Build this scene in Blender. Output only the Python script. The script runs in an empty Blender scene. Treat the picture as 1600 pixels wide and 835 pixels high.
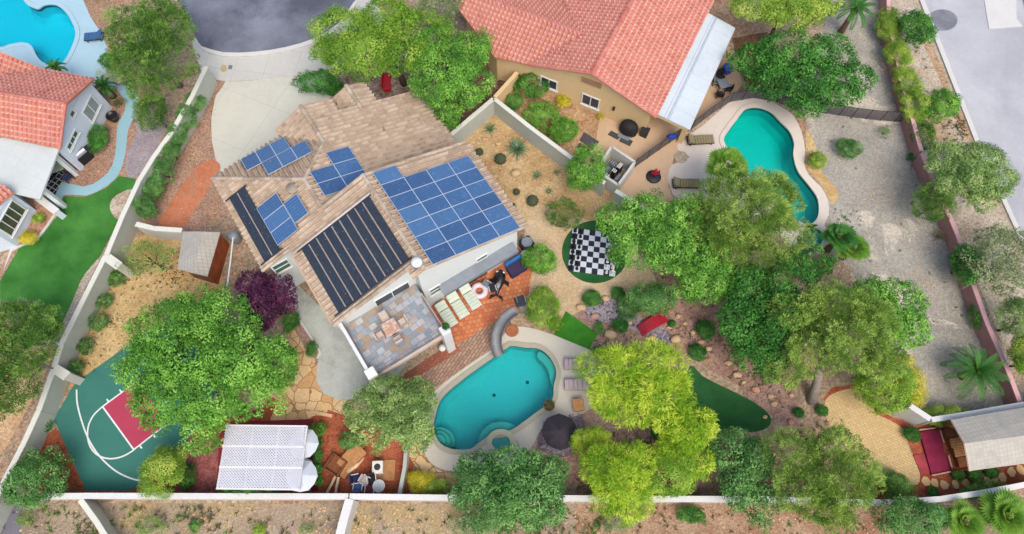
import bpy, bmesh, math, random
import numpy as np
from mathutils import Vector, Matrix, geometry
random.seed(7); RNG = np.random.default_rng(7)
SC = bpy.context.scene
COL = SC.collection
# ------------------------------------------------------------------ camera model (drone, 44.5 m up)
PHI, FPX, CAMH = math.radians(68.0), 1081.0, 44.5
SP, CP = math.sin(PHI), math.cos(PHI)
def P(u, v, z=0.0):
    dx = (u-800.0)/FPX; dy = -(v-417.5)/FPX
    d = (dx, dy*SP+CP, dy*CP-SP)
    t = (z-CAMH)/d[2]
    return Vector((d[0]*t, d[1]*t, z))
def ray(u, v):
    dx = (u-800.0)/FPX; dy = -(v-417.5)/FPX
    return Vector((0,0,CAMH)), Vector((dx, dy*SP+CP, dy*CP-SP))
def plane3(a, b, c):
    n = (b-a).cross(c-a).normalized()
    if n.z < 0: n = -n
    return (a, n)
def hit(pl, u, v):
    o, d = ray(u, v)
    t = (pl[0]-o).dot(pl[1]) / d.dot(pl[1])
    return o + d*t
def mpp(u, v, z=0.0):                 # metres per photo pixel across the view at a point
    return (P(u+1, v, z)-P(u, v, z)).length

def lin(c):
    return tuple((x/255/12.92) if x/255 <= 0.04045 else ((x/255+0.055)/1.055)**2.4 for x in c)
# ------------------------------------------------------------------ materials
class NT:
    def __init__(s, name):
        s.m = bpy.data.materials.new(name); s.m.use_nodes = True
        s.t = s.m.node_tree; s.t.nodes.clear()
        s.out = s.n('ShaderNodeOutputMaterial')
    def n(s, typ, **kw):
        nd = s.t.nodes.new(typ)
        for k, v in kw.items(): setattr(nd, k, v)
        return nd
    def l(s, a, b): s.t.links.new(a, b)
    def val(s, sock, v):
        if hasattr(v, 'node'): s.l(v, sock)
        else: sock.default_value = v
    def coords(s, kind='Object'):
        return s.n('ShaderNodeTexCoord').outputs[kind]
    def pos(s):
        return s.n('ShaderNodeNewGeometry').outputs['Position']
    def noise(s, vec, scale, detail=4, rough=.55, dist=0):
        x = s.n('ShaderNodeTexNoise'); x.inputs['Scale'].default_value = scale
        x.inputs['Detail'].default_value = detail; x.inputs['Roughness'].default_value = rough
        x.inputs['Distortion'].default_value = dist
        if vec: s.l(vec, x.inputs['Vector'])
        return x.outputs['Fac']
    def vor(s, vec, scale, feature='F1', rnd=1.0):
        x = s.n('ShaderNodeTexVoronoi', feature=feature); x.inputs['Scale'].default_value = scale
        if 'Randomness' in x.inputs: x.inputs['Randomness'].default_value = rnd
        if vec: s.l(vec, x.inputs['Vector'])
        return x
    def mth(s, op, a, b=0.0, clamp=False):
        x = s.n('ShaderNodeMath', operation=op); x.use_clamp = clamp
        s.val(x.inputs[0], a); s.val(x.inputs[1], b); return x.outputs[0]
    def ramp(s, fac, stops):
        x = s.n('ShaderNodeValToRGB'); e = x.color_ramp.elements
        while len(e) < len(stops): e.new(.5)
        for el, (p, c) in zip(e, stops):
            el.position = p; el.color = (*c, 1) if len(c) == 3 else c
        s.l(fac, x.inputs[0]); return x.outputs[0]
    def mix(s, fac, a, b, mode='MIX'):
        x = s.n('ShaderNodeMix', data_type='RGBA', blend_type=mode)
        s.val(x.inputs[0], fac)
        for i, c in ((6, a), (7, b)):
            if hasattr(c, 'node'): s.l(c, x.inputs[i])
            else: x.inputs[i].default_value = (*c, 1) if len(c) == 3 else c
        return x.outputs[2]
    def bump(s, h, dist, strength=1.0):
        x = s.n('ShaderNodeBump'); x.inputs['Distance'].default_value = dist
        x.inputs['Strength'].default_value = strength
        s.l(h, x.inputs['Height']); return x.outputs[0]
    def bsdf(s, color, rough=.8, normal=None, metal=0.0, spec=.3):
        b = s.n('ShaderNodeBsdfPrincipled')
        if hasattr(color, 'node'): s.l(color, b.inputs['Base Color'])
        else: b.inputs['Base Color'].default_value = (*color, 1)
        s.val(b.inputs['Roughness'], rough); b.inputs['Metallic'].default_value = metal
        b.inputs['Specular IOR Level'].default_value = spec
        if normal: s.l(normal, b.inputs['Normal'])
        return b.outputs[0]
    def done(s, sh):
        s.l(sh, s.out.inputs['Surface']); return s.m
GAIN = 0.80
def A(r, g, b, k=1.0):               # real surface colour estimated from a photographed 8-bit one
    return tuple(min(.86, x*GAIN*k) for x in lin((r, g, b)))
def vary(c, f): return tuple(max(0, min(.9, x*f)) for x in c)

_mc = {}
def paint(name, c, rough=.6, var=.12, scale=2.0, metal=0.0, spec=.3, bump=.0):
    if name in _mc: return _mc[name]
    t = NT(name); p = t.pos()
    n = t.noise(p, scale, 5, .6)
    col = t.ramp(n, [(.3, vary(c, 1-var)), (.7, vary(c, 1+var))])
    nm = t.bump(t.noise(p, 40, 3), bump) if bump else None
    _mc[name] = t.done(t.bsdf(col, rough, nm, metal, spec)); return _mc[name]
def soil(name, c1, c2, c3=None, big=.35, grit=9.0, gritamt=.35, bump=.03, st=(.52, .62), stone=None):
    """ground cover: two tones drifting, optional third tone in patches, pebbly grit"""
    t = NT(name); p = t.pos()
    n1 = t.noise(p, big, 6, .62, .4)
    col = t.ramp(n1, [(.36, c1), (.64, c2)])
    if c3:
        n2 = t.noise(p, big*.75, 7, .66, .8)
        m = t.ramp(n2, [(st[0], (0, 0, 0)), (st[1], (1, 1, 1))])
        mm = t.n('ShaderNodeMath', operation='MULTIPLY'); t.l(m, mm.inputs[0]); mm.inputs[1].default_value = .85
        col = t.mix(mm.outputs[0], col, c3)
    v = t.vor(p, grit)
    g = t.n('ShaderNodeSeparateColor'); t.l(v.outputs['Color'], g.inputs[0])
    tone = t.ramp(g.outputs[0], [(0, (1-gritamt,)*3), (1, (1+gritamt,)*3)])
    fine = t.ramp(t.noise(p, grit*2.2, 4, .7), [(.3, (1-gritamt*.6,)*3), (.7, (1+gritamt*.6,)*3)])
    col = t.mix(1.0, col, tone, 'MULTIPLY'); col = t.mix(1.0, col, fine, 'MULTIPLY')
    nm = t.bump(t.mth('ADD', v.outputs['Distance'], t.noise(p, grit*1.5, 4)), bump)
    return t.done(t.bsdf(col, .95, nm, 0, .15))
def concrete(name, c, stain=.16, joint=None, rot=0, jc=.72, crack=False):
    t = NT(name); p = t.pos()
    n = t.mth('ADD', t.mth('MULTIPLY', t.noise(p, .22, 6, .65, .3), .7), t.mth('MULTIPLY', t.noise(p, 2.5, 5, .7), .3))
    col = t.ramp(n, [(.34, vary(c, 1-stain)), (.5, c), (.68, vary(c, 1+stain*.7))])
    fine = t.ramp(t.noise(p, 14, 4, .7), [(.3, (.93,)*3), (.7, (1.07,)*3)])
    col = t.mix(1.0, col, fine, 'MULTIPLY')
    if joint:
        mp = t.n('ShaderNodeMapping'); mp.inputs['Rotation'].default_value = (0, 0, rot); t.l(p, mp.inputs[0])
        sx = t.n('ShaderNodeSeparateXYZ'); t.l(mp.outputs[0], sx.inputs[0])
        ms = []
        for ax in (0, 1):
            f = t.mth('FRACT', t.mth('DIVIDE', sx.outputs[ax], joint))
            ms.append(t.mth('LESS_THAN', f, .03/joint*1.6))
        j = t.mth('MAXIMUM', ms[0], ms[1])
        col = t.mix(j, col, vary(c, jc))
    return t.done(t.bsdf(col, .85, t.bump(t.noise(p, 20, 4), .008), 0, .25))
def flag(name, cols, scale, grout, gw=.06, warp=.25, rough=.75):
    """irregular or squared stones with mortar between"""
    t = NT(name); p = t.pos()
    if warp:
        nz = t.n('ShaderNodeTexNoise'); nz.inputs['Scale'].default_value = .9; t.l(p, nz.inputs['Vector'])
        mx = t.n('ShaderNodeVectorMath', operation='MULTIPLY_ADD'); t.l(nz.outputs['Color'], mx.inputs[0])
        mx.inputs[1].default_value = (warp,)*3; t.l(p, mx.inputs[2]); q = mx.outputs[0]
    else: q = p
    v = t.vor(q, scale); e = t.vor(q, scale, 'DISTANCE_TO_EDGE')
    sp = t.n('ShaderNodeSeparateColor'); t.l(v.outputs['Color'], sp.inputs[0])
    n = len(cols)
    col = t.ramp(sp.outputs[0], [(i/max(1, n-1), c) for i, c in enumerate(cols)])
    col = t.mix(1.0, col, t.ramp(t.noise(p, 6, 5, .7), [(.3, (.82,)*3), (.7, (1.18,)*3)]), 'MULTIPLY')
    m = t.mth('LESS_THAN', e.outputs['Distance'], gw)
    col = t.mix(m, col, grout)
    h = t.mth('MINIMUM', e.outputs['Distance'], gw*1.6)
    return t.done(t.bsdf(col, rough, t.bump(h, .12), 0, .3))
def pavers(name, cols, size, rot, grout, gw=.06, rough=.75, mort=.02):
    """square / brick pavers in rows; colour differs stone by stone"""
    t = NT(name); p = t.pos()
    mp = t.n('ShaderNodeMapping'); mp.inputs['Rotation'].default_value = (0, 0, rot); t.l(p, mp.inputs[0])
    b = t.n('ShaderNodeTexBrick'); t.l(mp.outputs[0], b.inputs['Vector'])
    b.inputs['Color1'].default_value = (0, 0, 0, 1); b.inputs['Color2'].default_value = (1, 1, 1, 1)
    b.inputs['Mortar'].default_value = (.5, .5, .5, 1)
    b.inputs['Scale'].default_value = 1.0; b.inputs['Brick Width'].default_value = size[0]; b.inputs['Row Height'].default_value = size[1]
    b.inputs['Mortar Size'].default_value = mort; b.inputs['Mortar Smooth'].default_value = .1
    sp = t.n('ShaderNodeSeparateColor'); t.l(b.outputs['Color'], sp.inputs[0])
    n = len(cols)
    f = t.mth('ADD', t.mth('MULTIPLY', sp.outputs[0], .75), t.mth('MULTIPLY', t.noise(p, .8, 4), .25))
    col = t.ramp(f, [(.05+.9*i/max(1, n-1), c) for i, c in enumerate(cols)])
    col = t.mix(1.0, col, t.ramp(t.noise(p, 5, 5, .7), [(.3, (.85,)*3), (.7, (1.15,)*3)]), 'MULTIPLY')
    col = t.mix(b.outputs['Fac'], col, grout)
    return t.done(t.bsdf(col, rough, t.bump(t.mth('SUBTRACT', 1.0, b.outputs['Fac']), .01), 0, .3))
def turf(name, c1, c2, scale=1.2):
    t = NT(name); p = t.pos()
    n = t.mth('ADD', t.mth('MULTIPLY', t.noise(p, scale*.4, 5, .6), .6), t.mth('MULTIPLY', t.noise(p, 22, 4, .8), .4))
    col = t.ramp(n, [(.36, c1), (.62, c2)])
    return t.done(t.bsdf(col, .95, t.bump(t.noise(p, 60, 4, .8), .03), 0, .1))
def tile(name, cols, moss, weather=.25, pv=.37, pu=.30, rnd=.34, lipw=1.6):
    """barrel roof tile: colour tile by tile from the UV metres of the slope"""
    t = NT(name); uv = t.n('ShaderNodeUVMap').outputs[0]; p = t.pos()
    sx = t.n('ShaderNodeSeparateXYZ'); t.l(uv, sx.inputs[0])
    fu = t.mth('FLOOR', t.mth('DIVIDE', sx.outputs[0], pu)); fv = t.mth('FLOOR', t.mth('DIVIDE', sx.outputs[1], pv))
    cb = t.n('ShaderNodeCombineXYZ'); t.l(fu, cb.inputs[0]); t.l(fv, cb.inputs[1])
    wn = t.n('ShaderNodeTexWhiteNoise', noise_dimensions='2D'); t.l(cb.outputs[0], wn.inputs['Vector'])
    n = len(cols)
    f = t.mth('ADD', t.mth('MULTIPLY', wn.outputs['Value'], rnd), t.mth('ADD', t.mth('MULTIPLY', t.noise(p, .45, 6, .7), .9-rnd), .05))
    col = t.ramp(f, [(.12+.76*i/(n-1), c) for i, c in enumerate(cols)])
    # lime bloom that collects at the lower lip of each tile, and old grime drifting over the slope
    lip = t.mth('FRACT', t.mth('DIVIDE', sx.outputs[1], pv))
    lipm = t.mth('MULTIPLY', t.mth('GREATER_THAN', lip, .70), t.mth('MULTIPLY', t.noise(p, 3, 3), weather*lipw))
    col = t.mix(lipm, col, moss)
    col = t.mix(t.mth('MULTIPLY', t.ramp(t.noise(p, 1.1, 6, .7), [(.45, (0,)*3), (.75, (1,)*3)]), weather), col, vary(cols[0], .62))
    col = t.mix(1.0, col, t.ramp(t.noise(p, 11, 4, .7), [(.3, (.86,)*3), (.7, (1.14,)*3)]), 'MULTIPLY')
    return t.done(t.bsdf(col, .85, t.bump(t.noise(p, 30, 4), .01), 0, .2))
def foliage(name, c1, c2, c3, clump=1.1, trans=.35):
    t = NT(name); g = t.n('ShaderNodeNewGeometry')
    n = t.noise(g.outputs['Position'], clump, 3, .6)
    at = t.n('ShaderNodeAttribute', attribute_name='tone')
    f = t.mth('ADD', t.mth('MULTIPLY', g.outputs['Random Per Island'], .20), t.mth('ADD', t.mth('MULTIPLY', at.outputs['Fac'], .46), t.mth('MULTIPLY', t.ramp(n, [(.3, (0, 0, 0)), (.7, (1, 1, 1))]), .34)))
    col = t.ramp(f, [(.2, c1), (.5, c2), (.78, c3)])
    d = t.bsdf(col, .55, None, 0, .25)
    tr = t.n('ShaderNodeBsdfTranslucent'); t.l(t.mix(1.0, col, (1.15, 1.25, .6), 'MULTIPLY'), tr.inputs[0])
    mx = t.n('ShaderNodeMixShader'); mx.inputs[0].default_value = trans
    t.l(d, mx.inputs[1]); t.l(tr.outputs[0], mx.inputs[2])
    return t.done(mx.outputs[0])
# ------------------------------------------------------------------ mesh building
class MB:
    def __init__(s): s.v = []; s.f = []; s.uv = None
    def add(s, vs, fs):
        b = len(s.v); s.v += [tuple(x) for x in vs]; s.f += [tuple(i+b for i in f) for f in fs]; return s
    def box(s, c, size, rz=0.0, tilt=None):
        x, y, z = (d/2 for d in size)
        vs = [Vector((sx*x, sy*y, sz*z)) for sz in (-1, 1) for sy in (-1, 1) for sx in (-1, 1)]
        M = Matrix.Rotation(rz, 3, 'Z')
        if tilt: M = M @ Matrix.Rotation(tilt[1], 3, tilt[0])
        vs = [M @ v + Vector(c) for v in vs]
        return s.add(vs, [(0,2,3,1),(4,5,7,6),(0,1,5,4),(2,6,7,3),(0,4,6,2),(1,3,7,5)])
    def bbox(s, c, size, rz=0.0, bev=.02):            # box with chamfered upright edges and top edge
        x, y, z = (d/2 for d in size); b = min(bev, x*.45, y*.45, z*.45)
        def ring(i, zz):
            X, Y = x-i, y-i
            return [(X-b, -Y, zz), (X, -Y+b, zz), (X, Y-b, zz), (X-b, Y, zz), (-X+b, Y, zz), (-X, Y-b, zz), (-X, -Y+b, zz), (-X+b, -Y, zz)]
        R = [ring(0, -z), ring(0, z-b), ring(b, z)]
        M = Matrix.Rotation(rz, 3, 'Z'); C = Vector(c)
        vs = [M @ Vector(p) + C for r in R for p in r]
        fs = [tuple(range(7, -1, -1)), tuple(range(16, 24))]
        for k in (0, 1):
            for i in range(8):
                j = (i+1) % 8; fs.append((k*8+i, k*8+j, k*8+8+j, k*8+8+i))
        return s.add(vs, fs)
    def prism(s, poly, z0, z1):                        # vertical prism on a plan polygon
        n = len(poly); ar = sum(poly[i][0]*poly[(i+1)%n][1]-poly[(i+1)%n][0]*poly[i][1] for i in range(n))
        if ar < 0: poly = poly[::-1]
        b = len(s.v)
        s.v += [(p[0], p[1], z0) for p in poly] + [(p[0], p[1], z1) for p in poly]
        tri = geometry.tessellate_polygon([[Vector((p[0], p[1], 0)) for p in poly]])
        for t in tri:
            a, bb, c = (poly[i] for i in t)
            if (bb[0]-a[0])*(c[1]-a[1])-(bb[1]-a[1])*(c[0]-a[0]) < 0: t = t[::-1]
            s.f.append(tuple(b+n+i for i in t)); s.f.append(tuple(b+i for i in t[::-1]))
        for i in range(n):
            j = (i+1) % n; s.f.append((b+i, b+j, b+n+j, b+n+i))
        return s
    def extr(s, poly3, vec):                           # prism of a planar 3-D polygon swept by vec
        n = len(poly3); b = len(s.v); V = Vector(vec)
        s.v += [tuple(p) for p in poly3] + [tuple(Vector(p)+V) for p in poly3]
        s.f += [tuple(b+i for i in range(n))[::-1], tuple(b+n+i for i in range(n))]
        for i in range(n):
            j = (i+1) % n; s.f.append((b+i, b+j, b+n+j, b+n+i))
        return s
    def tube(s, pts, rs, n=8, cap=True):
        pts = [Vector(p) for p in pts]
        if not hasattr(rs, '__len__'): rs = [rs]*len(pts)
        b = len(s.v)
        for i, p in enumerate(pts):
            d = (pts[min(i+1, len(pts)-1)]-pts[max(i-1, 0)]).normalized()
            a = d.cross(Vector((0, 0, 1)) if abs(d.z) < .9 else Vector((1, 0, 0))).normalized(); c = d.cross(a)
            for k in range(n):
                th = 2*math.pi*k/n
                s.v.append(tuple(p + (a*math.cos(th)+c*math.sin(th))*rs[i]))
        for i in range(len(pts)-1):
            for k in range(n):
                k2 = (k+1) % n
                s.f.append((b+i*n+k, b+i*n+k2, b+(i+1)*n+k2, b+(i+1)*n+k))
        if cap:
            s.f.append(tuple(b+k for k in range(n))[::-1]); s.f.append(tuple(b+(len(pts)-1)*n+k for k in range(n)))
        return s
    def lathe(s, c, prof, n=20, sx=1.0, sy=1.0, rz=0.0):
        b = len(s.v); c = Vector(c); M = Matrix.Rotation(rz, 3, 'Z')
        for r, z in prof:
            for k in range(n):
                th = 2*math.pi*k/n
                s.v.append(tuple(c + M @ Vector((r*math.cos(th)*sx, r*math.sin(th)*sy, z))))
        for i in range(len(prof)-1):
            for k in range(n):
                k2 = (k+1) % n; s.f.append((b+i*n+k, b+i*n+k2, b+(i+1)*n+k2, b+(i+1)*n+k))
        s.f.append(tuple(b+k for k in range(n))[::-1]); s.f.append(tuple(b+(len(prof)-1)*n+k for k in range(n)))
        return s
    def blob(s, c, r, seed=0, lump=.18, sub=2):        # a rock / cushion: bumpy ellipsoid
        bm = bmesh.new(); bmesh.ops.create_icosphere(bm, subdivisions=sub, radius=1.0)
        rnd = random.Random(seed); off = Vector((rnd.uniform(-50, 50), rnd.uniform(-50, 50), rnd.uniform(-50, 50)))
        from mathutils import noise as nz
        b = len(s.v)
        for v in bm.verts:
            k = 1+lump*2*nz.noise(v.co*1.3+off)
            s.v.append((c[0]+v.co.x*r[0]*k, c[1]+v.co.y*r[1]*k, c[2]+v.co.z*r[2]*k))
        for f in bm.faces: s.f.append(tuple(b+v.index for v in f.verts))
        bm.free(); return s
    def build(s, name, mat, parent=None, world=True, smooth=False):
        me = bpy.data.meshes.new(name)
        vs = s.v
        if parent is not None and world:
            Mi = (Matrix.Translation(parent.location) @ parent.rotation_euler.to_matrix().to_4x4()).inverted()
            pp = parent.parent
            while pp is not None:
                Mi = Mi @ (Matrix.Translation(pp.location) @ pp.rotation_euler.to_matrix().to_4x4()).inverted(); pp = pp.parent
            vs = [Mi @ Vector(v) for v in vs]
        me.from_pydata([tuple(v) for v in vs], [], s.f)
        if s.uv is not None:
            lay = me.uv_layers.new(name='UVMap')
            for i, lp in enumerate(me.loops): lay.data[i].uv = s.uv[lp.vertex_index]
        if mat: me.materials.append(mat)
        if smooth: me.polygons.foreach_set('use_smooth', [True]*len(me.polygons))
        me.update()
        o = bpy.data.objects.new(name, me); COL.objects.link(o)
        if parent is not None: o.parent = parent
        return o
def thing(name, label, cat, loc=(0, 0, 0), rz=0.0, group=None):
    o = bpy.data.objects.new(name, None); COL.objects.link(o); o.empty_display_size = .3
    o.location = loc; o.rotation_euler = (0, 0, rz); o['label'] = label; o['category'] = cat
    if group: o['group'] = group
    return o
def tag(o, label, cat, group=None):
    o['label'] = label; o['category'] = cat
    if group: o['group'] = group
    return o
def struct(o, kind='structure'):
    o['kind'] = kind; return o
def solo(mb, name, mat, label, cat, group=None, smooth=False):
    """a one-mesh thing whose origin sits at its base"""
    vs = mb.v; n = len(vs)
    cx = sum(v[0] for v in vs)/n; cy = sum(v[1] for v in vs)/n; cz = min(v[2] for v in vs)
    mb.v = [(v[0]-cx, v[1]-cy, v[2]-cz) for v in vs]
    o = mb.build(name, mat, None, False, smooth); o.location = (cx, cy, cz)
    return tag(o, label, cat, group)
def dup(root, loc, rz=0.0, label=None):
    r = root.copy(); COL.objects.link(r); r.location = loc; r.rotation_euler = (0, 0, rz)
    if label: r['label'] = label
    for ch in root.children:
        c = ch.copy(); COL.objects.link(c); c.parent = r
        for g in ch.children:
            d = g.copy(); COL.objects.link(d); d.parent = c
    return r
def smooth_poly(pts, n=5):
    out = []; m = len(pts)
    for i in range(m):
        p0, p1, p2, p3 = (Vector(pts[(i+k) % m][:2]) for k in (-1, 0, 1, 2))
        for j in range(n):
            t = j/n
            out.append(.5*((2*p1)+(p2-p0)*t+(2*p0-5*p1+4*p2-p3)*t*t+(3*p1-p0-3*p2+p3)*t*t*t))
    return out
def gp(px, z=0.0, sm=0):
    w = [P(u, v, z) for u, v in px]
    return smooth_poly(w, sm) if sm else [Vector((p.x, p.y)) for p in w]
LAID = []; LASTZ = [0.0]
def pip(p, poly):
    c = False; n = len(poly)
    for i in range(n):
        a, b = poly[i], poly[i-1]
        if (a[1] > p[1]) != (b[1] > p[1]) and p[0] < (b[0]-a[0])*(p[1]-a[1])/(b[1]-a[1])+a[0]: c = not c
    return c
def meets(A_, B_):
    if any(pip(p, B_) for p in A_) or any(pip(p, A_) for p in B_): return True
    def cr(o, a, b): return (a[0]-o[0])*(b[1]-o[1])-(a[1]-o[1])*(b[0]-o[0])
    for i in range(len(A_)):
        a, b = A_[i-1], A_[i]
        for j in range(len(B_)):
            c, d = B_[j-1], B_[j]
            if cr(a, b, c)*cr(a, b, d) < 0 and cr(c, d, a)*cr(c, d, b) < 0: return True
    return False
def level(poly):
    """4 mm above every sheet already laid under this outline"""
    st = max(1, len(poly)//30); q = [(p[0], p[1]) for p in poly[::st]]
    bb = (min(p[0] for p in q), min(p[1] for p in q), max(p[0] for p in q), max(p[1] for p in q)); lv = 0
    for b2, q2, l2 in LAID:
        if l2 > lv and bb[0] < b2[2] and b2[0] < bb[2] and bb[1] < b2[3] and b2[1] < bb[3] and meets(q, q2): lv = l2
    LAID.append((bb, q, lv+1)); LASTZ[0] = .004*(lv+1); return LASTZ[0]
def sheet(name, px, z, mat, sm=0, holes=(), kind='structure', world=None):
    """a ground sheet cut to a plan outline, with holes"""
    outer = world if world else gp(px, 0, sm)
    if z is None: z = level(outer)
    loops = [[Vector((p[0], p[1], 0)) for p in outer]] + [[Vector((p[0], p[1], 0)) for p in h] for h in holes]
    flat = [p for l in loops for p in l]
    mb = MB(); mb.v = [(p.x, p.y, z) for p in flat]
    for t in geometry.tessellate_polygon(loops):
        a, b, c = (flat[i] for i in t)
        if (b.x-a.x)*(c.y-a.y)-(b.y-a.y)*(c.x-a.x) < 0: t = t[::-1]
        mb.f.append(tuple(t))
    o = mb.build(name, mat); o['kind'] = kind
    return o
def slab(name, px, z0, z1, mat, sm=0, world=None):
    poly = world if world else gp(px, 0, sm)
    return struct(MB().prism([(p[0], p[1]) for p in poly], z0, z1).build(name, mat))
def path_walls(pts3, th, z0=0.0):
    """free-standing wall following plan points that carry their own top height; returns MB"""
    mb = MB()
    for a, b in zip(pts3[:-1], pts3[1:]):
        a, b = Vector(a), Vector(b); d = Vector((b.x-a.x, b.y-a.y, 0)).normalized(); n = Vector((-d.y, d.x, 0))*th/2
        q = [a-n, b-n, b+n, a+n]
        base = len(mb.v)
        mb.v += [(p.x, p.y, z0) for p in q] + [tuple(p) for p in q]
        mb.f += [(base+3, base+2, base+1, base), (base+4, base+5, base+6, base+7)]
        for i in range(4):
            j = (i+1) % 4; mb.f.append((base+i, base+j, base+4+j, base+4+i))
    return mb
# ------------------------------------------------------------------ plants
def np_mesh(name, V, k, mat, parent=None, smooth=False, tone=None):
    N = len(V)//k
    me = bpy.data.meshes.new(name)
    me.vertices.add(N*k); me.vertices.foreach_set('co', np.ascontiguousarray(V, dtype=np.float32).ravel())
    me.loops.add(N*k); me.loops.foreach_set('vertex_index', np.arange(N*k, dtype=np.int32))
    me.polygons.add(N); me.polygons.foreach_set('loop_start', np.arange(0, N*k, k, dtype=np.int32))
    me.update(calc_edges=True); me.validate()
    me.materials.append(mat)
    if tone is not None and len(me.polygons) == N:
        at = me.attributes.new('tone', 'FLOAT', 'FACE'); at.data.foreach_set('value', np.asarray(tone, dtype=np.float32))
    o = bpy.data.objects.new(name, me); COL.objects.link(o)
    if parent is not None: o.parent = parent
    return o
def unit(a): return a/np.maximum(1e-9, np.linalg.norm(a, axis=-1, keepdims=True))
def rdirs(rng, n, zmin=-1.0):
    z = rng.uniform(zmin, 1, n); a = rng.uniform(0, 2*np.pi, n); r = np.sqrt(1-z*z)
    return np.stack([r*np.cos(a), r*np.sin(a), z], -1)
def leafquads(rng, C, O, L, W, align, droop, jit=.5, face=0.0):
    n = len(C); R1 = rdirs(rng, n); up = np.array([0, 0, 1.0])
    if face > 0:                                         # broad leaves: blades lie roughly on the clump's surface
        nn = unit(face*O + (1-face)*R1 + up*.25)
        t = rdirs(rng, n) + O*align*.6 - up*droop; t = unit(t - nn*(t*nn).sum(1, keepdims=True)*.85)
        b = unit(np.cross(nn, t))
    else:                                                # needles and wisps
        t = unit(align*O + (1-align)*R1 - up*droop)
        b = unit(np.cross(t, up*.8 + O*.5 + R1[::-1]*.7))
    l = (L*rng.uniform(.6, 1.35, n))[:, None]; w = (W*rng.uniform(.6, 1.35, n))[:, None]
    mid = C + t*l*.15
    return np.stack([C-t*l, mid+b*w, C+t*l, mid-b*w], 1).reshape(-1, 3)
def crown_pts(rng, ells, nclump, cr, zmin, dens, L, W, lobes=.22, core=.12, hollow=(.62, .92), perclump=None):
    """leaf positions and outward directions for a crown made of clumps on uneven ellipsoids"""
    CC, OO, TT = [], [], []
    vol = np.array([(e[1][0]*e[1][1]*e[1][2])**(2/3) for e in ells]); vol = vol/vol.sum()
    for (c, r), share in zip(ells, vol):
        c = np.array(c); r = np.array(r); rm = (r[0]*r[1]*r[2])**(1/3)
        k = nclump if len(ells) == 1 else max(14, int(nclump*.5))
        crr = (cr[0]*.95, cr[1]*.95) if len(ells) == 1 else (cr[0]*1.25, cr[1]*1.25)
        D = rdirs(rng, k*6, zmin)
        keep = []
        for i in range(len(D)):                          # spread the clumps evenly (greedy best-of)
            if len(keep) >= k: break
            if all(np.dot(D[i], D[j]) < 1-.75/k for j in keep): keep.append(i)
        D = D[keep]
        lob = rdirs(rng, 6, -.3); amp = rng.uniform(-lobes*1.5, lobes*1.2, 6)
        f = rng.uniform(*hollow, len(D)) * (1+(np.maximum(0, D@lob.T)**3 * amp).sum(1))
        R = rm*rng.uniform(crr[0]*.75, crr[1]*1.2, len(D))
        for d, ff, Rc in zip(D, f, R):
            cc = c + d*r*ff
            n = max(6, int(dens*Rc*Rc/(L*W)))
            u = rdirs(rng, int(n*1.6), -1); u = u[(u@d) > -.35][:n]
            rad = Rc*rng.uniform(.45, 1.08, len(u))**.7
            sq = np.array([1.15, 1.15, .8])
            CC.append(cc + u*rad[:, None]*sq); OO.append(unit(u*.8 + d*.35)); TT.append(np.full(len(u), rng.uniform(0, 1)))
        ni = int(core*dens*rm*rm*6/(L*W)*.3)              # sparse inner foliage
        if ni:
            u = rdirs(rng, ni); CC.append(c + u*r*rng.uniform(.25, .7, ni)[:, None]); OO.append(u); TT.append(rng.uniform(0, 1, ni))
    return np.concatenate(CC), np.concatenate(OO), np.concatenate(TT)
SPEC = {}
def spec(k, cols, L, W, align=.45, droop=.15, dens=1.5, cr=(.2, .34), ncl=60, zmin=-.35, lobes=.25, hollow=(.6, .92), core=.12, bark=(95, 78, 62), trans=.24, clump=1.0, jit=.5, face=None):
    SPEC[k] = dict(mat=foliage('leaves_'+k, *cols, clump=clump, trans=trans), L=L, W=W, align=align, droop=droop, dens=dens, cr=cr, ncl=ncl, zmin=zmin, lobes=lobes, hollow=hollow, core=core, jit=jit, face=(.62 if W > L*.36 else 0.0) if face is None else face, bark=paint('bark_'+k, A(*bark), .9, .25, 6))
LF = 1.02
def G(r, g, b): return tuple(x*LF for x in lin((r, g, b)))
spec('broad', (G(60,110,34), G(98,154,52), G(148,196,86)), .078, .044, .35, .25, 1.6, (.11, .23), 140, clump=.9)
spec('lime', (G(84,128,36), G(126,166,52), G(178,202,86)), .08, .036, .4, .25, 1.5, (.12, .23), 125, trans=.34, clump=.8)
spec('deep', (G(38,86,28), G(62,122,42), G(104,166,70)), .088, .05, .35, .2, 1.5, (.11, .23), 140, clump=.9)
spec('pine', (G(76,108,42), G(124,156,64), G(180,202,102)), .095, .02, .7, -.1, 1.5, (.09, .17), 180, bark=(150,138,126), jit=.1, hollow=(.5, .97), clump=1.0)
spec('pinedark', (G(54,92,34), G(88,128,50), G(136,170,80)), .095, .021, .65, -.1, 1.5, (.10, .18), 150, bark=(150,140,130), jit=.1, hollow=(.5, .97), clump=1.0)
spec('olive', (G(84,116,54), G(124,154,82), G(176,198,122)), .08, .03, .4, .1, 1.5, (.12, .22), 130, bark=(130,115,100), clump=.9)
spec('verde', (G(104,148,30), G(158,190,46), G(214,222,84)), .15, .019, .65, .35, 1.2, (.12, .22), 140, bark=(120,135,70), jit=.1, trans=.36, clump=.8)
spec('plum', (G(50,20,46), G(80,34,68), G(118,58,96)), .08, .045, .35, .2, 1.6, (.14, .26), 90, trans=.25)
spec('grey', (G(100,118,80), G(138,152,108), G(184,190,150)), .09, .03, .4, .1, 1.2, (.12, .22), 120, bark=(160,150,140), hollow=(.5, .95))
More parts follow.
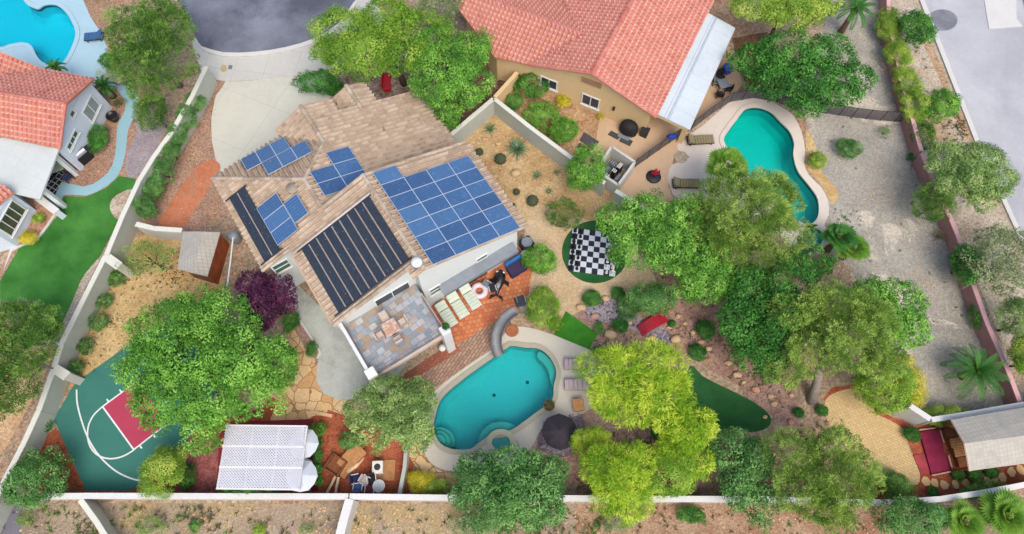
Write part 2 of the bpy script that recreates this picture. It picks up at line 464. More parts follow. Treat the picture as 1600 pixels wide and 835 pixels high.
spec('sparse', (G(74,112,50), G(110,148,68), G(160,186,96)), .09, .028, .45, .2, .8, (.14, .24), 60, hollow=(.4, .95), core=.05)
spec('green', (G(54,96,42), G(84,134,64), G(132,176,100)), .078, .042, .4, .2, 1.5, (.11, .22), 140, clump=.9)
spec('clip', (G(40,90,34), G(60,120,46), G(98,154,70)), .05, .032, .6, .0, 2.2, (.25, .32), 60, zmin=-.15, lobes=.05, hollow=(.72, .8), core=.4)
spec('bush', (G(50,100,38), G(80,138,54), G(126,174,84)), .065, .036, .45, .1, 1.6, (.2, .36), 46, zmin=-.1, lobes=.25)
spec('yellow', (G(140,150,34), G(204,192,50), G(240,220,80)), .07, .035, .4, .1, 1.5, (.2, .36), 46, zmin=-.1)
spec('dry', (G(96,92,62), G(132,124,84), G(164,154,110)), .10, .025, .6, .0, 1.0, (.24, .4), 26, zmin=-.1, jit=.1)
spec('hedge', (G(92,132,40), G(132,164,56), G(184,200,90)), .07, .036, .45, .1, 2.0, (.17, .32), 64, zmin=-.2)
_leafseed = [100]
def plant(name, label, cat, sp, px, rpx, zc, zr=None, group=None, trunk=None, base=None, extra=(), seed=None, dens=1.0, limbs=6, seemul=1.0):
    """px: where the middle of the crown shows, rpx: its half width and half height in the photo,
    zc: height of that middle above ground, extra: further lobes as (dx, dy, dz, factor) in crown radii"""
    _leafseed[0] += 1; rng = np.random.default_rng(seed or _leafseed[0])
    S = SPEC[sp]; c = P(px[0], px[1], zc); k = mpp(px[0], px[1], zc)
    rx = rpx[0]*k*1.09; ry = rpx[1]*k*1.09; rz = zr if zr else min(zc*.8, (rx+ry)/2*.8)
    b = Vector((c.x, c.y, 0)) if base is None else P(base[0], base[1], 0)
    t = thing(name, label, cat, b, 0, group)
    rel = np.array(c-b)
    ells = [(rel, (rx, ry, rz))] if not extra else []
    for ex, ey, ez, f in extra: ells.append((rel+np.array([ex*rx, ey*ry, ez*rz]), (rx*f, ry*f, rz*f)))
    big = (rx*ry)**.5
    L, W = S['L'], S['W']
    sc = min(1.0, max(.45, big/2.2)); L *= sc; W *= sc
    C, O, T = crown_pts(rng, ells, S['ncl'], S['cr'], S['zmin'], S['dens']*dens, L, W, S['lobes'], S['core'], S['hollow'])
    ok = C[:, 2] > .03; C, O, T = C[ok], O[ok], T[ok]
    V = leafquads(rng, C, O, L, W, S['align'], S['droop'], S['jit'], S['face'])
    V[:, 2] = np.maximum(V[:, 2], .02)
    cr = np_mesh('crown' if trunk is not False else 'foliage', V, 4, S['mat'], t, tone=T)
    mb = MB(); rnd = random.Random(_leafseed[0])
    if trunk is None or trunk:
        tr = trunk if isinstance(trunk, float) else max(.07, big*.055)
        top = Vector((rel[0], rel[1], rel[2]-rz*.25))
        fork = top*.55 + Vector((rnd.uniform(-.2, .2), rnd.uniform(-.2, .2), 0))
        mb.tube([(0, 0, -.05), fork*.5+Vector((.06, .05, 0)), fork, top, Vector(rel)+Vector((0, 0, rz*.3))], [tr*1.25, tr, tr*.8, tr*.5, tr*.15], 8)
        for i in range(limbs):
            a = 2*math.pi*(i+rnd.uniform(-.3, .3))/limbs
            e = Vector(rel)+Vector((math.cos(a)*rx*.6, math.sin(a)*ry*.6, rz*rnd.uniform(-.1, .4)))
            m = fork.lerp(e, .5)+Vector((0, 0, rz*.18)); st = fork.lerp(top, rnd.uniform(0, .8))
            mb.tube([st, m, e], [tr*.5, tr*.3, tr*.08], 6)
            for q in range(2):
                e2 = m.lerp(e, .4)+Vector((rnd.uniform(-1, 1)*rx*.3, rnd.uniform(-1, 1)*ry*.3, rz*rnd.uniform(.1, .35)))
                mb.tube([m, e2], [tr*.22, tr*.06], 5)
    else:
        for i in range(7):
            a = 2*math.pi*i/7
            mb.tube([(0, 0, -.03), (math.cos(a)*rx*.35, math.sin(a)*ry*.35, zc*.9)], [.022, .008], 5)
    mb.build('trunk' if trunk is not False else 'stem', S['bark'], t, False, True)
    return t
def shrub(label, sp, px, rpx, h=None, name='shrub', cat='shrub', group=None, **kw):
    k = mpp(px[0], px[1], .5); r = (rpx[0]+rpx[1])/2*k
    h = h if h else r*1.5
    return plant(name, label, cat, sp, px, rpx, h*.5, h*.5, group, False, **kw)
M_PALM = foliage('palm_fronds', G(52,104,40), G(84,138,56), G(128,174,84), .8, .25)
M_PALM2 = foliage('pale_palm_fronds', G(96,140,44), G(138,172,70), G(184,204,104), .8, .3)
M_AGAVE = foliage('agave_blades', G(84,116,84), G(118,146,108), G(158,178,136), 2, .1)
M_FIB = paint('palm_fibre', A(120,98,72), .95, .3, 14)
def palm(name, label, cat, px, rpx, zc, fan=False, mat=None, n=34, group=None, nleaf=26, seed=1):
    rng = np.random.default_rng(seed); rnd = random.Random(seed)
    c = P(px[0], px[1], zc); r = rpx*mpp(px[0], px[1], zc)
    t = thing(name, label, cat, (c.x, c.y, 0), rnd.uniform(0, 6), group); mat = mat or M_PALM
    mb = MB(); mb.lathe((0, 0, -.04), [(.26, 0), (.2, zc*.4), (.19, zc*.8), (.27, zc*.93), (.12, zc+.12)], 12)
    mb.build('trunk', M_FIB, t, False, True)
    Q = []
    for i in range(n):
        a = i*2.399963; lev = (i+.5)/n                   # centre fronds stand up, outer ones arch over
        el = 1.35-1.25*lev + rnd.uniform(-.1, .1); ln = r*(.62+.5*lev**.6)*rnd.uniform(.88, 1.08)
        d = np.array([math.cos(a), math.sin(a), 0.]); pts = []
        p = np.array([0, 0, zc]); e = el
        st = 9
        for s in range(st+1):
            pts.append(p.copy()); p = p + (d*math.cos(e)+np.array([0, 0, math.sin(e)]))*ln/st
            e -= (.09+.10*lev)*(1.0 if not fan else .5)
        pts = np.array(pts); side = np.array([-d[1], d[0], 0])
        if not fan:
            for s in range(st):
                w = .018*(1-s/st)+.006
                Q.append([pts[s]-side*w, pts[s]+side*w, pts[s+1]+side*w*.8, pts[s+1]-side*w*.8])
            for q in range(nleaf):
                f = .12+.88*q/(nleaf-1); x = f*st; i0 = min(st-1, int(x)); b = pts[i0]+(pts[i0+1]-pts[i0])*(x-i0)
                tg = unit(pts[i0+1]-pts[i0]); ll = ln*.27*math.sin(math.pi*(.12+.8*f))**.7
                for sd in (-1, 1):
                    t2 = unit(tg*.75+side*sd*.8+np.array([0, 0, .18]))
                    e2 = b+t2*ll*.72+np.array([0, 0, -.08*ll]); nn = unit(np.cross(t2, tg))*0+tg
                    w = .034*max(1, r/1.8); m = b+(e2-b)*.4
                    Q.append([b, m+nn*w, e2, m-nn*w])
        else:
            b = pts[st//2]; tg = unit(pts[st//2+1]-pts[st//2])
            w = .014
            Q.append([pts[0]-side*w, pts[0]+side*w, b+side*w, b-side*w])
            up = unit(np.cross(side, tg)) 
            for q in range(15):
                an = (q-7)/7*1.75; dr = unit(tg*math.cos(an)+side*math.sin(an)-up*.12*abs(an))
                ll = ln*.5*(1-.12*abs(an)); e2 = b+dr*ll+np.array([0, 0, -.15*ll]); nn = unit(np.cross(dr, up)); m = b+(e2-b)*.55
                w2 = ll*.10
                Q.append([b, m+nn*w2, e2, m-nn*w2])
    np_mesh('fronds', np.array(Q).reshape(-1, 3), 4, mat, t)
    return t
def rosette(name, label, cat, px, rpx, n=26, mat=None, w=.07, up=.5, group=None, seed=1):
    """agave, yucca, ornamental grass: stiff blades from one heart"""
    rnd = random.Random(seed); c = P(px[0], px[1], 0); r = rpx*mpp(px[0], px[1], 0)
    Q = []
    for i in range(n):
        a = i*2.399963; lev = (i+.5)/n; el = 1.45-(1.25*lev**.8)*(1.6-up) + rnd.uniform(-.12, .12)
        d = Vector((math.cos(a), math.sin(a), 0)); s = Vector((-d.y, d.x, 0)); ln = r*(.7+.35*lev)*rnd.uniform(.9, 1.1)
        b = d*.04; m = b+(d*math.cos(el)+Vector((0, 0, math.sin(el))))*ln*.5; e = m+(d*math.cos(el-.25)+Vector((0, 0, math.sin(el-.25))))*ln*.5
        ww = w*r
        Q += [[b-s*ww*.7, b+s*ww*.7, m+s*ww, m-s*ww], [m-s*ww, m+s*ww, e+s*ww*.1, e-s*ww*.1]]
    V = np.array([[tuple(p) for p in q] for q in Q]).reshape(-1, 3); V[:, 2] = np.maximum(V[:, 2], .02)
    o = np_mesh(name, V, 4, mat or M_AGAVE); o.location = (c.x, c.y, 0)
    return tag(o, label, cat, group)
# ------------------------------------------------------------------ ground
m_dirt = soil('desert_dirt', A(158,136,112), A(186,164,138), A(170,132,106), .25, 7, .3)
m_strip = soil('brown_dirt', A(150,132,112), A(176,158,136), A(178,156,112), .35, 10, .2, stone=None, st=(.5, .6))
m_gravel = soil('grey_gravel', A(162,156,144), A(182,176,163), A(214,202,182), .24, 11, .2, st=(.555, .585))
m_gravel2 = soil('tan_gravel', A(178,164,144), A(202,188,168), A(188,160,128), .3, 11, .28)
m_pinkgr = soil('pink_gravel', A(160,126,106), A(184,150,128), A(176,140,110), .4, 12, .35)
m_gold = soil('gold_soil', A(194,162,110), A(216,188,136), A(200,158,100), .5, 9, .18)
m_orange = soil('orange_sand', A(194,118,84), A(206,136,102), A(184,132,104), .6, 9, .12)
m_red = soil('red_soil', A(166,86,58), A(184,106,76), A(156,84,60), .6, 9, .2)
m_xeri = soil('xeriscape_soil', A(188,156,108), A(210,182,138), A(178,138,92), .35, 10, .2)
m_path = soil('decomposed_granite', A(204,176,138), A(220,196,160), None, .4, 12, .16)
m_mulch = soil('mulch', A(162,126,112), A(186,152,136), A(176,146,118), .6, 10, .26)
m_creek = soil('river_gravel', A(136,124,130), A(176,164,170), A(110,98,104), 1.2, 7, .55, .08)
m_patio_ne = concrete('salmon_concrete', A(212,180,146), .14)
m_deck = concrete('pool_deck_concrete', A(208,200,184), .10)
m_deck_ne = concrete('cream_deck_concrete', A(222,210,196), .08)
m_deck_l = concrete('pale_blue_deck', A(172,204,216), .08)
m_walk_l = concrete('blue_walk', A(152,192,202), .09)
m_drive = concrete('driveway_concrete', A(208,206,190), .12, 4.2, math.radians(24), .84)
m_sidewalk = concrete('sidewalk_concrete', A(202,200,192), .10, 2.4, math.radians(8), .82)
m_greypatio = concrete('grey_patio', A(184,188,180), .42)
m_asph = soil('asphalt', A(90,94,106), A(138,142,154), A(120,122,132), .22, 26, .12, .01, st=(.45, .75))
m_asph2 = soil('pale_asphalt', A(176,176,181), A(196,196,200), A(160,160,166), .16, 26, .08, .01, st=(.55, .75))
m_kerb = concrete('kerb_concrete', A(214,212,206), .10)
m_turf = turf('lawn_turf', A(50,108,44), A(84,150,68))
m_turf2 = turf('putting_turf', A(38,84,44), A(58,112,64))
m_turf3 = turf('bright_turf', A(44,112,28), A(82,156,52))
m_flag = flag('flagstone_path', [A(214,174,120), A(226,194,146), A(204,160,108), A(226,204,166)], 1.25, A(164,122,84), .03, .5)
m_brick = pavers('tan_brick_walk', [A(162,128,106), A(184,150,126), A(146,116,98)], (.4, .2), math.radians(-57), A(120,98,84))
m_terra = pavers('terracotta_pavers', [A(196,106,68), A(214,126,80), A(226,150,98), A(188,98,72)], (.3, .3), math.radians(-12), A(176,108,78))
m_yellowpav = pavers('gold_pavers', [A(214,184,128), A(226,196,142), A(206,176,122)], (.32, .16), math.radians(30), A(200,168,116))
m_court = paint('court_green', A(62,126,112), .7, .07, .8)
m_key = paint('court_red', A(186,66,92), .7, .06, .8)
m_line = paint('court_white', A(236,240,236), .6, .04, 2)
m_white = paint('white_paint', A(232,232,230), .5, .05, 1.5)

# --- pools (plan outlines)
POOL = smooth_poly([P(u, v) for u, v in [(790,545),(800,540),(821,543),(843,545),(861,560),(870,582),(866,603),(863,626),(838,646),(808,668),(790,676),(768,680),(748,694),(734,703),(707,703),(687,693),(677,671),(680,648),(690,622),(721,594),(768,560)]], 4)
POOLNE = smooth_poly([P(u, v) for u, v in [(1164,171),(1184,168),(1204,175),(1219,190),(1234,206),(1241,225),(1240,244),(1247,268),(1264,290),(1278,312),(1278,340),(1262,352),(1232,338),(1200,300),(1172,276),(1150,250),(1130,222),(1138,204),(1150,188)]], 4)
SPANE = smooth_poly([P(1270+17*math.cos(a*.7854), 372+16*math.sin(a*.7854)) for a in range(8)], 3)
POOLL = smooth_poly([P(u, v) for u, v in [(-6,73),(16,71),(35,68),(49,73),(57,88),(66,98),(80,103),(96,101),(108,86),(119,58),(116,40),(104,20),(88,8),(70,8),(58,14),(40,4),(28,-20),(-20,-60),(-60,-50),(-60,40)]], 4)
m_plaster = concrete('pool_plaster', A(146,216,216), .06)
m_plaster2 = concrete('shallow_tint_plaster', A(196,214,200), .08)  # lighter colour paints in the brightness of shallow water; no depth absorption
m_plaster_b = concrete('blue_pool_plaster', A(170,236,246), .05)
def water(name, tint, gloss=.05):
    t = NT(name); p = t.pos()
    nm = t.bump(t.mth('ADD', t.noise(p, .9, 3, .5, .6), t.mth('MULTIPLY', t.noise(p, 4.5, 4), .7)), .06, .8)
    tr = t.n('ShaderNodeBsdfTransparent'); tr.inputs[0].default_value = (*tint, 1)
    gl = t.n('ShaderNodeBsdfGlossy'); gl.inputs['Roughness'].default_value = gloss; t.l(nm, gl.inputs['Normal'])
    fr = t.n('ShaderNodeFresnel'); fr.inputs[0].default_value = 1.33; t.l(nm, fr.inputs['Normal'])
    mx = t.n('ShaderNodeMixShader'); t.l(fr.outputs[0], mx.inputs[0]); t.l(tr.outputs[0], mx.inputs[1]); t.l(gl.outputs[0], mx.inputs[2])
    return t.done(mx.outputs[0])
def band(poly, name, mat, z0, z1, d=.012):
    q = inset(ccw([Vector(p[:2]) for p in poly]), d); n = len(q); mb = MB()
    mb.v = [(p.x, p.y, z0) for p in q]+[(p.x, p.y, z1) for p in q]
    for i in range(n):
        j = (i+1) % n; mb.f.append((i, n+i, n+j, j))
    return struct(mb.build(name, mat))
def ccw(poly):
    a = sum(poly[i][0]*poly[(i+1) % len(poly)][1]-poly[(i+1) % len(poly)][0]*poly[i][1] for i in range(len(poly)))
    return poly if a > 0 else poly[::-1]
def inset(poly, d):
    poly = ccw(poly); n = len(poly); out = []
    for i in range(n):
        a, b, c = Vector(poly[i-1][:2]), Vector(poly[i][:2]), Vector(poly[(i+1) % n][:2])
        t = (c-a).normalized(); out.append(Vector((b.x-t.y*d, b.y+t.x*d)))
    return out
def basin(poly, name, mat, wmat, depth=1.5, coping=None, cw=.3):
    poly = ccw([Vector(p[:2]) for p in poly]); n = len(poly)
    mb = MB(); lo = inset(poly, .35)
    mb.v = [(p.x, p.y, .02) for p in poly]+[(p.x, p.y, -depth*.7) for p in poly]+[(p.x, p.y, -depth) for p in lo]
    for k in (0, 1):
        for i in range(n):
            j = (i+1) % n; mb.f.append((k*n+i, (k+1)*n+i, (k+1)*n+j, k*n+j))
    for t in geometry.tessellate_polygon([[Vector((p.x, p.y, 0)) for p in lo]]):
        a, b, c = (lo[i] for i in t)
        if (b.x-a.x)*(c.y-a.y)-(b.y-a.y)*(c.x-a.x) < 0: t = t[::-1]
        mb.f.append(tuple(2*n+i for i in t))
    o = struct(mb.build(name+'_basin', mat))
    sheet(name+'_water', None, -.12, wmat, world=poly)
    if coping:
        out = inset(poly, -cw); inn = inset(poly, .04)
        c = MB(); c.v = [(p.x, p.y, .075) for p in out]+[(p.x, p.y, .075) for p in inn]+[(p.x, p.y, .0) for p in out]+[(p.x, p.y, -.05) for p in inn]
        for i in range(n):
            j = (i+1) % n
            c.f += [(i, j, n+j, n+i), (2*n+i, 2*n+j, j, i), (n+i, n+j, 3*n+j, 3*n+i)]
        struct(c.build(name+'_coping', coping))
W_TEAL = water('teal_water', (.31, .90, .91)); W_NE = water('green_water', (.12, .97, .89)); W_BLUE = water('blue_water', (.12, .88, .98))
basin(POOL, 'pool', m_plaster, W_TEAL, 1.6, concrete('coping_stone', A(176,172,152), .12), .28)
basin(POOLNE, 'swimming_pool', m_plaster, W_NE, 1.6, m_deck_ne, .3)
basin(SPANE, 'spa_pool', m_plaster, W_NE, .8, m_deck_ne, .25)
basin(POOLL, 'swimming_pool', m_plaster_b, W_BLUE, 1.6, m_deck_l, .3)
for _p in (POOL, POOLNE, POOLL): band(_p, 'pool_tile_band', paint('waterline_tile', A(70,104,118), .3, .3, 8), -.32, .03)
for _c in ((824,598), (772,618)): struct(MB().lathe(tuple(P(*_c, -1.59)), [(.12, 0), (.12, .03), (.02, .035)], 14).build('pool_drain', paint('drain_grey', A(60,90,96), .5)))
HOLES = [POOL, POOLNE, SPANE, POOLL]
big = 260
sheet('ground', None, 0, m_dirt, world=[(-big, -big), (big, -big), (big, big), (-big, big)], holes=[ccw(h) for h in HOLES])
Z = [0.0]
def zl(): return None
# pool benches and steps (real ledges under the water)
def ledge(px, z0, z1, mat, sm=4):
    return slab('pool_step', px, z0, z1, mat, sm)
def arc(cx, cy, r, a0, a1, n=12, ry=None):
    ry = ry or r
    return [(cx+r*math.cos(math.radians(a0+(a1-a0)*i/n)), cy+ry*math.sin(math.radians(a0+(a1-a0)*i/n))) for i in range(n+1)]
for rr, zz in ((26, -.9), (19, -.62), (12, -.36)):
    ledge([(676,700)]+arc(684,690,rr,-100,10,10), -1.55, zz, m_plaster2, 0)
ledge([(844,547),(861,561),(870,582),(866,603),(861,596),(858,580),(850,566),(840,556)], -1.55, -.4, m_plaster2, 3)
SPA = [P(783+23*math.cos(a*.5236), 692+21*math.sin(a*.5236)) for a in range(12)]
SPA = smooth_poly(SPA, 3)
o_ = MB()
so = ccw([Vector(p[:2]) for p in SPA]); si = inset(so, .35); n_ = len(so)
o_.v = [(p.x, p.y, -1.5) for p in so]+[(p.x, p.y, .12) for p in so]+[(p.x, p.y, .12) for p in si]+[(p.x, p.y, -.5) for p in si]
for k in range(3):
    for i in range(n_):
        j = (i+1) % n_; o_.f.append((k*n_+i, k*n_+j, (k+1)*n_+j, (k+1)*n_+i))
o_.f.append(tuple(3*n_+i for i in range(n_)))
struct(o_.build('spa_wall', concrete('spa_stone', A(196,190,160), .12)))
sheet('spa_water', None, .04, W_TEAL, world=si)
sl = inset(so, -.55)
struct(MB().prism([(p.x, p.y) for p in sl], -1.55, -.42).build('pool_step', m_plaster2))

# --- right-hand lots and road
sheet('gravel_lot', [(1310,-60),(1385,-60),(1392,60),(1440,190),(1490,345),(1560,530),(1600,625),(1460,655),(1425,645),(1400,560),(1360,500),(1330,420),(1300,400),(1290,330),(1262,200),(1250,130),(1290,40)], zl(), m_gravel, 3)
sheet('gravel_bed', [(1385,-60),(1436,-60),(1436,0),(1524,228),(1565,317),(1602,398),(1760,760),(1760,900),(1690,830),(1600,625),(1490,345),(1392,60)], zl(), m_gravel2)
sheet('road', [(1440,-200),(1440,0),(1528,228),(1569,317),(1606,398),(1790,800),(2100,800),(2100,-200)], zl(), m_asph2)
kpts = [(1428,-60),(1435,0),(1524,228),(1565,317),(1602,398),(1765,760)]
slab('kerb', kpts+[(u+7, v-1) for u, v in kpts[::-1]], 0, .14, m_kerb)
slab('pavement', [(1527,-60),(1586,-60),(1588,30),(1598,42),(1545,46)], 0, .05, m_kerb)
slab('kerb', [(1583,-60),(1592,-60),(1625,70),(1616,72)], 0, .15, m_kerb)
sheet('road_stain', arc(1472,32,24,0,330,10,17), zl(), soil('tar_stain', A(128,130,138), A(160,160,170), None, .5, 20, .1), 3)
sheet('shoulder', [(1440,20),(1452,60),(1524,228),(1519,232),(1490,180),(1462,110),(1440,60)], zl(), soil('rust_gravel', A(176,140,104), A(198,170,140), None, .8, 12, .35), 2)
# --- cul-de-sac
slab('pavement', [(300,60),(345,72),(400,72),(450,62),(500,40),(545,0),(575,-30),(600,60),(520,108),(430,122),(360,128),(322,120),(312,104)], 0, .06, m_sidewalk, 2)
sheet('road', [(262,-60),(284,10),(300,46),(318,76),(350,86),(400,85),(446,78),(492,64),(530,40),(552,8),(570,-60),(520,-200),(300,-200)], .066, m_asph, 3)
slab('kerb', [(318,80),(350,90),(400,89),(448,82),(496,67),(535,42),(558,8),(553,6),(530,38),(492,62),(446,76),(400,83),(350,84),(318,75)], .05, .16, m_kerb, 2)
sheet('driveway', [(350,127),(430,122),(508,106),(525,150),(470,172),(440,220),(400,262),(352,300),(340,262),(331,220),(330,185),(337,150)], zl(), m_drive, 1)
slab('manhole', arc(350,108,5,0,330,8,6), .06, .075, paint('tan_lid', A(186,170,120), .7))
slab('manhole', [(358,103),(364,103),(363,109),(357,109)], .06, .075, paint('grey_lid', A(120,124,130), .5))
# --- west side yard
sheet('gravel_bed', [(322,118),(352,128),(337,150),(330,190),(331,220),(342,275),(360,320),(345,345),(290,365),(225,368),(205,352),(235,300),(270,230),(300,165)], zl(), m_pinkgr, 2)
sheet('sand_path', [(332,250),(345,262),(332,285),(318,310),(300,335),(285,356),(248,352),(262,325),(285,290),(305,262)], zl(), m_orange, 3)
sheet('yard_soil', [(180,395),(215,370),(300,365),(350,440),(330,470),(220,520),(130,600),(110,590),(150,500),(175,445)], zl(), m_gold, 3)
sheet('yard_soil', [(95,640),(130,600),(60,760),(85,770),(640,772),(650,700),(560,640),(470,590),(400,640),(330,660),(300,680),(260,690),(90,680)], zl(), m_red)
sheet('yard_soil', [(62,690),(88,668),(140,765),(60,768),(30,760)], zl(), m_red)
sheet('red_gravel', [(278,690),(318,684),(345,700),(340,770),(285,770),(268,730)], zl(), soil('maroon_gravel', A(150,88,84), A(176,108,102), None, .8, 10, .3), 2)
# basketball court
sheet('court', [(84,655),(118,598),(300,470),(372,560),(278,712),(205,767),(134,767)], None, m_court); CT = LASTZ[0]
cz = CT+.004
sheet('court_key', [(161,636),(209,703),(262,662),(214,594)], cz, m_key)
def strip(pts, w, z, mat, name):
    L, R = [], []
    pts = [P(u, v) for u, v in pts]
    for i, p in enumerate(pts):
        d = (pts[min(i+1, len(pts)-1)]-pts[max(0, i-1)]); d.z = 0; d.normalize()
        L.append((p.x-d.y*w/2, p.y+d.x*w/2)); R.append((p.x+d.y*w/2, p.y-d.x*w/2))
    return sheet(name, None, z, mat, world=L+R[::-1])
def crv(px, n=6):
    q = [px[0]]+px+[px[-1]]; out = []
    for i in range(1, len(q)-2):
        p0, p1, p2, p3 = (Vector(q[i+k]) for k in (-1, 0, 1, 2))
        for j in range(n):
            t = j/n; out.append(tuple(.5*((2*p1)+(p2-p0)*t+(2*p0-5*p1+4*p2-p3)*t*t+(3*p1-p0-3*p2+p3)*t*t*t)))
    return out+[px[-1]]
lw = .095
strip([(160,635),(210,704)], lw, cz+.004, m_line, 'court_line')
strip([(208,704),(290,640)], lw, cz+.0048, m_line, 'court_line')
strip([(160,636),(225,588)], lw, cz+.0056, m_line, 'court_line')
strip(crv([(120,609),(121,630),(127,655),(138,685),(155,712),(178,734),(200,746),(220,752)]), lw, cz+.0064, m_line, 'court_line')
strip(crv([(160,636),(146,650),(138,668),(138,688),(145,704),(158,714),(175,717),(193,713),(209,704)]), lw, cz+.0072, m_line, 'court_line')
for a, b in (((219,697),(222,701)), ((240,680),(243,684)), ((170,628),(167,624)), ((190,613),(187,609))):
    strip([a, b], lw, cz+.004, m_line, 'court_line')
# --- left neighbour
sheet('pool_deck', [(-80,-80),(110,-80),(150,20),(172,90),(182,125),(180,140),(150,150),(60,150),(-80,140)], zl(), m_deck_l, holes=[ccw(POOLL)])
sheet('gravel_bed', [(116,-60),(160,-60),(172,0),(166,52),(150,40),(132,5)], zl(), soil('brown_bed', A(150,118,92), A(176,146,118), None, .8, 12, .3), 2)
sheet('yard_soil', [(120,130),(185,135),(235,150),(262,200),(215,270),(180,290),(60,340),(0,380),(60,200)], zl(), m_pinkgr)
sheet('gravel_bed', [(205,165),(225,160),(262,195),(216,275),(196,270),(200,235),(214,205)], zl(), soil('mauve_gravel', A(158,146,150), A(176,164,166), None, .8, 14, .22), 2)
sheet('path', [(180,135),(205,137),(216,155),(210,182),(200,205),(196,240),(186,272),(165,292),(135,306),(100,305),(90,330),(75,330),(85,285),(130,292),(158,280),(176,258),(182,225),(184,195),(196,172),(192,152)], zl(), m_walk_l, 2)
sheet('lawn', [(100,307),(135,308),(166,294),(186,275),(212,280),(210,305),(186,345),(158,398),(128,445),(92,533),(40,545),(0,470),(0,425),(30,388),(62,372),(88,340)], zl(), m_turf, 1)
sheet('gravel_bed', [(212,296),(207,330),(186,344),(174,332),(172,318),(184,304)], zl(), m_gravel2, 2)
sheet('gravel_bed', [(158,400),(150,420),(134,450),(124,480),(110,512),(92,540),(86,530),(112,475),(126,440),(140,420)], zl(), m_gravel2, 2)
slab('kerb', [(6,425),(20,393),(34,386),(60,375),(76,355),(88,335),(86,333),(73,353),(58,372),(33,383),(17,389)], 0, .08, m_kerb, 1)
sheet('path', [(0,420),(18,390),(28,392),(0,440)], zl(), m_pinkgr)
sheet('flower_bed', [(18,392),(30,384),(58,372),(74,352),(84,330),(50,318),(30,350)], zl(), soil('bark_bed', A(170,128,104), A(194,152,124), None, .8, 12, .3), 1)
sheet('yard_soil', [(-80,460),(0,470),(40,545),(92,535),(60,610),(10,700),(-40,760),(-120,760)], zl(), soil('sandy_yard', A(196,158,118), A(216,180,140), A(160,140,104), .5, 10, .2))
# --- our back garden
sheet('xeriscape', [(690,225),(772,172),(900,262),(985,315),(1000,350),(960,372),(925,360),(895,330),(878,345),(866,330),(860,380),(838,400),(820,360),(812,340)], zl(), m_xeri)
sheet('garden_path', [(826,330),(842,320),(868,328),(880,345),(905,340),(960,360),(1000,400),(1030,450),(1000,470),(960,480),(985,500),(930,520),(880,500),(850,512),(825,470),(812,430),(818,380)], zl(), m_path, 2)
sheet('planting_bed', [(880,500),(940,470),(985,455),(1050,430),(1150,420),(1220,470),(1240,600),(1250,660),(1225,668),(1195,640),(1150,600),(1090,570),(1080,560),(1000,545),(930,560),(900,520)], zl(), m_mulch, 1)
sheet('planting_bed', [(895,640),(930,600),(1020,600),(1080,700),(1200,690),(1330,640),(1330,778),(900,774),(880,720)], zl(), m_mulch)
sheet('creek_bed', [(912,482),(935,468),(962,468),(984,482),(1000,498),(1040,515),(1052,530),(1040,540),(1020,528),(990,515),(955,505),(925,500)], zl(), m_creek, 3)
sheet('planting_bed', [(850,655),(905,640),(915,680),(908,700),(880,715),(840,700)], zl(), soil('purple_gravel', A(120,100,112), A(150,128,138), None, .8, 9, .4), 2)
sheet('chess_lawn', arc(930,394,52,0,345,23,49), None, m_turf2, 2); chz = LASTZ[0]
sheet('putting_green', [(1078,572),(1098,588),(1125,602),(1150,614),(1180,630),(1203,650),(1200,668),(1170,676),(1120,672),(1060,684),(1026,690),(1016,672),(1022,656),(1040,650),(1062,620)], zl(), m_turf2, 3)
sheet('yard_soil', [(1285,625),(1300,606),(1340,600),(1372,640),(1400,655),(1460,660),(1620,640),(1640,760),(1470,778),(1330,782),(1330,742),(1430,756),(1436,735),(1415,680)], zl(), m_red)
sheet('patio', [(1290,625),(1310,612),(1335,608),(1352,620),(1368,645),(1392,658),(1412,672),(1420,700),(1436,735),(1434,757),(1412,756),(1370,748),(1340,742),(1322,700),(1300,670),(1290,650)], zl(), m_yellowpav, 3)
# main pool deck
sheet('pool_deck', [(800,512),(818,511),(842,516),(866,524),(900,532),(920,545),(930,562),(928,610),(920,640),(893,652),(868,655),(845,672),(830,700),(800,726),(770,734),(730,738),(700,736),(676,726),(662,706),(655,680),(660,655),(664,630),(690,602),(740,565),(770,545),(788,522)], zl(), m_deck, 3, holes=[ccw(POOL)])
sheet('stone_border', [(655,682),(662,708),(678,730),(705,742),(740,746),(760,742),(760,756),(700,756),(664,742),(640,715),(640,690)], zl(), m_flag, 2)
sheet('brick_walk', [(690,600),(640,625),(600,640),(590,610),(690,560),(715,540),(790,486),(802,492),(790,520),(770,542),(740,563)], zl(), m_brick)
sheet('terracotta_patio', [(688,535),(650,470),(812,388),(832,420),(826,460),(806,482),(710,542)], zl(), m_terra)
sheet('terracotta_walk', [(610,600),(690,545),(712,538),(720,548),(650,590),(620,612)], zl(), pavers('red_brick', [A(170,98,74), A(188,116,90), A(152,88,68)], (.24, .12), math.radians(-57), A(120,74,60)))
sheet('grey_patio', [(430,430),(460,440),(545,520),(640,560),(590,610),(560,622),(530,625),(505,615),(494,595),(496,570),(498,545),(470,500),(440,470)], zl(), m_greypatio, 2)
sheet('flagstone_path', [(455,512),(470,520),(482,548),(496,570),(494,595),(505,615),(530,625),(545,625),(545,648),(520,648),(490,650),(475,660),(420,662),(428,640),(440,625),(424,612),(440,590),(446,560)], zl(), m_flag, 1)
sheet('red_carpet', [(344,660),(490,655),(498,768),(338,768)], zl(), paint('maroon_deck', A(138,46,56), .9, .2, 3))
sheet('soil_walk', [(512,640),(540,650),(525,700),(512,770),(500,770),(504,700)], zl(), m_red)
sheet('sand_pit', [(545,700),(640,700),(632,768),(530,768)], zl(), m_red)
slab('turf_mat', [(884,487),(934,522),(920,546),(866,524)], 0, .07, m_turf3)
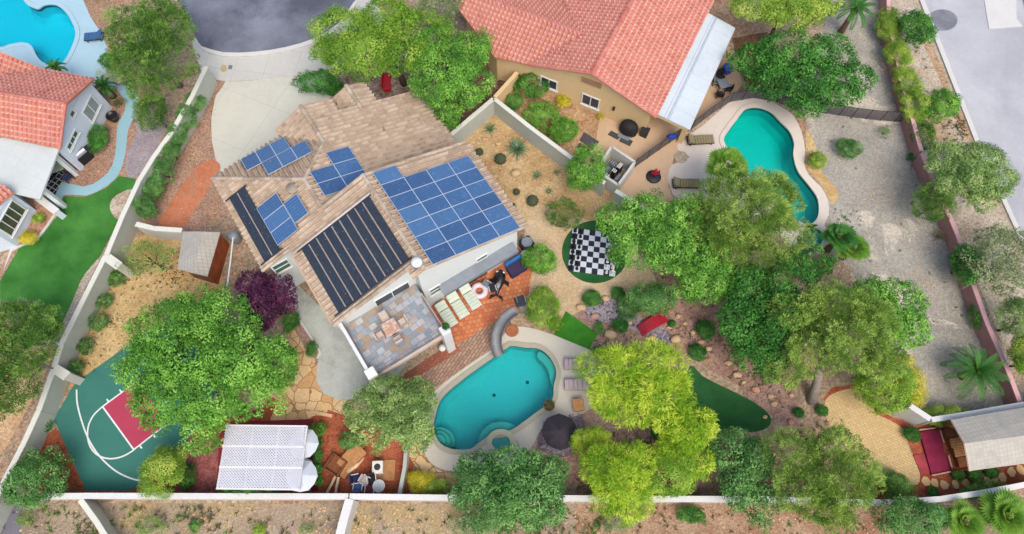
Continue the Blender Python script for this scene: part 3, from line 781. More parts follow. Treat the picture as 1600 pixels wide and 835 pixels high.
sheet('planting_bed', [(444,486),(455,484),(466,500),(478,517),(490,534),(500,552),(494,562),(484,553),(472,536),(458,512)], None, m_mulch, 1)
slab('kerb', [(453,482),(458,484),(482,517),(503,552),(498,562),(495,560),(499,551),(478,518)], 0, .12, m_kerb)
# NE neighbour
sheet('patio', [(772,160),(830,100),(1020,170),(1120,70),(1145,75),(1150,100),(1160,130),(1140,160),(1080,200),(1052,250),(1044,290),(1052,312),(1000,322),(940,286),(888,246)], zl(), m_patio_ne, 1)
sheet('planting_bed', [(778,160),(812,110),(880,135),(940,180),(935,195),(928,240),(905,250),(888,242)], zl(), soil('shrub_bed', A(176,140,104), A(204,168,128), A(150,108,80), .5, 10, .3), 1)
sheet('planting_bed', [(1000,322),(1052,312),(1110,312),(1125,330),(1100,380),(1040,380)], zl(), m_gold)
sheet('pool_deck', [(1166,152),(1192,154),(1222,168),(1240,182),(1252,205),(1258,235),(1256,255),(1264,274),(1282,292),(1293,312),(1295,335),(1288,352),(1296,372),(1290,392),(1270,400),(1240,390),(1200,350),(1140,330),(1110,312),(1060,310),(1048,296),(1044,276),(1050,258),(1078,246),(1060,236),(1062,222),(1100,195),(1140,160)], zl(), m_deck_ne, 2, holes=[ccw(POOLNE), ccw(SPANE)])
sheet('yard_soil', [(1260,200),(1275,230),(1285,270),(1310,300),(1300,320),(1284,290),(1266,270),(1260,255)], zl(), m_gold, 2)
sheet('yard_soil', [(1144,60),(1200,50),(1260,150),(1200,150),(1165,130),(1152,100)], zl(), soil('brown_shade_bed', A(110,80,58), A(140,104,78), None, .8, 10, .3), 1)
# bottom strip
sheet('dirt_strip', [(-100,786),(1600,790),(1800,1100),(-200,1100)], zl(), m_strip)
sheet('dirt_strip', [(900,788),(1420,790),(1400,860),(900,860)], zl(), soil('rust_dirt', A(160,128,102), A(184,154,126), A(158,116,92), .5, 10, .22))
sheet('pavement', [(-80,776),(30,776),(36,790),(30,860),(-80,900)], zl(), concrete('grey_slab', A(122,118,130), .12))
sheet('planting_bed', [(690,110),(760,60),(830,100),(775,160),(715,205)], zl(), soil('bark_soil', A(110,84,72), A(150,120,104), None, .8, 10, .4))
sheet('planting_bed', [(505,105),(600,60),(700,110),(650,150),(545,175),(520,150)], zl(), soil('grey_rock_bed', A(140,120,108), A(176,156,142), A(120,100,90), .8, 8, .45), 1)
# ------------------------------------------------------------------ roofs
PU, PV = .34, .38
def tile_sheet(mb, poly, down, off=0.0):
    """barrel tiles laid on one convex roof facet; poly: 3-D points, down: plan direction of fall"""
    pl = plane3(*poly[:3]); n = pl[1]
    d = Vector((down[0], down[1], 0)); d = (d - n*d.dot(n)).normalized(); a = n.cross(d).normalized()
    o = Vector((0, 0, 0)); o = o - n*((o-pl[0]).dot(n))
    U = [(p-o).dot(a) for p in poly]; Vv = [(p-o).dot(d) for p in poly]
    du = PU/6
    us = np.arange(math.floor(min(U)/PU)*PU, max(U)+du, du)
    vs = []
    k = math.floor(min(Vv)/PV)
    while k*PV < max(Vv)+PV: vs += [k*PV, k*PV+PV*.985]; k += 1
    bm = bmesh.new(); grid = []
    for v in vs:
        row = []; ph = (v/PV) % 1.0
        lift = .014*ph if ph < .99 else .014
        for u in us:
            c = math.cos(2*math.pi*u/PU)
            w = .12*(max(0, c)**.8) - .10*(max(0, -c)**.8)
            row.append(bm.verts.new(o + a*u + d*v + n*(w+lift+.05+off)))
        grid.append(row)
    for i in range(len(vs)-1):
        for j in range(len(us)-1):
            bm.faces.new((grid[i][j], grid[i+1][j], grid[i+1][j+1], grid[i][j+1]))
    c0 = sum(poly, Vector())/len(poly)
    for i in range(len(poly)):
        p, q = poly[i], poly[(i+1) % len(poly)]
        nn = (q-p).cross(n).normalized()
        if nn.dot(c0-p) > 0: nn = -nn
        bmesh.ops.bisect_plane(bm, geom=bm.verts[:]+bm.edges[:]+bm.faces[:], plane_co=p, plane_no=nn, clear_outer=True)
    bm.verts.index_update(); b = len(mb.v)
    if mb.uv is None: mb.uv = []
    for v in bm.verts:
        mb.v.append(tuple(v.co)); mb.uv.append(((v.co-o).dot(a)+PU*.25*0, (v.co-o).dot(d)))
    for f in bm.faces: mb.f.append(tuple(b+v.index for v in f.verts))
    bm.free()
def under(mb, poly, th=.16, gap=.0):
    n = plane3(*poly[:3])[1]
    mb.extr([p+n*(.012-gap) for p in poly], (0, 0, -th))
def cap_tiles(mb, p, q, r=.15, step=.4):
    """a run of overlapping half round ridge tiles"""
    p, q = Vector(p), Vector(q); L = (q-p).length; k = max(1, int(L/step)); d = (q-p)/k
    s = d.normalized().cross(Vector((0, 0, 1))).normalized(); up = s.cross(d.normalized())
    for i in range(k):
        b = len(mb.v)
        for e, (t, rr) in enumerate(((-.06, r*1.0), (1.0, r*.86))):
            c = p + d*(i+t)
            for j in range(9):
                th = math.pi*j/8
                mb.v.append(tuple(c + s*math.cos(th)*rr + up*(math.sin(th)*rr*.8+.06)))
        if mb.uv is not None: mb.uv += [(i*.3+.1, .2)]*18
        for j in range(8): mb.f.append((b+j, b+j+1, b+9+j+1, b+9+j))
        mb.f.append(tuple(b+j for j in range(9)))
def ridge_run(par, mat, p, q, r=.15, world=True):
    k_ = MB(); k_.uv = []; cap_tiles(k_, p, q, r); return k_.build('ridge_cap', mat, par, world)
t_tan = tile('tan_roof_tile', [A(134,116,98), A(162,143,123), A(182,163,143), A(206,189,168), A(182,152,128)], A(228,216,200), .26, .38, .34, .30, .9)
t_red = tile('red_roof_tile', [A(182,102,92), A(200,122,110), A(212,140,127), A(194,112,98), A(222,160,147)], A(240,220,210), .42, .38, .34, .28, 2.2)
m_stucco = concrete('white_stucco', A(226,230,228), .05)
m_fascia = paint('tan_fascia', A(204,174,146), .7, .1, 1)
m_fasciaR = paint('salmon_fascia', A(206,140,112), .7, .1, 1)
m_beige = concrete('beige_stucco', A(232,200,150), .07)
m_lblue = concrete('pale_blue_stucco', A(226,236,248), .05)
m_glass = paint('window_glass', A(52,64,76), .12, .25, 1.5, 0, .6)
m_greenglass = paint('green_window_glass', A(64,104,92), .15, .2, 2, 0, .6)
m_frame = paint('window_frame', A(236,238,236), .5, .04)
m_dark = paint('dark_metal', A(58,60,66), .5, .15, 3, .3)
m_grey = paint('grey_metal', A(150,158,166), .45, .1, 2, .3)
m_alu = paint('aluminium_frame', A(206,214,224), .35, .05, 2, .4)
# ------------------------------------------------------------------ main house, in its own frame: s runs SSE along the eaves, t ENE across
HT = math.radians(-57.0); HO = P(820, 352, 5.2); HO = Vector((HO.x+.1, HO.y+.1, 0))
house = thing('house', 'white two storey house with tan tile roof, blue solar panels and black heating mats', 'house', HO, HT)
def HL(s, t, z=0.0): return Vector((s, t, z))
HR = Matrix.Rotation(HT, 3, 'Z')
def HW(s, t, z=0.0): return HO + HR @ Vector((s, t, z))
def h_in(w): return HR.inverted() @ (w-HO)
zPW = lambda t: 7.65+(t+7.2)*.33
zP1s = lambda t: 7.65-(t+7.2)*.34
zP1n = lambda t: 6.63-(t+10.3)*.36
zN = lambda s: 6.63+(s+9.5)*.36
zG = lambda t: 5.802+(t+8.0)*.445
def fac(pts, zf, ax=1): return [HL(s, t, zf(t if ax else s)) for s, t in pts]
facets = [
 (fac([(-14.0,-6.0),(-14.0,0),(-6.9,0),(-6.9,-6.0)], zP1n), (0,1)),
 (fac([(-15.2,-8.0),(-15.2,-6.0),(-6.9,-6.0),(-6.9,-8.0)], zP1n), (0,1)),
 (fac([(-9.5,-10.3),(-11.8,-8.0),(-6.9,-8.0),(-6.9,-10.3)], zP1n), (0,1)),
 (fac([(-13.9,-15.3),(-9.5,-10.3),(-11.8,-8.0),(-14.5,-10.2)], zN, 0), (-1,0)),
 (fac([(-11.8,-8.0),(-15.2,-8.0),(-15.2,-10.2),(-14.5,-10.2)], zG), (0,-1)),
 (fac([(-13.9,-15.3),(-12.05,-13.2),(-6.2,-13.2),(-6.2,-15.3)], zPW), (0,-1)),
 (fac([(-12.05,-13.2),(-9.5,-10.3),(-.4,-10.3),(-.4,-13.2)], zPW), (0,-1)),
 (fac([(-7.15,-10.3),(-7.15,-7.2),(-.4,-7.2),(-.4,-10.3)], zPW), (0,-1)),
 (fac([(-7.15,-7.2),(-7.15,0),(.2,0),(.2,-7.2)], zP1s), (0,1)),
 (fac([(-.4,-8.0),(-.4,-7.2),(.2,-7.2),(.2,-8.0)], zPW), (0,-1)),
]
# little gable over the entry
eg = [HL(-15.9,-4.5,4.6), HL(-13.6,-4.5,4.6)]
facets += [([eg[0], eg[1], HL(-13.6,-5.9,4.0), HL(-15.9,-5.9,4.0)], (0,-1)), ([eg[0], eg[1], HL(-13.6,-3.2,4.0), HL(-15.9,-3.2,4.0)], (0,1))]
rb = MB(); ub = MB()
for pl, dn in facets:
    tile_sheet(rb, pl, dn); under(ub, pl)
roof = rb.build('roof', t_tan, house, False)
ub.build('fascia', m_fascia, house, False)
for p, q in (((-7.15,-7.2,7.65),(.2,-7.2,7.65)), ((-9.5,-10.3,6.63),(-7.2,-10.3,6.63)), ((-9.5,-10.3,6.63),(-13.9,-15.3,5.0)), ((-9.5,-10.3,6.63),(-11.8,-8.0,5.81)),
             ((-11.8,-8.0,5.81),(-15.2,-8.0,5.81)), (eg[0], eg[1]), ((-7.1,-7.2,7.65),(-7.1,-10.3,6.63)), ((-.45,-7.3,7.62),(-.45,-13.2,5.67))):
    ridge_run(house, t_tan, p, q, .15, False)
for (s, z0f, t0, t1) in ((.15, zP1s, -7.2, 0), (-7.1, zP1s, -7.2, 0), (-6.25, zPW, -15.3, -13.2)):
    ridge_run(house, t_tan, (s, t0, z0f(t0)), (s, t1, z0f(t1)), .11, False)
wb = MB()
def tz(s0, s1, pts): wb.extr([HL(s0, t, z) for t, z in pts], (s1-s0, 0, 0))
tz(-.35, -6.95, [(-7.55,0),(-.45,0),(-.45,zP1s(-.45)-.12),(-7.2,zP1s(-7.2)-.12),(-7.55,zPW(-7.55)-.12)])
tz(-1.2, -6.94, [(-13.0,0),(-7.56,0),(-7.56,zPW(-7.56)-.12),(-13.0,zPW(-13.0)-.12)])
tz(-6.65, -9.45, [(-14.9,0),(-10.31,0),(-10.31,zPW(-10.31)-.12),(-14.9,zPW(-14.9)-.12)])
tz(-9.46, -13.5, [(-14.9,0),(-10.31,0),(-10.31,4.85),(-14.9,4.85)])
tz(-6.96, -13.6, [(-10.3,0),(-.45,0),(-.45,zP1n(-.45)-.12),(-8.1,zP1n(-8.1)-.12),(-8.3,zP1n(-8.1)-.2),(-10.3,zG(-10.3)-.12)])
tz(-13.61, -14.8, [(-9.9,0),(-6.3,0),(-6.3,zP1n(-6.3)-.12),(-8.1,zP1n(-8.1)-.12),(-9.9,zG(-9.9)-.12)])
for t in (-5.4, -3.8): wb.box((-15.7, t, 1.85), (.35, .35, 3.7))
wb.build('wall', m_stucco, house, False)
def wallpt(u, v, s0):                                   # where a photo ray meets the wall plane s = s0
    return h_in(hit((HW(s0, 0), HR @ Vector((1, 0, 0))), u, v))
def h_window(s0, t, z, w, h, mat=m_glass, split='v', name='window'):
    f = MB()
    for a, b, c, d in ((-w/2-.06, -h/2-.06, w+.12, .07), (-w/2-.06, h/2-.01, w+.12, .07), (-w/2-.06, -h/2, .07, h), (w/2-.01, -h/2, .07, h)):
        f.box((s0+.03, t+a+c/2, z+b+d/2), (.07, c, d))
    if split == 'v': f.box((s0+.031, t, z), (.065, .06, h))
    else: f.box((s0+.031, t, z), (.065, w, .06))
    fr = f.build(name, m_frame, house, False)
    MB().box((s0+.012, t, z), (.02, w, h)).build('pane', mat, fr, False)
    MB().box((s0+.05, t, z-h/2-.08), (.12, w+.2, .05)).build('sill', m_frame, fr, False)
for (u, v) in ((753, 405), (680, 453)):
    p = wallpt(u, v, -.35); h_window(-.35, p.y, p.z, .75, .95, m_greenglass, 'h')
a, b = wallpt(590, 474, -1.2), wallpt(637, 447, -1.2)
p = (a+b)/2; h_window(-1.2, p.y, p.z, abs(b.y-a.y)+.2, 1.25, m_glass, 'v')
p = wallpt(440, 416, -6.65); h_window(-6.65, p.y, p.z, 1.0, 1.1, m_greenglass, 'h')
# grey awning case along the ground floor of the south wall
a, b = wallpt(690, 466, -.35), wallpt(800, 399, -.35)
zz = 2.75
aw = MB(); aw.box((-.35+.40, (a.y+b.y)/2, zz), (.78, abs(b.y-a.y), .16)); aw.build('awning', m_grey, house, False)
MB().box((.42, (a.y+b.y)/2, zz-.16), (.05, abs(b.y-a.y), .22)).build('awning_valance', paint('valance_grey', A(128,136,140), .8), house, False)
dd = MB()
dd.box((-.33, -4.2, 1.1), (.05, 2.6, 2.1)); dd.build('patio_door', m_glass, house, False)
# gutters and roof odds and ends
gb = MB(); gb.box((-3.2, -13.28, zPW(-13.2)-.06), (5.2, .12, .11)); gb.build('gutter', m_fascia, house, False)
gb = MB(); gb.tube([(-1.05, -13.1, 5.2), (-1.05, -13.1, .05)], .05); gb.build('downspout', m_frame, house, False)
p = h_in(hit(plane3(HW(-.5,-7.2,7.65), HW(-5,-7.2,7.65), HW(-.5,-6,zP1s(-6))), 652, 413))
sk = MB(); sk.lathe((p.x, p.y, p.z-.1), [(.30, 0), (.30, .28), (.36, .30), (.36, .36)], 20); sv = sk.build('skylight_tube', m_grey, house, False, True)
MB().lathe((p.x, p.y, p.z+.26), [(.35, 0), (.32, .10), (.22, .2), (.08, .25), (.01, .26)], 20).build('dome', m_white, sv, False, True)
p = h_in(hit(plane3(HW(-8,-12,zPW(-12)), HW(-9,-11,zPW(-11)), HW(-7,-11,zPW(-11))), 458, 296))
sk = MB(); sk.lathe((p.x, p.y, p.z-.1), [(.34, 0), (.34, .22), (.40, .24), (.38, .30), (.05, .36)], 20); sk.build('roof_vent', paint('weathered_vent', A(160,148,130), .7, .15), house, False, True)
for (u, v) in ((526, 163), (598, 196), (430, 264)):
    p = h_in(hit(plane3(HW(0,0,5), HW(1,0,5), HW(0,1,5)), u, v)); zz = zP1n(p.y) if u > 500 else zN(p.x)
    MB().tube([(p.x, p.y, zz-.05), (p.x, p.y, zz+.42)], .045).build('vent_pipe', paint('pipe_brown', A(150,120,100), .7), house, False, True)
# solar panels
def pv_mat():
    t = NT('solar_cells'); uv = t.n('ShaderNodeUVMap').outputs[0]
    sx = t.n('ShaderNodeSeparateXYZ'); t.l(uv, sx.inputs[0])
    ms = []
    for i, k in ((0, 12), (1, 8)):
        f = t.mth('FRACT', t.mth('MULTIPLY', sx.outputs[i], k)); ms.append(t.mth('GREATER_THAN', t.mth('ABSOLUTE', t.mth('SUBTRACT', f, .5)), .44))
    g = t.mth('MAXIMUM', ms[0], ms[1])
    oi = t.n('ShaderNodeObjectInfo').outputs['Random']
    base = t.ramp(t.mth('ADD', t.mth('MULTIPLY', oi, .62), t.mth('MULTIPLY', t.noise(t.pos(), .7, 5, .65), .38)), [(.15, A(28,62,108)), (.5, A(50,90,138)), (.85, A(72,112,156))])
    col = t.mix(g, base, A(112,146,186))
    return t.done(t.bsdf(col, t.ramp(t.noise(t.pos(), 2.5, 5, .7), [(.3, (.12,)*3), (.7, (.34,)*3)]), None, 0, .6))
m_pv = pv_mat()
def array_on(plane, name='solar_array'):
    return plane
def pv_panel(par, corners, n):
    """one module between four 3-D corners (clockwise), held .12 m above the tiles"""
    c = [p + n*.25 for p in corners]; e1 = (c[1]-c[0]).normalized(); e2 = (c[3]-c[0]).normalized()
    g = .03; q = [c[0]+e1*g+e2*g, c[1]-e1*g+e2*g, c[2]-e1*g-e2*g, c[3]+e1*g-e2*g]
    mb = MB(); mb.uv = [(0,0),(1,0),(1,1),(0,1)]*1
    mb.v = [tuple(p+n*.012) for p in q]; mb.f = [(0,1,2,3)] if (q[1]-q[0]).cross(q[2]-q[0]).dot(n) > 0 else [(3,2,1,0)]
    return mb.build('solar_panel', m_pv, par, False), q
def pv_array(cells, o3, e1, e2, n, w, h):
    """cells: list of (col,row); o3 local origin; e1 across, e2 down the array"""
    fr = MB()
    for (i, j) in cells:
        c0 = o3+e1*(w*i)+e2*(h*j)
        q = [c0, c0+e1*w, c0+e1*w+e2*h, c0+e2*h]
        q = [p+n*.25 for p in q]
        fr.extr([p-n*.045 for p in (q if (q[1]-q[0]).cross(q[2]-q[0]).dot(n) > 0 else q[::-1])], n*.05)
    par = fr.build('solar_array', m_alu, house, False)
    for (i, j) in cells:
        c0 = o3+e1*(w*i)+e2*(h*j)
        pv_panel(par, [c0, c0+e1*w, c0+e1*w+e2*h, c0+e2*h], n)
    rl = MB()
    rows = sorted({j for _, j in cells})
    for j in rows:
        cs = [i for i, jj in cells if jj == j]
        for f in (.25, .75):
            a = o3+e1*(w*min(cs)-.1)+e2*(h*(j+f))+n*.17; b = o3+e1*(w*(max(cs)+1)+.1)+e2*(h*(j+f))+n*.17
            rl.tube([a, b], .025, 6)
    rl.build('mounting_rail', m_dark, par, False)
def hplane(zf, ax=1):
    if ax: return plane3(HW(0,0,zf(0)), HW(1,0,zf(0)), HW(0,1,zf(1)))
    return plane3(HW(0,0,zf(0)), HW(0,1,zf(0)), HW(1,0,zf(1)))
def on(zf, u, v, ax=1, lift=.25):
    pl = hplane(zf, ax); return h_in(hit((pl[0]+pl[1]*lift, pl[1]), u, v)) - HR.inverted() @ pl[1]*lift
def basis(zf, ax=1):
    n = HR.inverted() @ hplane(zf, ax)[1]
    if ax:
        es = Vector((1, 0, 0)); et = n.cross(es).normalized()
    else:
        et = Vector((0, 1, 0)); es = et.cross(n).normalized()
    return n, es, et            # es: along s, et: along t, both in the slope
# east array: 4 across (t), 7 down (s)
n, es, et = basis(zP1s)
a = on(zP1s, 582, 270); b = on(zP1s, 683, 411); c = on(zP1s, 816, 350)
hh = (b-a).length/7; ww = (c-b).length/4
print('PV', hh, ww, a, b, c)
pv_array([(0, j) for j in range(7)]+[(i, j) for i in (1, 2, 3) for j in range(1, 7)], a, et, es, n, ww, hh)
n, es, et = basis(zP1n)
a = on(zP1n, 507, 239); b = on(zP1n, 544, 306)
pv_array([(1, 0), (1, 1), (0, 1), (0, 2), (1, 2)], on(zP1n, 509, 239)-et*ww, et, es, n, ww, hh)
n, es, et = basis(zN, 0)
a = on(zN, 376, 249, 0); b = on(zN, 441, 211, 0)
ll = (b-a).length/3
pv_array([(0, 0), (1, 0), (2, 0), (1, 1), (2, 1), (3, 1)], a, et, es, n, ll, ll*1.38)
n, es, et = basis(zPW)
sh = Vector((0, -.32, 0)); a = on(zPW, 435, 292)+sh; b = on(zPW, 408, 322)+sh; c = on(zPW, 449, 373)+sh
w2 = (a-b).length; h2 = (c-b).length/3
pv_array([(0, 0), (0, 1), (0, 2)], b, et, es, n, w2, h2)
pv_array([(0, 0)], b+et*(w2+.02)+es*(h2*.95), et, es, n, h2*1.06, w2*.98)
# black pool heating mats
def mat_black():
    t = NT('pool_heater_rubber'); p = t.pos()
    mp = t.n('ShaderNodeMapping'); mp.inputs['Rotation'].default_value = (0, 0, -HT); t.l(p, mp.inputs[0])
    sx = t.n('ShaderNodeSeparateXYZ'); t.l(mp.outputs[0], sx.inputs[0])
    w = t.mth('ABSOLUTE', t.mth('SUBTRACT', t.mth('FRACT', t.mth('MULTIPLY', sx.outputs[1], 18)), .5))
    n = t.noise(mp.outputs[0], 6, 5, .75)
    col = t.ramp(n, [(.3, A(34,44,56)), (.6, A(52,62,76)), (.74, A(84,96,110))])
    v = t.vor(mp.outputs[0], 3.2)
    sp = t.mth('LESS_THAN', v.outputs['Distance'], .085)
    col = t.mix(sp, col, A(150,160,170))
    return t.done(t.bsdf(col, .6, t.bump(w, .012), 0, .3))
m_mat = mat_black()
m_pvc = paint('pale_pvc', A(206,194,186), .5, .12, 6)
def heater(zf, s0, s1, t0, t1, k, glass=False):
    n, es, et = basis(zf)
    z = lambda s, t: Vector((s, t, zf(t)))+n*.22
    par = MB().tube([z(s0-.06, t0-.25), z(s0-.06, t1+.1)], .045, 8).build('pool_heater', m_mat, house, False, True)
    MB().tube([z(s1+.06, t0-.25), z(s1+.06, t1+.1)], .045, 8).build('header_pipe', m_mat, par, False, True)
    w = (t1-t0)/k
    for i in range(k):
        a0, a1 = t0+w*i+.05, t0+w*(i+1)-.05
        q = [z(s0, a0), z(s1, a0), z(s1, a1), z(s0, a1)]
        MB().extr([p-n*.02 for p in q], n*.04).build('heater_strip', m_mat, par, False)
    for i in range(1, k):
        MB().tube([z(s0, t0+w*i), z(s1, t0+w*i)], .022, 6).build('tie_strap', m_pvc, par, False)
a = on(zPW, 472, 398); b = on(zPW, 572, 303); c = on(zPW, 530, 490); d = on(zPW, 641, 399)
print('MAT', a, b, c, d)
heater(zPW, (a.x+b.x)/2, (c.x+d.x)/2, (a.y+c.y)/2, (b.y+d.y)/2, 9)
a = on(zPW, 354, 316); b = on(zPW, 379, 293); c = on(zPW, 417, 408); d = on(zPW, 440, 384)
print('MAT2', a, b, c, d)
heater(zPW, (a.x+b.x)/2, (c.x+d.x)/2, (a.y+c.y)/2, (b.y+d.y)/2, 2)
sk = MB()
n, es, et = basis(zPW)
a = on(zPW, 453, 402); b = on(zPW, 572, 300)
sk.tube([Vector((-5.75, -13.1, zPW(-13.1)))+n*.24, Vector((-5.75, -7.4, zPW(-7.4)))+n*.24], .07, 8)
sk.build('pipe', m_pvc, house, False, True)
# balcony
BZ = 3.0
bw = [h_in(P(u, v, BZ)) for u, v in ((534,524),(654,457),(697,517),(594,594))]
print('BALC', bw)
bs0, bs1 = -1.2, (bw[2].x+bw[3].x)/2; bt0, bt1 = (bw[0].y+bw[3].y)/2, (bw[1].y+bw[2].y)/2
m_slate = pavers('slate_flags', [A(112,126,140), A(152,164,174), A(186,190,196), A(178,152,122), A(142,154,164), A(200,196,188), A(130,142,154)], (.5, .4), math.radians(-38), A(158,158,164), .03, .6, .02)
bal = MB(); bal.box(((bs0+bs1)/2+.002, (bt0+bt1)/2, BZ-.11), (bs1-bs0-.004, bt1-bt0, .2)); balc = bal.build('balcony', m_slate, house, False)
fr = MB()
for (x, y, sx, sy) in ((bs1-.06, (bt0+bt1)/2, .16, bt1-bt0), ((bs0+bs1)/2, bt0, bs1-bs0, .16), ((bs0+bs1)/2+.4, bt1, bs1-bs0-.8, .14)):
    fr.box((x, y, BZ-.14), (sx, sy, .34))
fr.build('deck_edge', paint('balcony_beam', A(206,190,176), .7, .08), balc, False)
rl = MB()
for (p, q) in (((bs0+.1, bt0+.12), (bs1-.2, bt0+.12)), ((bs1-.16, bt0+.2), (bs1-.16, bt1-.2)), ((bs0+1.3, bt1-.1), (bs1-.2, bt1-.1))):
    for h in (.12, 1.02): rl.tube([(*p, BZ+h), (*q, BZ+h)], .03, 6)
    L = math.hypot(q[0]-p[0], q[1]-p[1]); k = int(L/.14)
    for i in range(k+1):
        x, y = p[0]+(q[0]-p[0])*i/k, p[1]+(q[1]-p[1])*i/k
        rl.tube([(x, y, BZ), (x, y, BZ+1.0)], .011, 4, False)
rl.build('railing', paint('grey_rail', A(140,130,134), .5, .1), balc, False)
ps = MB(); ps.box((bs0+.5, bt0-.03, BZ+.05), (1.0, .1, .3)); 
wr = MB(); wr.box(((bs0+bs1)/2-.2, bt0-.0, BZ+1.1), (bs1-bs0-.3, .2, .1)); wr.build('rail_cap', m_stucco, balc, False)
MB().bbox((bs1-.1, bt0+.1, 2.12), (.62, .62, 4.24), 0, .04).build('pillar', m_white, house, False)
MB().bbox((bs1-.0, bt1-.05, 2.1), (.58, .58, 4.2), 0, .04).build('pillar', m_white, house, False)
MB().box((bs0+.15, bt0-.0, 3.6), (.35, .22, 1.2)).build('pillar', m_white, house, False)
pl_ = MB(); 
# entry: dark red door frame side wall at north corner
# ------------------------------------------------------------------ free walls
m_wall = concrete('grey_block_wall', A(186,190,178), .12)
m_wallw = concrete('whitewashed_wall', A(206,204,196), .12)
m_pinkwall = concrete('pink_block_wall', A(186,138,132), .18)
m_cap = concrete('wall_cap_stone', A(222,222,208), .08)
m_capw = concrete('white_wall_cap', A(226,224,220), .08)
m_cappink = concrete('pink_cap', A(226,176,176), .08)
def wall(label, px, h, th, mat, cap, base=None, name='boundary_wall', capw=.10, gap=None):
    pts = [P(u, v, h) for u, v in px]
    c = pts[0]; t = thing(name, label, 'wall', (c.x, c.y, 0))
    lo = [Vector((p.x, p.y, h-.09)) for p in pts]
    path_walls(lo, th, -.02).build('wall_body', mat, t)
    path_walls(pts, th+capw, h-.087).build('cap', cap, t)
    return t
wl = wall('long pale block wall beside the neighbour\'s lawn and gravel, north section', [(322,104),(300,150),(268,206),(240,245),(217,282),(190,340),(166,398)], 2.0, .22, m_wall, m_cap)
for q in ((164,400),): pass
wall('lower pale block wall with shrubs along its foot, beside the gold soil', [(164.5,400),(140,448),(120,488),(96,536),(84,574)], 1.8, .22, m_wall, m_cap)
wall('pale block wall running from the basketball court to the bottom left corner', [(83,577),(60,642),(36,694),(6,752),(-40,850)], 1.65, .22, m_wall, m_cap)
wall('small white end pier crossing the block wall above the shrub row', [(163,399),(186,416)], 1.9, .5, m_wallw, m_cap, name='wall_pier')
wall('small white end pier on the block wall beside the green court', [(84,575),(104,588)], 1.75, .5, m_wallw, m_cap, name='wall_pier')
wall('short white wall by the bottom left court fence post', [(60,528),(96,541)], 1.2, .2, m_wallw, m_cap)
wall('white topped rear wall behind the court and lattice pergola', [(36,776),(140,775),(300,775.5),(544,776)], 1.75, .24, m_wallw, m_capw)
wall('white topped rear wall behind the fire pit and yellow trees', [(546,776),(700,778),(925,779),(1100,780),(1196,780)], 1.75, .24, m_wallw, m_capw)
wall('curving white topped rear wall beyond the gold paved patio', [(1198,780),(1332,785),(1400,785),(1470,780),(1530,771),(1580,762),(1640,750)], 1.75, .22, m_wallw, m_capw)
wall('thick white wall running down from the rear wall below the fire pit', [(546,780),(536,815),(520,880)], 1.8, .4, m_wallw, m_capw)
wall('thin grey wall running down from the rear wall below the court', [(125,781),(150,815),(190,880)], 1.4, .22, m_wall, m_cap)
wall('short pale side wall joining the boundary to the weathered shed', [(212,350),(240,357),(284,360)], 1.6, .25, m_wallw, m_cap)
wall('grey wall around the desert garden corner, rising beside the house', [(700,214),(771,154)], 1.9, .2, m_wall, m_cap)
wall('long grey wall between desert garden and the neighbour\'s shrubs', [(772,154),(830,200),(892,246),(945,286)], 1.9, .2, m_wall, m_cap)
wall('grey wall half hidden by bright trees below the neighbour\'s patio', [(962,298),(1000,322),(1050,352),(1100,380)], 1.9, .2, m_wall, m_cap)
wall('tan stub wall from the garden corner to the beige house', [(773,152),(808,113)], 1.9, .2, m_beige, m_beige)
wall('pink wall under the yellow hedge at the top of the gravel lot', [(1385,-60),(1390,30),(1408,120),(1440,236)], 1.3, .2, m_pinkwall, m_cappink)
wall('pink wall along the middle of the gravel lot, between tree and grey shrubs', [(1441,240),(1470,305),(1497,368),(1520,440)], 1.3, .2, m_pinkwall, m_cappink)
wall('pink wall at the lower end of the gravel lot beside the palm', [(1521,444),(1545,510),(1572,570),(1594,628)], 1.3, .2, m_pinkwall, m_cappink)
wall('white topped wall behind the weathered gazebo', [(1456,656),(1520,646),(1600,632),(1680,618)], 1.7, .22, m_wallw, m_capw)
wall('stepped white wall end beside the yellow shrubs', [(1422,634),(1454,655)], 2.0, .25, m_wallw, m_capw)
# ------------------------------------------------------------------ neighbour houses from roof facets
def wins(par, a, b, c0, w, h, z, mat=m_glass, fm=None, outward=None, split=1):
    """window at fraction c0 along plan line a-b"""
    a, b = Vector((a[0], a[1], 0)), Vector((b[0], b[1], 0)); d = (b-a).normalized(); n = Vector((d.y, -d.x, 0))
    if outward is not None and n.dot(outward) < 0: n = -n
    c = a.lerp(b, c0); rz = math.atan2(d.y, d.x); f = MB()
    for x, y, sx, sz in ((0, z-h/2, w+.14, .08), (0, z+h/2, w+.14, .08), (-w/2, z, .08, h), (w/2, z, .08, h))+tuple((-w/2+w*(i+1)/(split+1), z, .06, h) for i in range(split)):
        p = c+d*x+n*.03; f.box((p.x, p.y, y), (sx, .08, sz), rz)
    fr = f.build('window', fm or m_frame, par)
    p = c+n*.012; MB().box((p.x, p.y, z), (w, .02, h), rz).build('pane', mat, fr)
    p = c+n*.06; MB().box((p.x, p.y, z-h/2-.08), (w+.24, .14, .05), rz).build('sill', fm or m_frame, fr)
def vwall(mb, a, b, th=.2, z0=0):
    """wall under a roof edge a-b (3-D points), thickness inwards is up to the caller's point order"""
    a, b = Vector(a), Vector(b); d = Vector((b.x-a.x, b.y-a.y, 0)).normalized(); n = Vector((-d.y, d.x, 0))*th
    mb.extr([Vector((a.x, a.y, z0)), Vector((b.x, b.y, z0)), b, a], n)
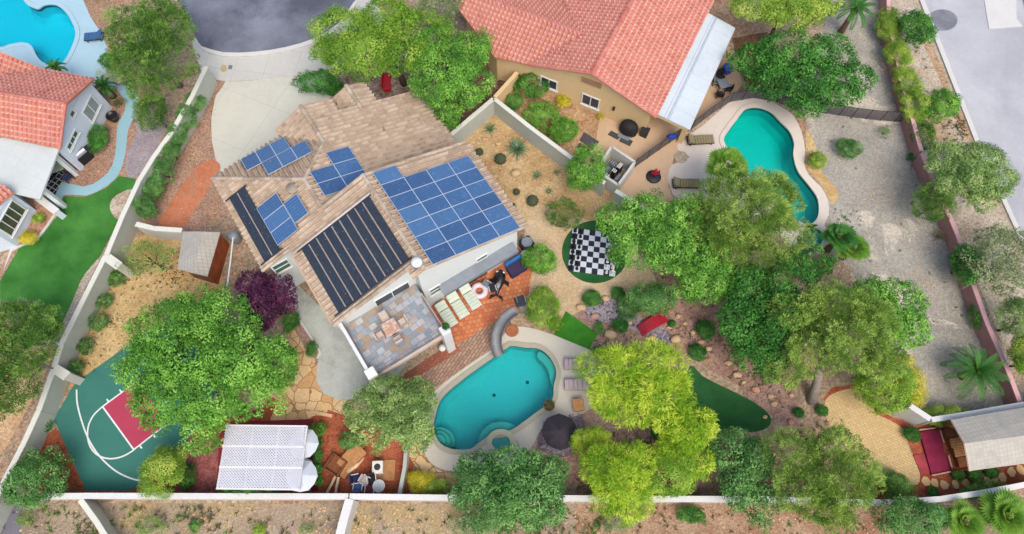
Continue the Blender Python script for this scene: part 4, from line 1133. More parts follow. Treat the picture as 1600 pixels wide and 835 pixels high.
# NE beige house
nh = thing('house', 'beige house with faded red tile roof and white patio cover beside the desert garden', 'house', P(930, 130, 0))
r1, r2 = P(925,116,5.0), P(987,0,5.0); rdir = (r2-r1); rdir.z = 0; rdir.normalize(); perp = Vector((rdir.y, -rdir.x, 0))  # ESE
pD = plane3(r1, r2, P(1025,184,3.0)); pC = plane3(r1, r2, P(824,101,3.2))
zc = hit(pC, 911, 54); ridgeA = P(764, 0, zc.z); eA = hit(pC, 824, 101)
pA = plane3(zc, ridgeA, eA); pB = plane3(zc, ridgeA, hit(pC, 876, 0))
def dn(pl): return (pl[1].x, pl[1].y)
ro = MB(); un = MB()
polys = [(pD, [(925,116),(1025,184),(1140,-48),(1013,-48)]), (pC, [(925,116),(1013,-48),(911,54)]), (pC, [(911,54),(1013,-48),(850,-48)]), (pC, [(925,116),(911,54),(824,101)]),
         (pA, [(824,101),(911,54),(764,0),(690,-27),(716,14),(772,89)]), (pB, [(911,54),(764,0),(690,-27),(700,-48),(850,-48)])]
for pl, px in polys:
    q = [hit(pl, u, v) for u, v in px]; tile_sheet(ro, q, dn(pl)); under(un, q)
ro.build('roof', t_red, nh); un.build('fascia', m_fasciaR, nh)
ridge_run(nh, t_red, hit(pD, 925, 116), hit(pD, 1013, -48)); ridge_run(nh, t_red, zc, hit(pA, 690, -27)); ridge_run(nh, t_red, hit(pD,925,116), hit(pD,1025,184), .12); ridge_run(nh, t_red, hit(pC,925,116), hit(pC,824,101), .12)
# walls: gable end and the return under facet A
inn = rdir*.45
ga, gm, gb_ = hit(pC, 826, 101)+inn, hit(pC, 925, 116)+inn, hit(pD, 1022, 181)+inn-perp*.3
dz = Vector((0, 0, -.14))
ww_ = MB()
ww_.extr([Vector((gb_.x, gb_.y, 0)), gb_+dz, gm+dz, ga+dz, Vector((ga.x, ga.y, 0))], rdir*.25)
e1, e2 = hit(pA, 772, 89), hit(pA, 824, 101)
inA = Vector((pA[1].x, pA[1].y, 0)).normalized()*-.4
vwall(ww_, e1+inA+dz, ga+dz)
e3 = hit(pA, 716, 14)
vwall(ww_, e3+inA+dz+perp*.4, e1+inA+dz+perp*.1)
dE = hit(pD, 1140, -48); vwall(ww_, gb_+rdir*.26+dz, dE-perp*.4+dz)
ww_.build('wall', m_beige, nh)
out = -rdir
gdir = (gb_-ga); L = math.hypot(gdir.x, gdir.y)
def gfrac(u, v, z):
    p = hit((ga, rdir), u, v); return ((p-ga).dot(Vector((gdir.x, gdir.y, 0)).normalized()))/L, p.z
f, z = gfrac(923, 158, 0); wins(nh, ga, gb_, f, 1.35, 1.15, z, outward=out)
f, z = gfrac(858, 130, 0); wins(nh, ga, gb_, f, 1.3, 1.0, z, outward=out)
f, z = gfrac(925, 128, 0); p = ga.lerp(gb_, f); 
MB().box((p.x+out.x*.05, p.y+out.y*.05, z), (1.5, .16, .5), math.atan2(gdir.y, gdir.x)).build('gable_vent', paint('brown_vent', A(176,132,100), .8), nh)
f, z = gfrac(960, 168, 0); p = ga.lerp(gb_, f)
lp = MB(); lp.bbox((p.x+out.x*.1, p.y+out.y*.1, z), (.16, .2, .3), math.atan2(gdir.y, gdir.x)); lp.build('wall_lamp', m_dark, nh)
# white patio cover hung on the east eave
pcz = 2.75
q = [P(u, v, z) for u, v, z in ((1026,178,2.9),(1078,203,2.6),(1149,46,2.6),(1106,20,2.9))]
pc = MB()
q = [p.copy() for p in q]; pp = plane3(q[0], q[1], q[3]); q[2] = hit(pp, 1149, 44)
pc.extr(q, (0, 0, -.1)); 
m_patiocover = concrete('white_metal_cover', A(204,214,218), .16)
cov = pc.build('patio_cover', m_patiocover, nh)
bm_ = MB()
d1 = (q[1]-q[0]).normalized(); d2 = (q[2]-q[1]).normalized()
for k in range(1, 9):
    a = q[0].lerp(q[3], k/9.); b = q[1].lerp(q[2], k/9.); bm_.tube([a+Vector((0,0,.01)), b+Vector((0,0,.01))], .018, 4)
bm_.build('seam', m_patiocover, cov)
bb = MB(); bb.extr([q[0]+Vector((0,0,-.1)), q[1]+Vector((0,0,-.1)), q[1]+Vector((0,0,-.34)), q[0]+Vector((0,0,-.34))], d2*.12)
bb.extr([q[1]+Vector((0,0,-.101)), q[2]+Vector((0,0,-.101)), q[2]+Vector((0,0,-.34)), q[1]+Vector((0,0,-.34))], d1*-.12)
bb.build('beam', m_beige, nh)
for k in (.06, .97):
    p = q[1].lerp(q[2], k)-d1*.35; MB().box((p.x, p.y, 1.22), (.36, .36, 2.44), math.atan2(d1.y, d1.x)).build('post', m_beige, nh)
sm = MB(); 
for k, w in ((.30, .12), (.36, .06), (.22, .05)):
    a = q[0].lerp(q[1], k)+Vector((0,0,.004)); b = q[3].lerp(q[2], k*.9)+Vector((0,0,.004))
    s_ = d1*w; sm.v += [tuple(a), tuple(b), tuple(b+s_), tuple(a+s_)]; i = len(sm.v)-4; sm.f.append((i, i+3, i+2, i+1))
sm.build('grime_streak', concrete('cover_grime', A(172,180,190), .22), cov)
# left pale blue house
lh = thing('house', 'pale blue house with salmon tile roof and white patio roof at the left edge', 'house', P(40, 200, 0))
LZ = 4.6
a1, a2 = P(146,124,3.4), P(92,235,3.4)                      # east eave ends are gable rakes: ridge runs west
rA, rB = P(103,163,5.0), P(-40,140,5.0)
pS = plane3(rA, rB, P(94,232,3.3)); pN = plane3(rA, rB, P(146,124,3.4))
ro = MB(); un = MB(); EX = rA-rB; EX.z = 0; EX.normalize()
polysL = [(pS, [(103,163),(94,232),(-60,200),(-60,137)]), (pN, [(103,163),(-60,137),(-60,128),(70,109),(146,124)])]
pW = plane3(P(70,109,hit(pN,70,109).z), P(-60,128,hit(pN,-60,128).z), P(-40,60,3.0))
for pl, px in polysL:
    qq = [hit(pl, u, v) for u, v in px]; tile_sheet(ro, qq, dn(pl)); under(un, qq)
# rear wing whose near slope shows at the top left
w0 = hit(pN, 70, 109); wz = w0.z
pX = plane3(w0, P(-20, 70, wz+1.1), P(-20, 122, wz))
qq = [hit(pX, u, v) for u, v in [(70,109),(4,82),(-40,70),(-60,125)]]; tile_sheet(ro, qq, (EX.y*0-EX.x*0-.3, -1)); under(un, qq)
# low front wing at the left edge
pF = plane3(P(0,318,3.2), P(20,301,3.2), P(-20,290,3.7))
qq = [hit(pF, u, v) for u, v in [(-30,342),(20,301),(8,290),(-40,285)]]; tile_sheet(ro, qq, dn(pF)); under(un, qq)
ro.build('roof', t_red, lh); un.build('fascia', m_fasciaR, lh)
ridge_run(lh, t_red, hit(pS,103,163), hit(pS,-60,137)); ridge_run(lh, t_red, hit(pS,103,163), hit(pS,94,232), .12); ridge_run(lh, t_red, hit(pN,103,163), hit(pN,146,124), .12)
g0, g1, g2 = hit(pN,144,125)-EX*.45+dz, hit(pS,103,163)-EX*.45+dz, hit(pS,94.5,231)-EX*.45+dz
lw_ = MB(); lw_.extr([Vector((g0.x,g0.y,0)), g0, g1, g2, Vector((g2.x,g2.y,0))], -EX*.25)
lw2_ = MB(); vwall(lw2_, hit(pN,144,125)-EX*.72+dz, hit(pN,70,109)+dz, -.2); lw2_.build('wall', m_lblue, lh)
gE = P(67, 308, 0); 
# front wing body
fw = [P(u, v, 0) for u, v in ((-20,400),(27,386),(58,330),(30,305),(-40,300))]
lw_.build('wall', m_lblue, lh)
MB().prism([tuple(p[:2]) for p in fw], 0, 2.9).build('wall', m_lblue, lh)
pe = hit((g0, EX), 144, 166)
def lfrac(u, v):
    p = hit((g0, EX), u, v); d = Vector((g2.x-g0.x, g2.y-g0.y, 0)); return (p-g0).dot(d.normalized())/d.length, p.z
for (u, v, w, h, sp_) in ((142,170,1.5,1.2,1), (112,219,1.5,.45,2), (110,176,.5,.7,0)):
    f, z = lfrac(u, v); f = min(.95, max(.05, f)); wins(lh, g0, g2, f, w, h, z, m_greenglass if u < 142 else paint('blind_glass', A(150,164,160), .3, .15, 3), outward=EX, split=sp_)
fa, fb = fw[1], fw[2]; fd = (fb-fa).normalized(); fo = Vector((fd.y, -fd.x, 0))
wins(lh, fa, fb, .5, 2.1, 1.5, 1.7, paint('garden_glass', A(86,92,70), .1, .4, 1.2), outward=fo, split=3)
# flat white patio roof
q = [P(u, v, z) for u, v, z in ((-60,222,3.0),(16,214,3.0),(92,233,3.0),(58,312,2.75),(-60,285,2.8))]
pq = plane3(q[1], q[2], q[3]); q = [hit(pq, u, v) for u, v in ((-60,222),(16,214),(92,233),(62,312),(-60,283))]
pc = MB(); pc.extr(q, (0, 0, -.14)); cov = pc.build('patio_roof', concrete('cream_patio_roof', A(206,212,208), .09, .9, .35, .93), lh)
for u, v in ((66,296),(86,244)):
    p = P(u, v, 2.6); MB().box((p.x, p.y, 1.3), (.3, .3, 2.6), .3).build('post', m_frame, lh)
lwall = wall('low white wall end by the neighbour\'s lawn corner and patio', [(58,308),(88,331)], 1.0, .4, m_lblue, m_capw, name='garden_wall')
# ------------------------------------------------------------------ garden things
m_wood = paint('warm_wood', A(190,138,88), .7, .2, 5)
m_woodd = paint('brown_wood', A(134,82,50), .8, .22, 5)
m_weath = concrete('weathered_boards', A(186,180,168), .42, .24, math.radians(78), .9)
m_black = paint('black_cover', A(40,38,42), .7, .2, 3)
m_blackp = paint('black_plastic', A(30,30,34), .35, .1, 3, 0, .5)
m_rock = concrete('boulder_stone', A(214,180,140), .22)
m_rockp = concrete('pink_boulder_stone', A(214,160,128), .2)
m_redp = paint('red_paint', A(184,40,56), .55, .14, 3)
m_mint = paint('pale_green_cushion', A(216,228,208), .85, .06, 2)
m_mauve = paint('mauve_sling', A(192,172,172), .8, .1, 4)
m_khaki = paint('khaki_cushion', A(150,138,104), .9, .14, 6)
m_navy = paint('navy_fabric', A(44,52,92), .8, .14, 3)
m_blue = paint('bright_blue', A(40,112,176), .5, .12, 3)
m_cobalt = paint('cobalt_glaze', A(44,68,190), .25, .1, 3, 0, .6)
m_clay = paint('terracotta_clay', A(170,108,72), .8, .18, 5)
m_wcloth = paint('white_canvas', A(206,212,220), .8, .05, 1.5)
m_resin = paint('grey_slide_resin', A(126,128,130), .5, .16, 2, 0, .5)
def dir_px(a, b):
    p, q = P(*a), P(*b); return math.atan2(q.y-p.y, q.x-p.x)
# ---- pool slide
sl_px = [(806,487,2.05),(797,492,1.95),(788,500,1.62),(781,512,1.22),(776,525,.86),(775,538,.56),(777,549,.36),(780,557,.26)]
path = [P(u, v, z) for u, v, z in sl_px]
t = thing('pool_slide', 'curved grey water slide running down into the teal pool', 'slide', P(790, 515))
ch = MB(); nprof = 9
for i, p in enumerate(path):
    d = path[min(i+1, len(path)-1)]-path[max(i-1, 0)]; s = Vector((d.y, -d.x, 0)).normalized()
    for side in (0, 1):
        for k in range(nprof):
            th = math.pi*(k/(nprof-1)); R = .31 if side == 0 else .35
            x = -math.cos(th)*R; z = -math.sin(th)*(.26 if side == 0 else .31)+.26
            ch.v.append(tuple(p+s*x+Vector((0, 0, z))))
for i in range(len(path)-1):
    for side in (0, 1):
        for k in range(nprof-1):
            a = i*2*nprof+side*nprof+k; b = a+2*nprof
            ch.f.append((a, a+1, b+1, b) if side else (a, b, b+1, a+1))
    for k in (0, nprof-1):
        a = i*2*nprof+k; ch.f.append((a, a+nprof, a+3*nprof, a+2*nprof))
ch.build('chute', m_resin, t, True, True)
for sgn in (-1, 1):
    r_ = MB(); pts = []
    for i, p in enumerate(path):
        d = path[min(i+1, len(path)-1)]-path[max(i-1, 0)]; s = Vector((d.y, -d.x, 0)).normalized(); pts.append(p+s*.33*sgn+Vector((0, 0, .28)))
    r_.tube(pts, .045, 8); r_.build('side_rail', paint('slide_edge', A(96,96,100), .5), t, True, True)
for i in (1, 3, 4):
    MB().tube([path[i]+Vector((0, 0, .02)), (path[i].x, path[i].y, 0)], .05, 8).build('leg', m_grey, t)
tp = P(812, 486, 0)
ld = MB(); e = path[0]
MB().bbox((tp.x, tp.y, 1.98), (.7, .7, .1), .3).build('platform', m_dark, t)
for sx in (-.28, .28):
    ld.tube([(tp.x+sx+.35, tp.y-.25, 0), (tp.x+sx, tp.y, 2.9)], .03, 6)
for k in range(6):
    f = (k+.6)/8.5; x = tp.x+.35*(1-f); y = tp.y-.25*(1-f); ld.tube([(x-.28, y, 2.9*f), (x+.28, y, 2.9*f)], .025, 6)
ld.build('ladder', m_grey, t)
# ---- loungers
def lounger(label, c, rz, L, W, fab, frm, head=.62, group=None, cat='sun lounger', seg=5):
    t = thing('sun_lounger', label, cat, c, rz, group)
    f = MB()
    for sy in (-1, 1): f.box((0, sy*(W/2-.03), .28), (L, .06, .06))
    for x in (-L/2+.03, L/2-.03): f.box((x, 0, .28), (.06, W-.12, .06))
    f.build('frame', frm, t, False)
    for x in (-L/2+.2, L/2-.25):
        for sy in (-1, 1): MB().box((x, sy*(W/2-.06), .126), (.05, .05, .252)).build('leg', frm, t, False)
    sb = MB(); n = seg; x0 = -L/2+.02; x1 = L/2-head
    for i in range(n):
        a = x0+(x1-x0)*i/n; b = x0+(x1-x0)*(i+1)/n-.012; sb.bbox(((a+b)/2, 0, .36), (b-a, W-.04, .1), 0, .03)
    sb.build('seat_cushion', fab, t, False)
    hb = MB(); 
    an = math.radians(32)
    for i in range(2):
        x = x1+.04+(head/2)*(i+.5)*math.cos(an); z = .36+(head/2)*(i+.5)*math.sin(an)+.02
        hb.box((x, 0, z), (head/2-.012, W-.04, .1), 0, ('Y', -an))
    hb.build('backrest', fab, t, False)
    MB().tube([(x1+head*.6, -W/2+.1, .3), (x1+head*.75, -W/2+.1, .56)], .02, 6).build('prop', frm, t, False)
    return t
rz = dir_px((884,570),(926,570))
lounger('mauve sling lounger on the pool deck, upper of the two by the yellow-green tree', P(905,571), rz, 2.05, .72, m_mauve, m_grey)
lounger('mauve sling lounger on the pool deck, lower one, its head under the yellow-green tree', P(906,603), rz, 2.05, .72, m_mauve, m_grey)
for lab, foot in (('pale green cushioned lounger on orange tiles, nearest the balcony', (709,511)), ('pale green cushioned lounger on orange tiles, middle of three', (727,497)), ('pale green cushioned lounger on orange tiles, beside the float ring', (746,483))):
    p = P(*foot); d = HR @ Vector((-1, 0, 0)); c = p+d*.92
    lounger(lab, c, math.atan2(d.y, d.x), 1.85, .78, m_mint, m_white, .6)
lounger('khaki striped lounger with dark frame, beside the patio cover post', P(1093,222), dir_px((1110,222),(1072,224)), 2.0, .74, m_khaki, m_black, .55, seg=7)
lounger('khaki striped lounger with dark frame on the round cream deck', P(1071,290), dir_px((1090,290),(1048,290)), 2.0, .74, m_khaki, m_black, .55, seg=7)
lounger('small blue lounger on the neighbour\'s pool deck', P(150,61), dir_px((140,62),(162,60)), 1.5, .75, paint('slate_blue_fabric', A(64,104,150), .8), m_dark, .5)
t = thing('side_table', 'brown wicker cube table on the pool deck below the loungers', 'table', P(903, 635))
w = P(903, 635); MB().bbox((w.x, w.y, .25), (.62, .7, .42), .1).build('body', m_khaki, t); MB().bbox((w.x, w.y, .48), (.7, .78, .05), .1).build('table_top', m_wood, t)
# ---- parasols
def G0(u, v, z): p = P(u, v, z); p.z = 0; return p
def parasol(label, c, r, zt, drop, mat, tilt=(0, 0), n=8, name='parasol', valance=True):
    t = thing(name, label, 'parasol', c)
    cn = MB(); top = Vector((tilt[0], tilt[1], zt))
    for m in range(2):
        for ring, f in ((0, .04), (1, .35), (2, .7), (3, 1.0)):
            for k in range(n*2):
                th = math.pi*k/n; rr = r*f*(1 if k % 2 == 0 else .955)
                z = -drop*(f**1.15) + (-.04*f if k % 2 else 0)-m*.03
                q = Vector((rr*math.cos(th), rr*math.sin(th), z)); q.z -= (tilt[0]*q.x+tilt[1]*q.y)*.6
                cn.v.append(tuple(top+q))
    N = n*2
    for m in range(2):
        o = m*4*N
        for ring in range(3):
            for k in range(N):
                a, b = o+ring*N+k, o+ring*N+(k+1) % N; q = (a, a+N, b+N, b); cn.f.append(q if m == 0 else q[::-1])
        cn.f.append(tuple(o+k for k in range(N)) if m == 0 else tuple(o+k for k in range(N))[::-1])
    for k in range(N): cn.f.append((3*N+k, 7*N+k, 7*N+(k+1) % N, 3*N+(k+1) % N))
    cn.build('canopy', mat, t, False)
    MB().tube([(0, 0, .02), (0, 0, zt*.5), tuple(top+Vector((0, 0, .1)))], .025, 8).build('pole', m_grey, t, False)
    rb_ = MB()
    for k in range(n):
        th = 2*math.pi*k/n; q = Vector((r*.93*math.cos(th), r*.93*math.sin(th), -drop*.93-.05)); q.z -= (tilt[0]*q.x+tilt[1]*q.y)*.6
        rb_.tube([top+Vector((0, 0, -.06)), top+q], .011, 4)
    rb_.build('ribs', m_grey, t, False)
    MB().lathe((0, 0, 0), [(.27, 0), (.27, .05), (.08, .10), (.04, .25)], 16).build('base', m_dark, t, False)
    MB().lathe(tuple(top), [(.06, -.02), (.05, .06), (.01, .12)], 10).build('finial', mat, t, False)
parasol('charcoal drooping parasol on purple gravel beside the pool deck', G0(872,676,1.9), 1.12, 2.25, .7, paint('charcoal_canvas', A(62,56,64), .9, .16, 3), (.12, .1))
parasol('white parasol under the edge of the lattice pergola, upper one', G0(472,692,2.3), .92, 2.5, .5, m_wcloth, (0, 0), 6)
parasol('white parasol under the edge of the lattice pergola, lower one', G0(469,743,2.3), .95, 2.5, .5, m_wcloth, (0, 0), 6)
# ---- pergola
def quad_of(px, z): return [P(u, v, z) for u, v in px]
pq = quad_of([(353,665),(476,667),(468,765),(338,764)], 2.7)
pg = thing('pergola', 'white lattice roofed pergola over a maroon deck by the rear wall', 'pergola', P(408,715))
ex = (pq[1]-pq[0]+pq[2]-pq[3])/2; ey = (pq[3]-pq[0]+pq[2]-pq[1])/2; o0 = pq[0]
LX, LY = ex.length, ey.length; ux, uy = ex/LX, ey/LY
m_lat = paint('white_lattice', A(216,217,224), .55, .06, 2)
for b in range(3):
    y0, y1 = LY*b/3+.05, LY*(b+1)/3-.05; lt = MB(); H_ = y1-y0; sp = .17; w = .07
    for sgn in (1, -1):
        k = -int(H_/sp)-1
        while k*sp < LX:
            x = k*sp; a0, a1 = max(0, -x), min(H_, LX-x)
            if a1 > a0+.05:
                q = []
                for tt in (a0, a1):
                    xx = x+tt; yy = y0+tt if sgn > 0 else y1-tt
                    q.append(o0+ux*xx+uy*yy+Vector((0, 0, .0 if sgn > 0 else .016)))
                d = (q[1]-q[0]).normalized(); s = Vector((-d.y, d.x, 0))*w/2
                lt.extr([q[0]-s, q[1]-s, q[1]+s, q[0]+s], (0, 0, .014))
            k += 1
    lt.build('lattice_panel', m_lat, pg)
rf = MB(); rz = math.atan2(ux.y, ux.x)
for b in range(4):
    c = o0+ux*LX/2+uy*(LY*b/3); rf.box((c.x, c.y, 2.655), (LX+.1, .10 if b in (0, 3) else .13, .16), rz)
rf.build('beam', m_white, pg)
rf2 = MB()
for x in (0, LX*.33, LX*.66, LX): c = o0+ux*x+uy*LY/2; rf2.box((c.x, c.y, 2.56), (.09, LY+.1, .14), rz)
rf2.build('rafter', m_white, pg)
for x in (.15, LX-.15):
    for y in (.15, LY/2, LY-.15):
        c = o0+ux*x+uy*y; MB().box((c.x, c.y, 1.25), (.14, .14, 2.5), rz).build('post', m_white, pg)
t = thing('dining_table', 'brown outdoor dining table in the shade of the lattice pergola', 'table', P(405,712))
c = P(405,712); MB().bbox((c.x, c.y, .73), (1.8, .95, .05)).build('table_top', m_woodd, t)
for sx in (-.75, .75):
    for sy in (-.36, .36): MB().box((c.x+sx, c.y+sy, .352), (.07, .07, .70)).build('leg', m_woodd, t)
# ---- chairs
def chair(name, label, c, rz, fab, frm, sc=1.0, group=None, arms=True, cat='chair'):
    t = thing(name, label, cat, c, rz, group); s = sc
    MB().bbox((0, 0, .42*s), (.52*s, .52*s, .10*s), 0, .04).build('seat', fab, t, False)
    b = MB(); b.box((-.25*s, 0, .68*s), (.09*s, .50*s, .52*s), 0, ('Y', -.16)); b.build('backrest', fab, t, False)
    for sx in (-.23, .23):
        for sy in (-.24, .24): MB().box((sx*s, sy*s, .185*s), (.045*s, .045*s, .37*s)).build('leg', frm, t, False)
    if arms:
        for sy in (-1, 1):
            MB().box((0, sy*.285*s, .62*s), (.5*s, .05*s, .04*s)).build('armrest', frm, t, False)
    return t
c0 = P(613, 517, BZ)
t = thing('patio_table', 'stone topped square table on the slate balcony', 'table', c0, HT)
MB().bbox((0, 0, .72), (.95, .95, .06), 0, .1).build('table_top', flag('table_mosaic', [A(210,160,130), A(196,140,112), A(224,196,176)], 4, A(180,160,150)), t, False)
MB().lathe((0, 0, 0), [(.3, 0), (.28, .06), (.08, .12), (.08, .6), (.3, .68)], 12).build('pedestal', m_dark, t, False)
pale = paint('pale_stone_fabric', A(206,194,184), .85, .08, 3)
lab = ['house wall', 'railing', 'white corner pillar', 'planter pillar']
for k, a in enumerate((0, 90, 180, 270)):
    r = math.radians(a)+HT; p = c0+Vector((math.cos(r), math.sin(r), 0))*.82
    chair('patio_chair', 'pale cushioned balcony chair on the side of the stone table facing the '+['pool side railing', 'orange tile patio', 'house wall', 'grey concrete patio'][k], p, r+math.pi, pale, m_wood, .95, 'balcony chairs')
# ---- floats and clutter along the south wall
p = P(749, 456); tr = MB(); n = 28; mR, mr = .42, .2
for i in range(n):
    for j in range(12):
        a, b = 2*math.pi*i/n, 2*math.pi*j/12; tr.v.append((p.x+(mR+mr*math.cos(b))*math.cos(a), p.y+(mR+mr*math.cos(b))*math.sin(a), .2+mr*math.sin(b)))
for i in range(n):
    for j in range(12): tr.f.append((i*12+j, ((i+1) % n)*12+j, ((i+1) % n)*12+(j+1) % 12, i*12+(j+1) % 12))
solo(tr, 'pool_float', paint('float_vinyl', A(238,216,226), .3, .06, 2.5, 0, .5), 'white and pink inflatable swim ring on the orange tiles', 'pool float', None, True)
p0, p1 = P(783, 424), P(776, 464)
axd = (p1-p0); Lo = axd.length; axd.normalize(); sd_ = Vector((-axd.y, axd.x, 0))
t = thing('inflatable_whale', 'black inflatable orca float lying on the tiles beside the navy box', 'pool float', (p0+p1)/2)
bd = MB(); prof = [(0, .05, .3), (.08, .2, .3), (.2, .32, .33), (.4, .36, .35), (.6, .27, .3), (.78, .15, .24), (.92, .08, .2), (1.0, .05, .18)]
for f, r, z in prof:
    for k in range(14):
        th = 2*math.pi*k/14; c = p0+axd*Lo*f; bd.v.append(tuple(c+sd_*r*math.cos(th)*1.15+Vector((0, 0, max(.02, z+r*math.sin(th))))))
for i in range(len(prof)-1):
    for k in range(14): bd.f.append((i*14+k, i*14+(k+1) % 14, (i+1)*14+(k+1) % 14, (i+1)*14+k))
bd.f.append(tuple(range(14))); bd.f.append(tuple((len(prof)-1)*14+k for k in range(14))[::-1])
bd.build('body', m_blackp, t, True, True)
for sg in (-1, 1):
    f = MB(); c = p0+axd*Lo*.97+Vector((0, 0, .16)); f.extr([c, c+axd*.12+sd_*sg*.12, c+axd*.38+sd_*sg*.5, c+axd*.05+sd_*sg*.4], (0, 0, .07)); f.build('tail_fluke', m_blackp, t)
    f = MB(); c = p0+axd*Lo*.33+sd_*sg*.3+Vector((0, 0, .16)); f.extr([c, c+axd*.28, c+axd*.5+sd_*sg*.42, c+axd*.2+sd_*sg*.4], (0, 0, .07)); f.build('flipper', m_blackp, t)
    f = MB(); f.blob(tuple(p0+axd*Lo*.14+sd_*sg*.22+Vector((0, 0, .5))), (.09, .07, .05), 3, .05); f.build('eye_patch', m_white, t, True, True)
f = MB(); c = p0+axd*Lo*.38+Vector((0, 0, .66)); f.extr([c-sd_*.03, c+axd*.3-sd_*.03, c+axd*.34+Vector((0, 0, .34))-sd_*.03], sd_*.06); f.build('dorsal_fin', m_blackp, t)
f = MB(); f.blob(tuple(p0+axd*Lo*.62+Vector((0, 0, .52))), (.16, .3, .06), 5, .1); f.build('saddle_patch', paint('orca_grey', A(150,154,160), .4), t, True, True)
t = thing('storage_bench', 'dark navy storage box with a bright blue back cushion by the house corner', 'bench', P(806, 420), HT)
MB().bbox((.15, 0, .32), (.75, 1.3, .60), 0, .05).build('box', m_navy, t, False)
MB().bbox((-.34, 0, .5), (.22, 1.3, .98), 0, .06).build('back_cushion', m_blue, t, False)
MB().bbox((.15, 0, .645), (.79, 1.34, .05), 0, .02).build('lid', paint('plum_lid', A(62,48,80), .7), t, False)
chair('folding_chair', 'small white framed chair behind the swim ring', P(762,449), HT+.4, m_grey, m_white, .85)
chair('folding_chair', 'small grey chair between the swim ring and the orca float', P(770,455), HT-.3, m_dark, m_white, .8)
t = thing('air_conditioner', 'dark fan topped air conditioner at the east wall of the stucco house', 'air conditioner', P(823, 386), HT)
MB().bbox((0, 0, .42), (.85, .85, .84), 0, .08).build('cabinet', m_dark, t, False)
MB().lathe((0, 0, .84), [(.38, 0), (.38, .03), (.30, .035), (.28, .012), (.1, .012), (.09, .05), (.01, .06)], 20).build('fan_grille', m_grey, t, False)
t = thing('pool_filter', 'pale round pool filter tank beside the air conditioner', 'pool filter', P(821, 404))
MB().lathe((0, 0, 0), [(.34, 0), (.36, .1), (.36, .7), (.25, .9), (.06, .96)], 18).build('tank', paint('pale_green_tank', A(190,216,206), .4), t, False, True)
MB().tube([(.1, 0, .9), (.5, .1, .8), (.55, .1, .02)], .05, 8).build('pipe', m_white, t, False)
t = thing('planter_pot', 'square white planter with a small green plant on the balcony pillar', 'planter', P(697, 512, 4.24))
MB().bbox((0, 0, .12), (.42, .42, .24), HT, .03).build('pot', m_wcloth, t, False)
V = leafquads(RNG, rdirs(RNG, 90, 0)*.2+np.array([0, 0, .26]), rdirs(RNG, 90, 0), .12, .04, .6, 0); np_mesh('plant', V, 4, SPEC['bush']['mat'], t)
solo(MB().lathe(tuple(P(692,546)), [(.08, 0), (.08, .12), (.2, .2), (.26, .36), (.2, .52), (.05, .6)], 16), 'globe_lamp', m_white, 'white globe garden lamp on the brick walk below the planter pillar', 'lamp', None, True)
p = P(857, 636)
t = thing('planter_pot', 'brown clay pot with a dry plant at the pool edge', 'planter', p)
MB().lathe((0, 0, 0), [(.2, 0), (.32, .3), (.34, .42), (.27, .42), (.24, .34)], 16).build('pot', m_clay, t, False, True)
V = leafquads(RNG, rdirs(RNG, 160, -.1)*.3+np.array([0, 0, .55]), rdirs(RNG, 160, 0), .16, .03, .7, 0); np_mesh('plant', V, 4, SPEC['dry']['mat'], t)
solo(MB().lathe(tuple(P(800,517)), [(.42, 0), (.45, .03), (.4, .07), (.36, .05), (.02, .05)], 20), 'fire_bowl', m_clay, 'shallow rusty bowl on the deck above the pool slide end', 'bowl', None, True)
# ---- giant chess
bc = [P(897,357), P(964,365), P(959,433), P(889,424)]
cc = sum(bc, Vector())/4; eu = ((bc[1]-bc[0])+(bc[2]-bc[3])).normalized(); ang = math.atan2(eu.y, eu.x); side = 3.28
tm = NT('chess_board'); oc = tm.coords('Object'); ck = tm.n('ShaderNodeTexChecker'); mp = tm.n('ShaderNodeMapping'); mp.inputs['Location'].default_value = (0, 0, .5); mp.inputs['Scale'].default_value = (1, 1, 0)
tm.l(oc, mp.inputs[0]); tm.l(mp.outputs[0], ck.inputs['Vector']); ck.inputs['Scale'].default_value = 8/side
ck.inputs['Color1'].default_value = (*A(40,44,52), 1); ck.inputs['Color2'].default_value = (*A(214,220,230), 1)
m_board = tm.done(tm.bsdf(ck.outputs[0], .55))
bo = MB().box((0, 0, .02), (side, side, .04)).build('chess_board', m_board); bo.location = (cc.x, cc.y, chz); bo.rotation_euler = (0, 0, ang)
tag(bo, 'giant black and white chess board laid on the round dark green lawn', 'chess board')
m_cw, m_cb = paint('chess_white', A(236,240,236), .45, .03), paint('chess_black', A(26,28,32), .45, .05)
prof = {'pawn': [(.11,0),(.115,.03),(.06,.09),(.045,.2),(.075,.21),(.04,.23),(.075,.29),(.06,.35),(.01,.37)],
        'rook': [(.13,0),(.13,.04),(.08,.1),(.075,.3),(.11,.33),(.11,.43),(.075,.43),(.07,.39)],
        'knight': [(.13,0),(.13,.04),(.08,.1),(.07,.16)],
        'bishop': [(.13,0),(.13,.04),(.07,.12),(.05,.32),(.085,.34),(.05,.36),(.08,.44),(.05,.53),(.015,.56),(.02,.6)],
        'queen': [(.14,0),(.14,.05),(.08,.13),(.055,.4),(.095,.42),(.06,.45),(.1,.58),(.07,.58),(.03,.62),(.01,.65)],
        'king': [(.14,0),(.14,.05),(.085,.13),(.06,.45),(.1,.47),(.065,.5),(.1,.64),(.04,.68),(.02,.74)]}
proto = {}
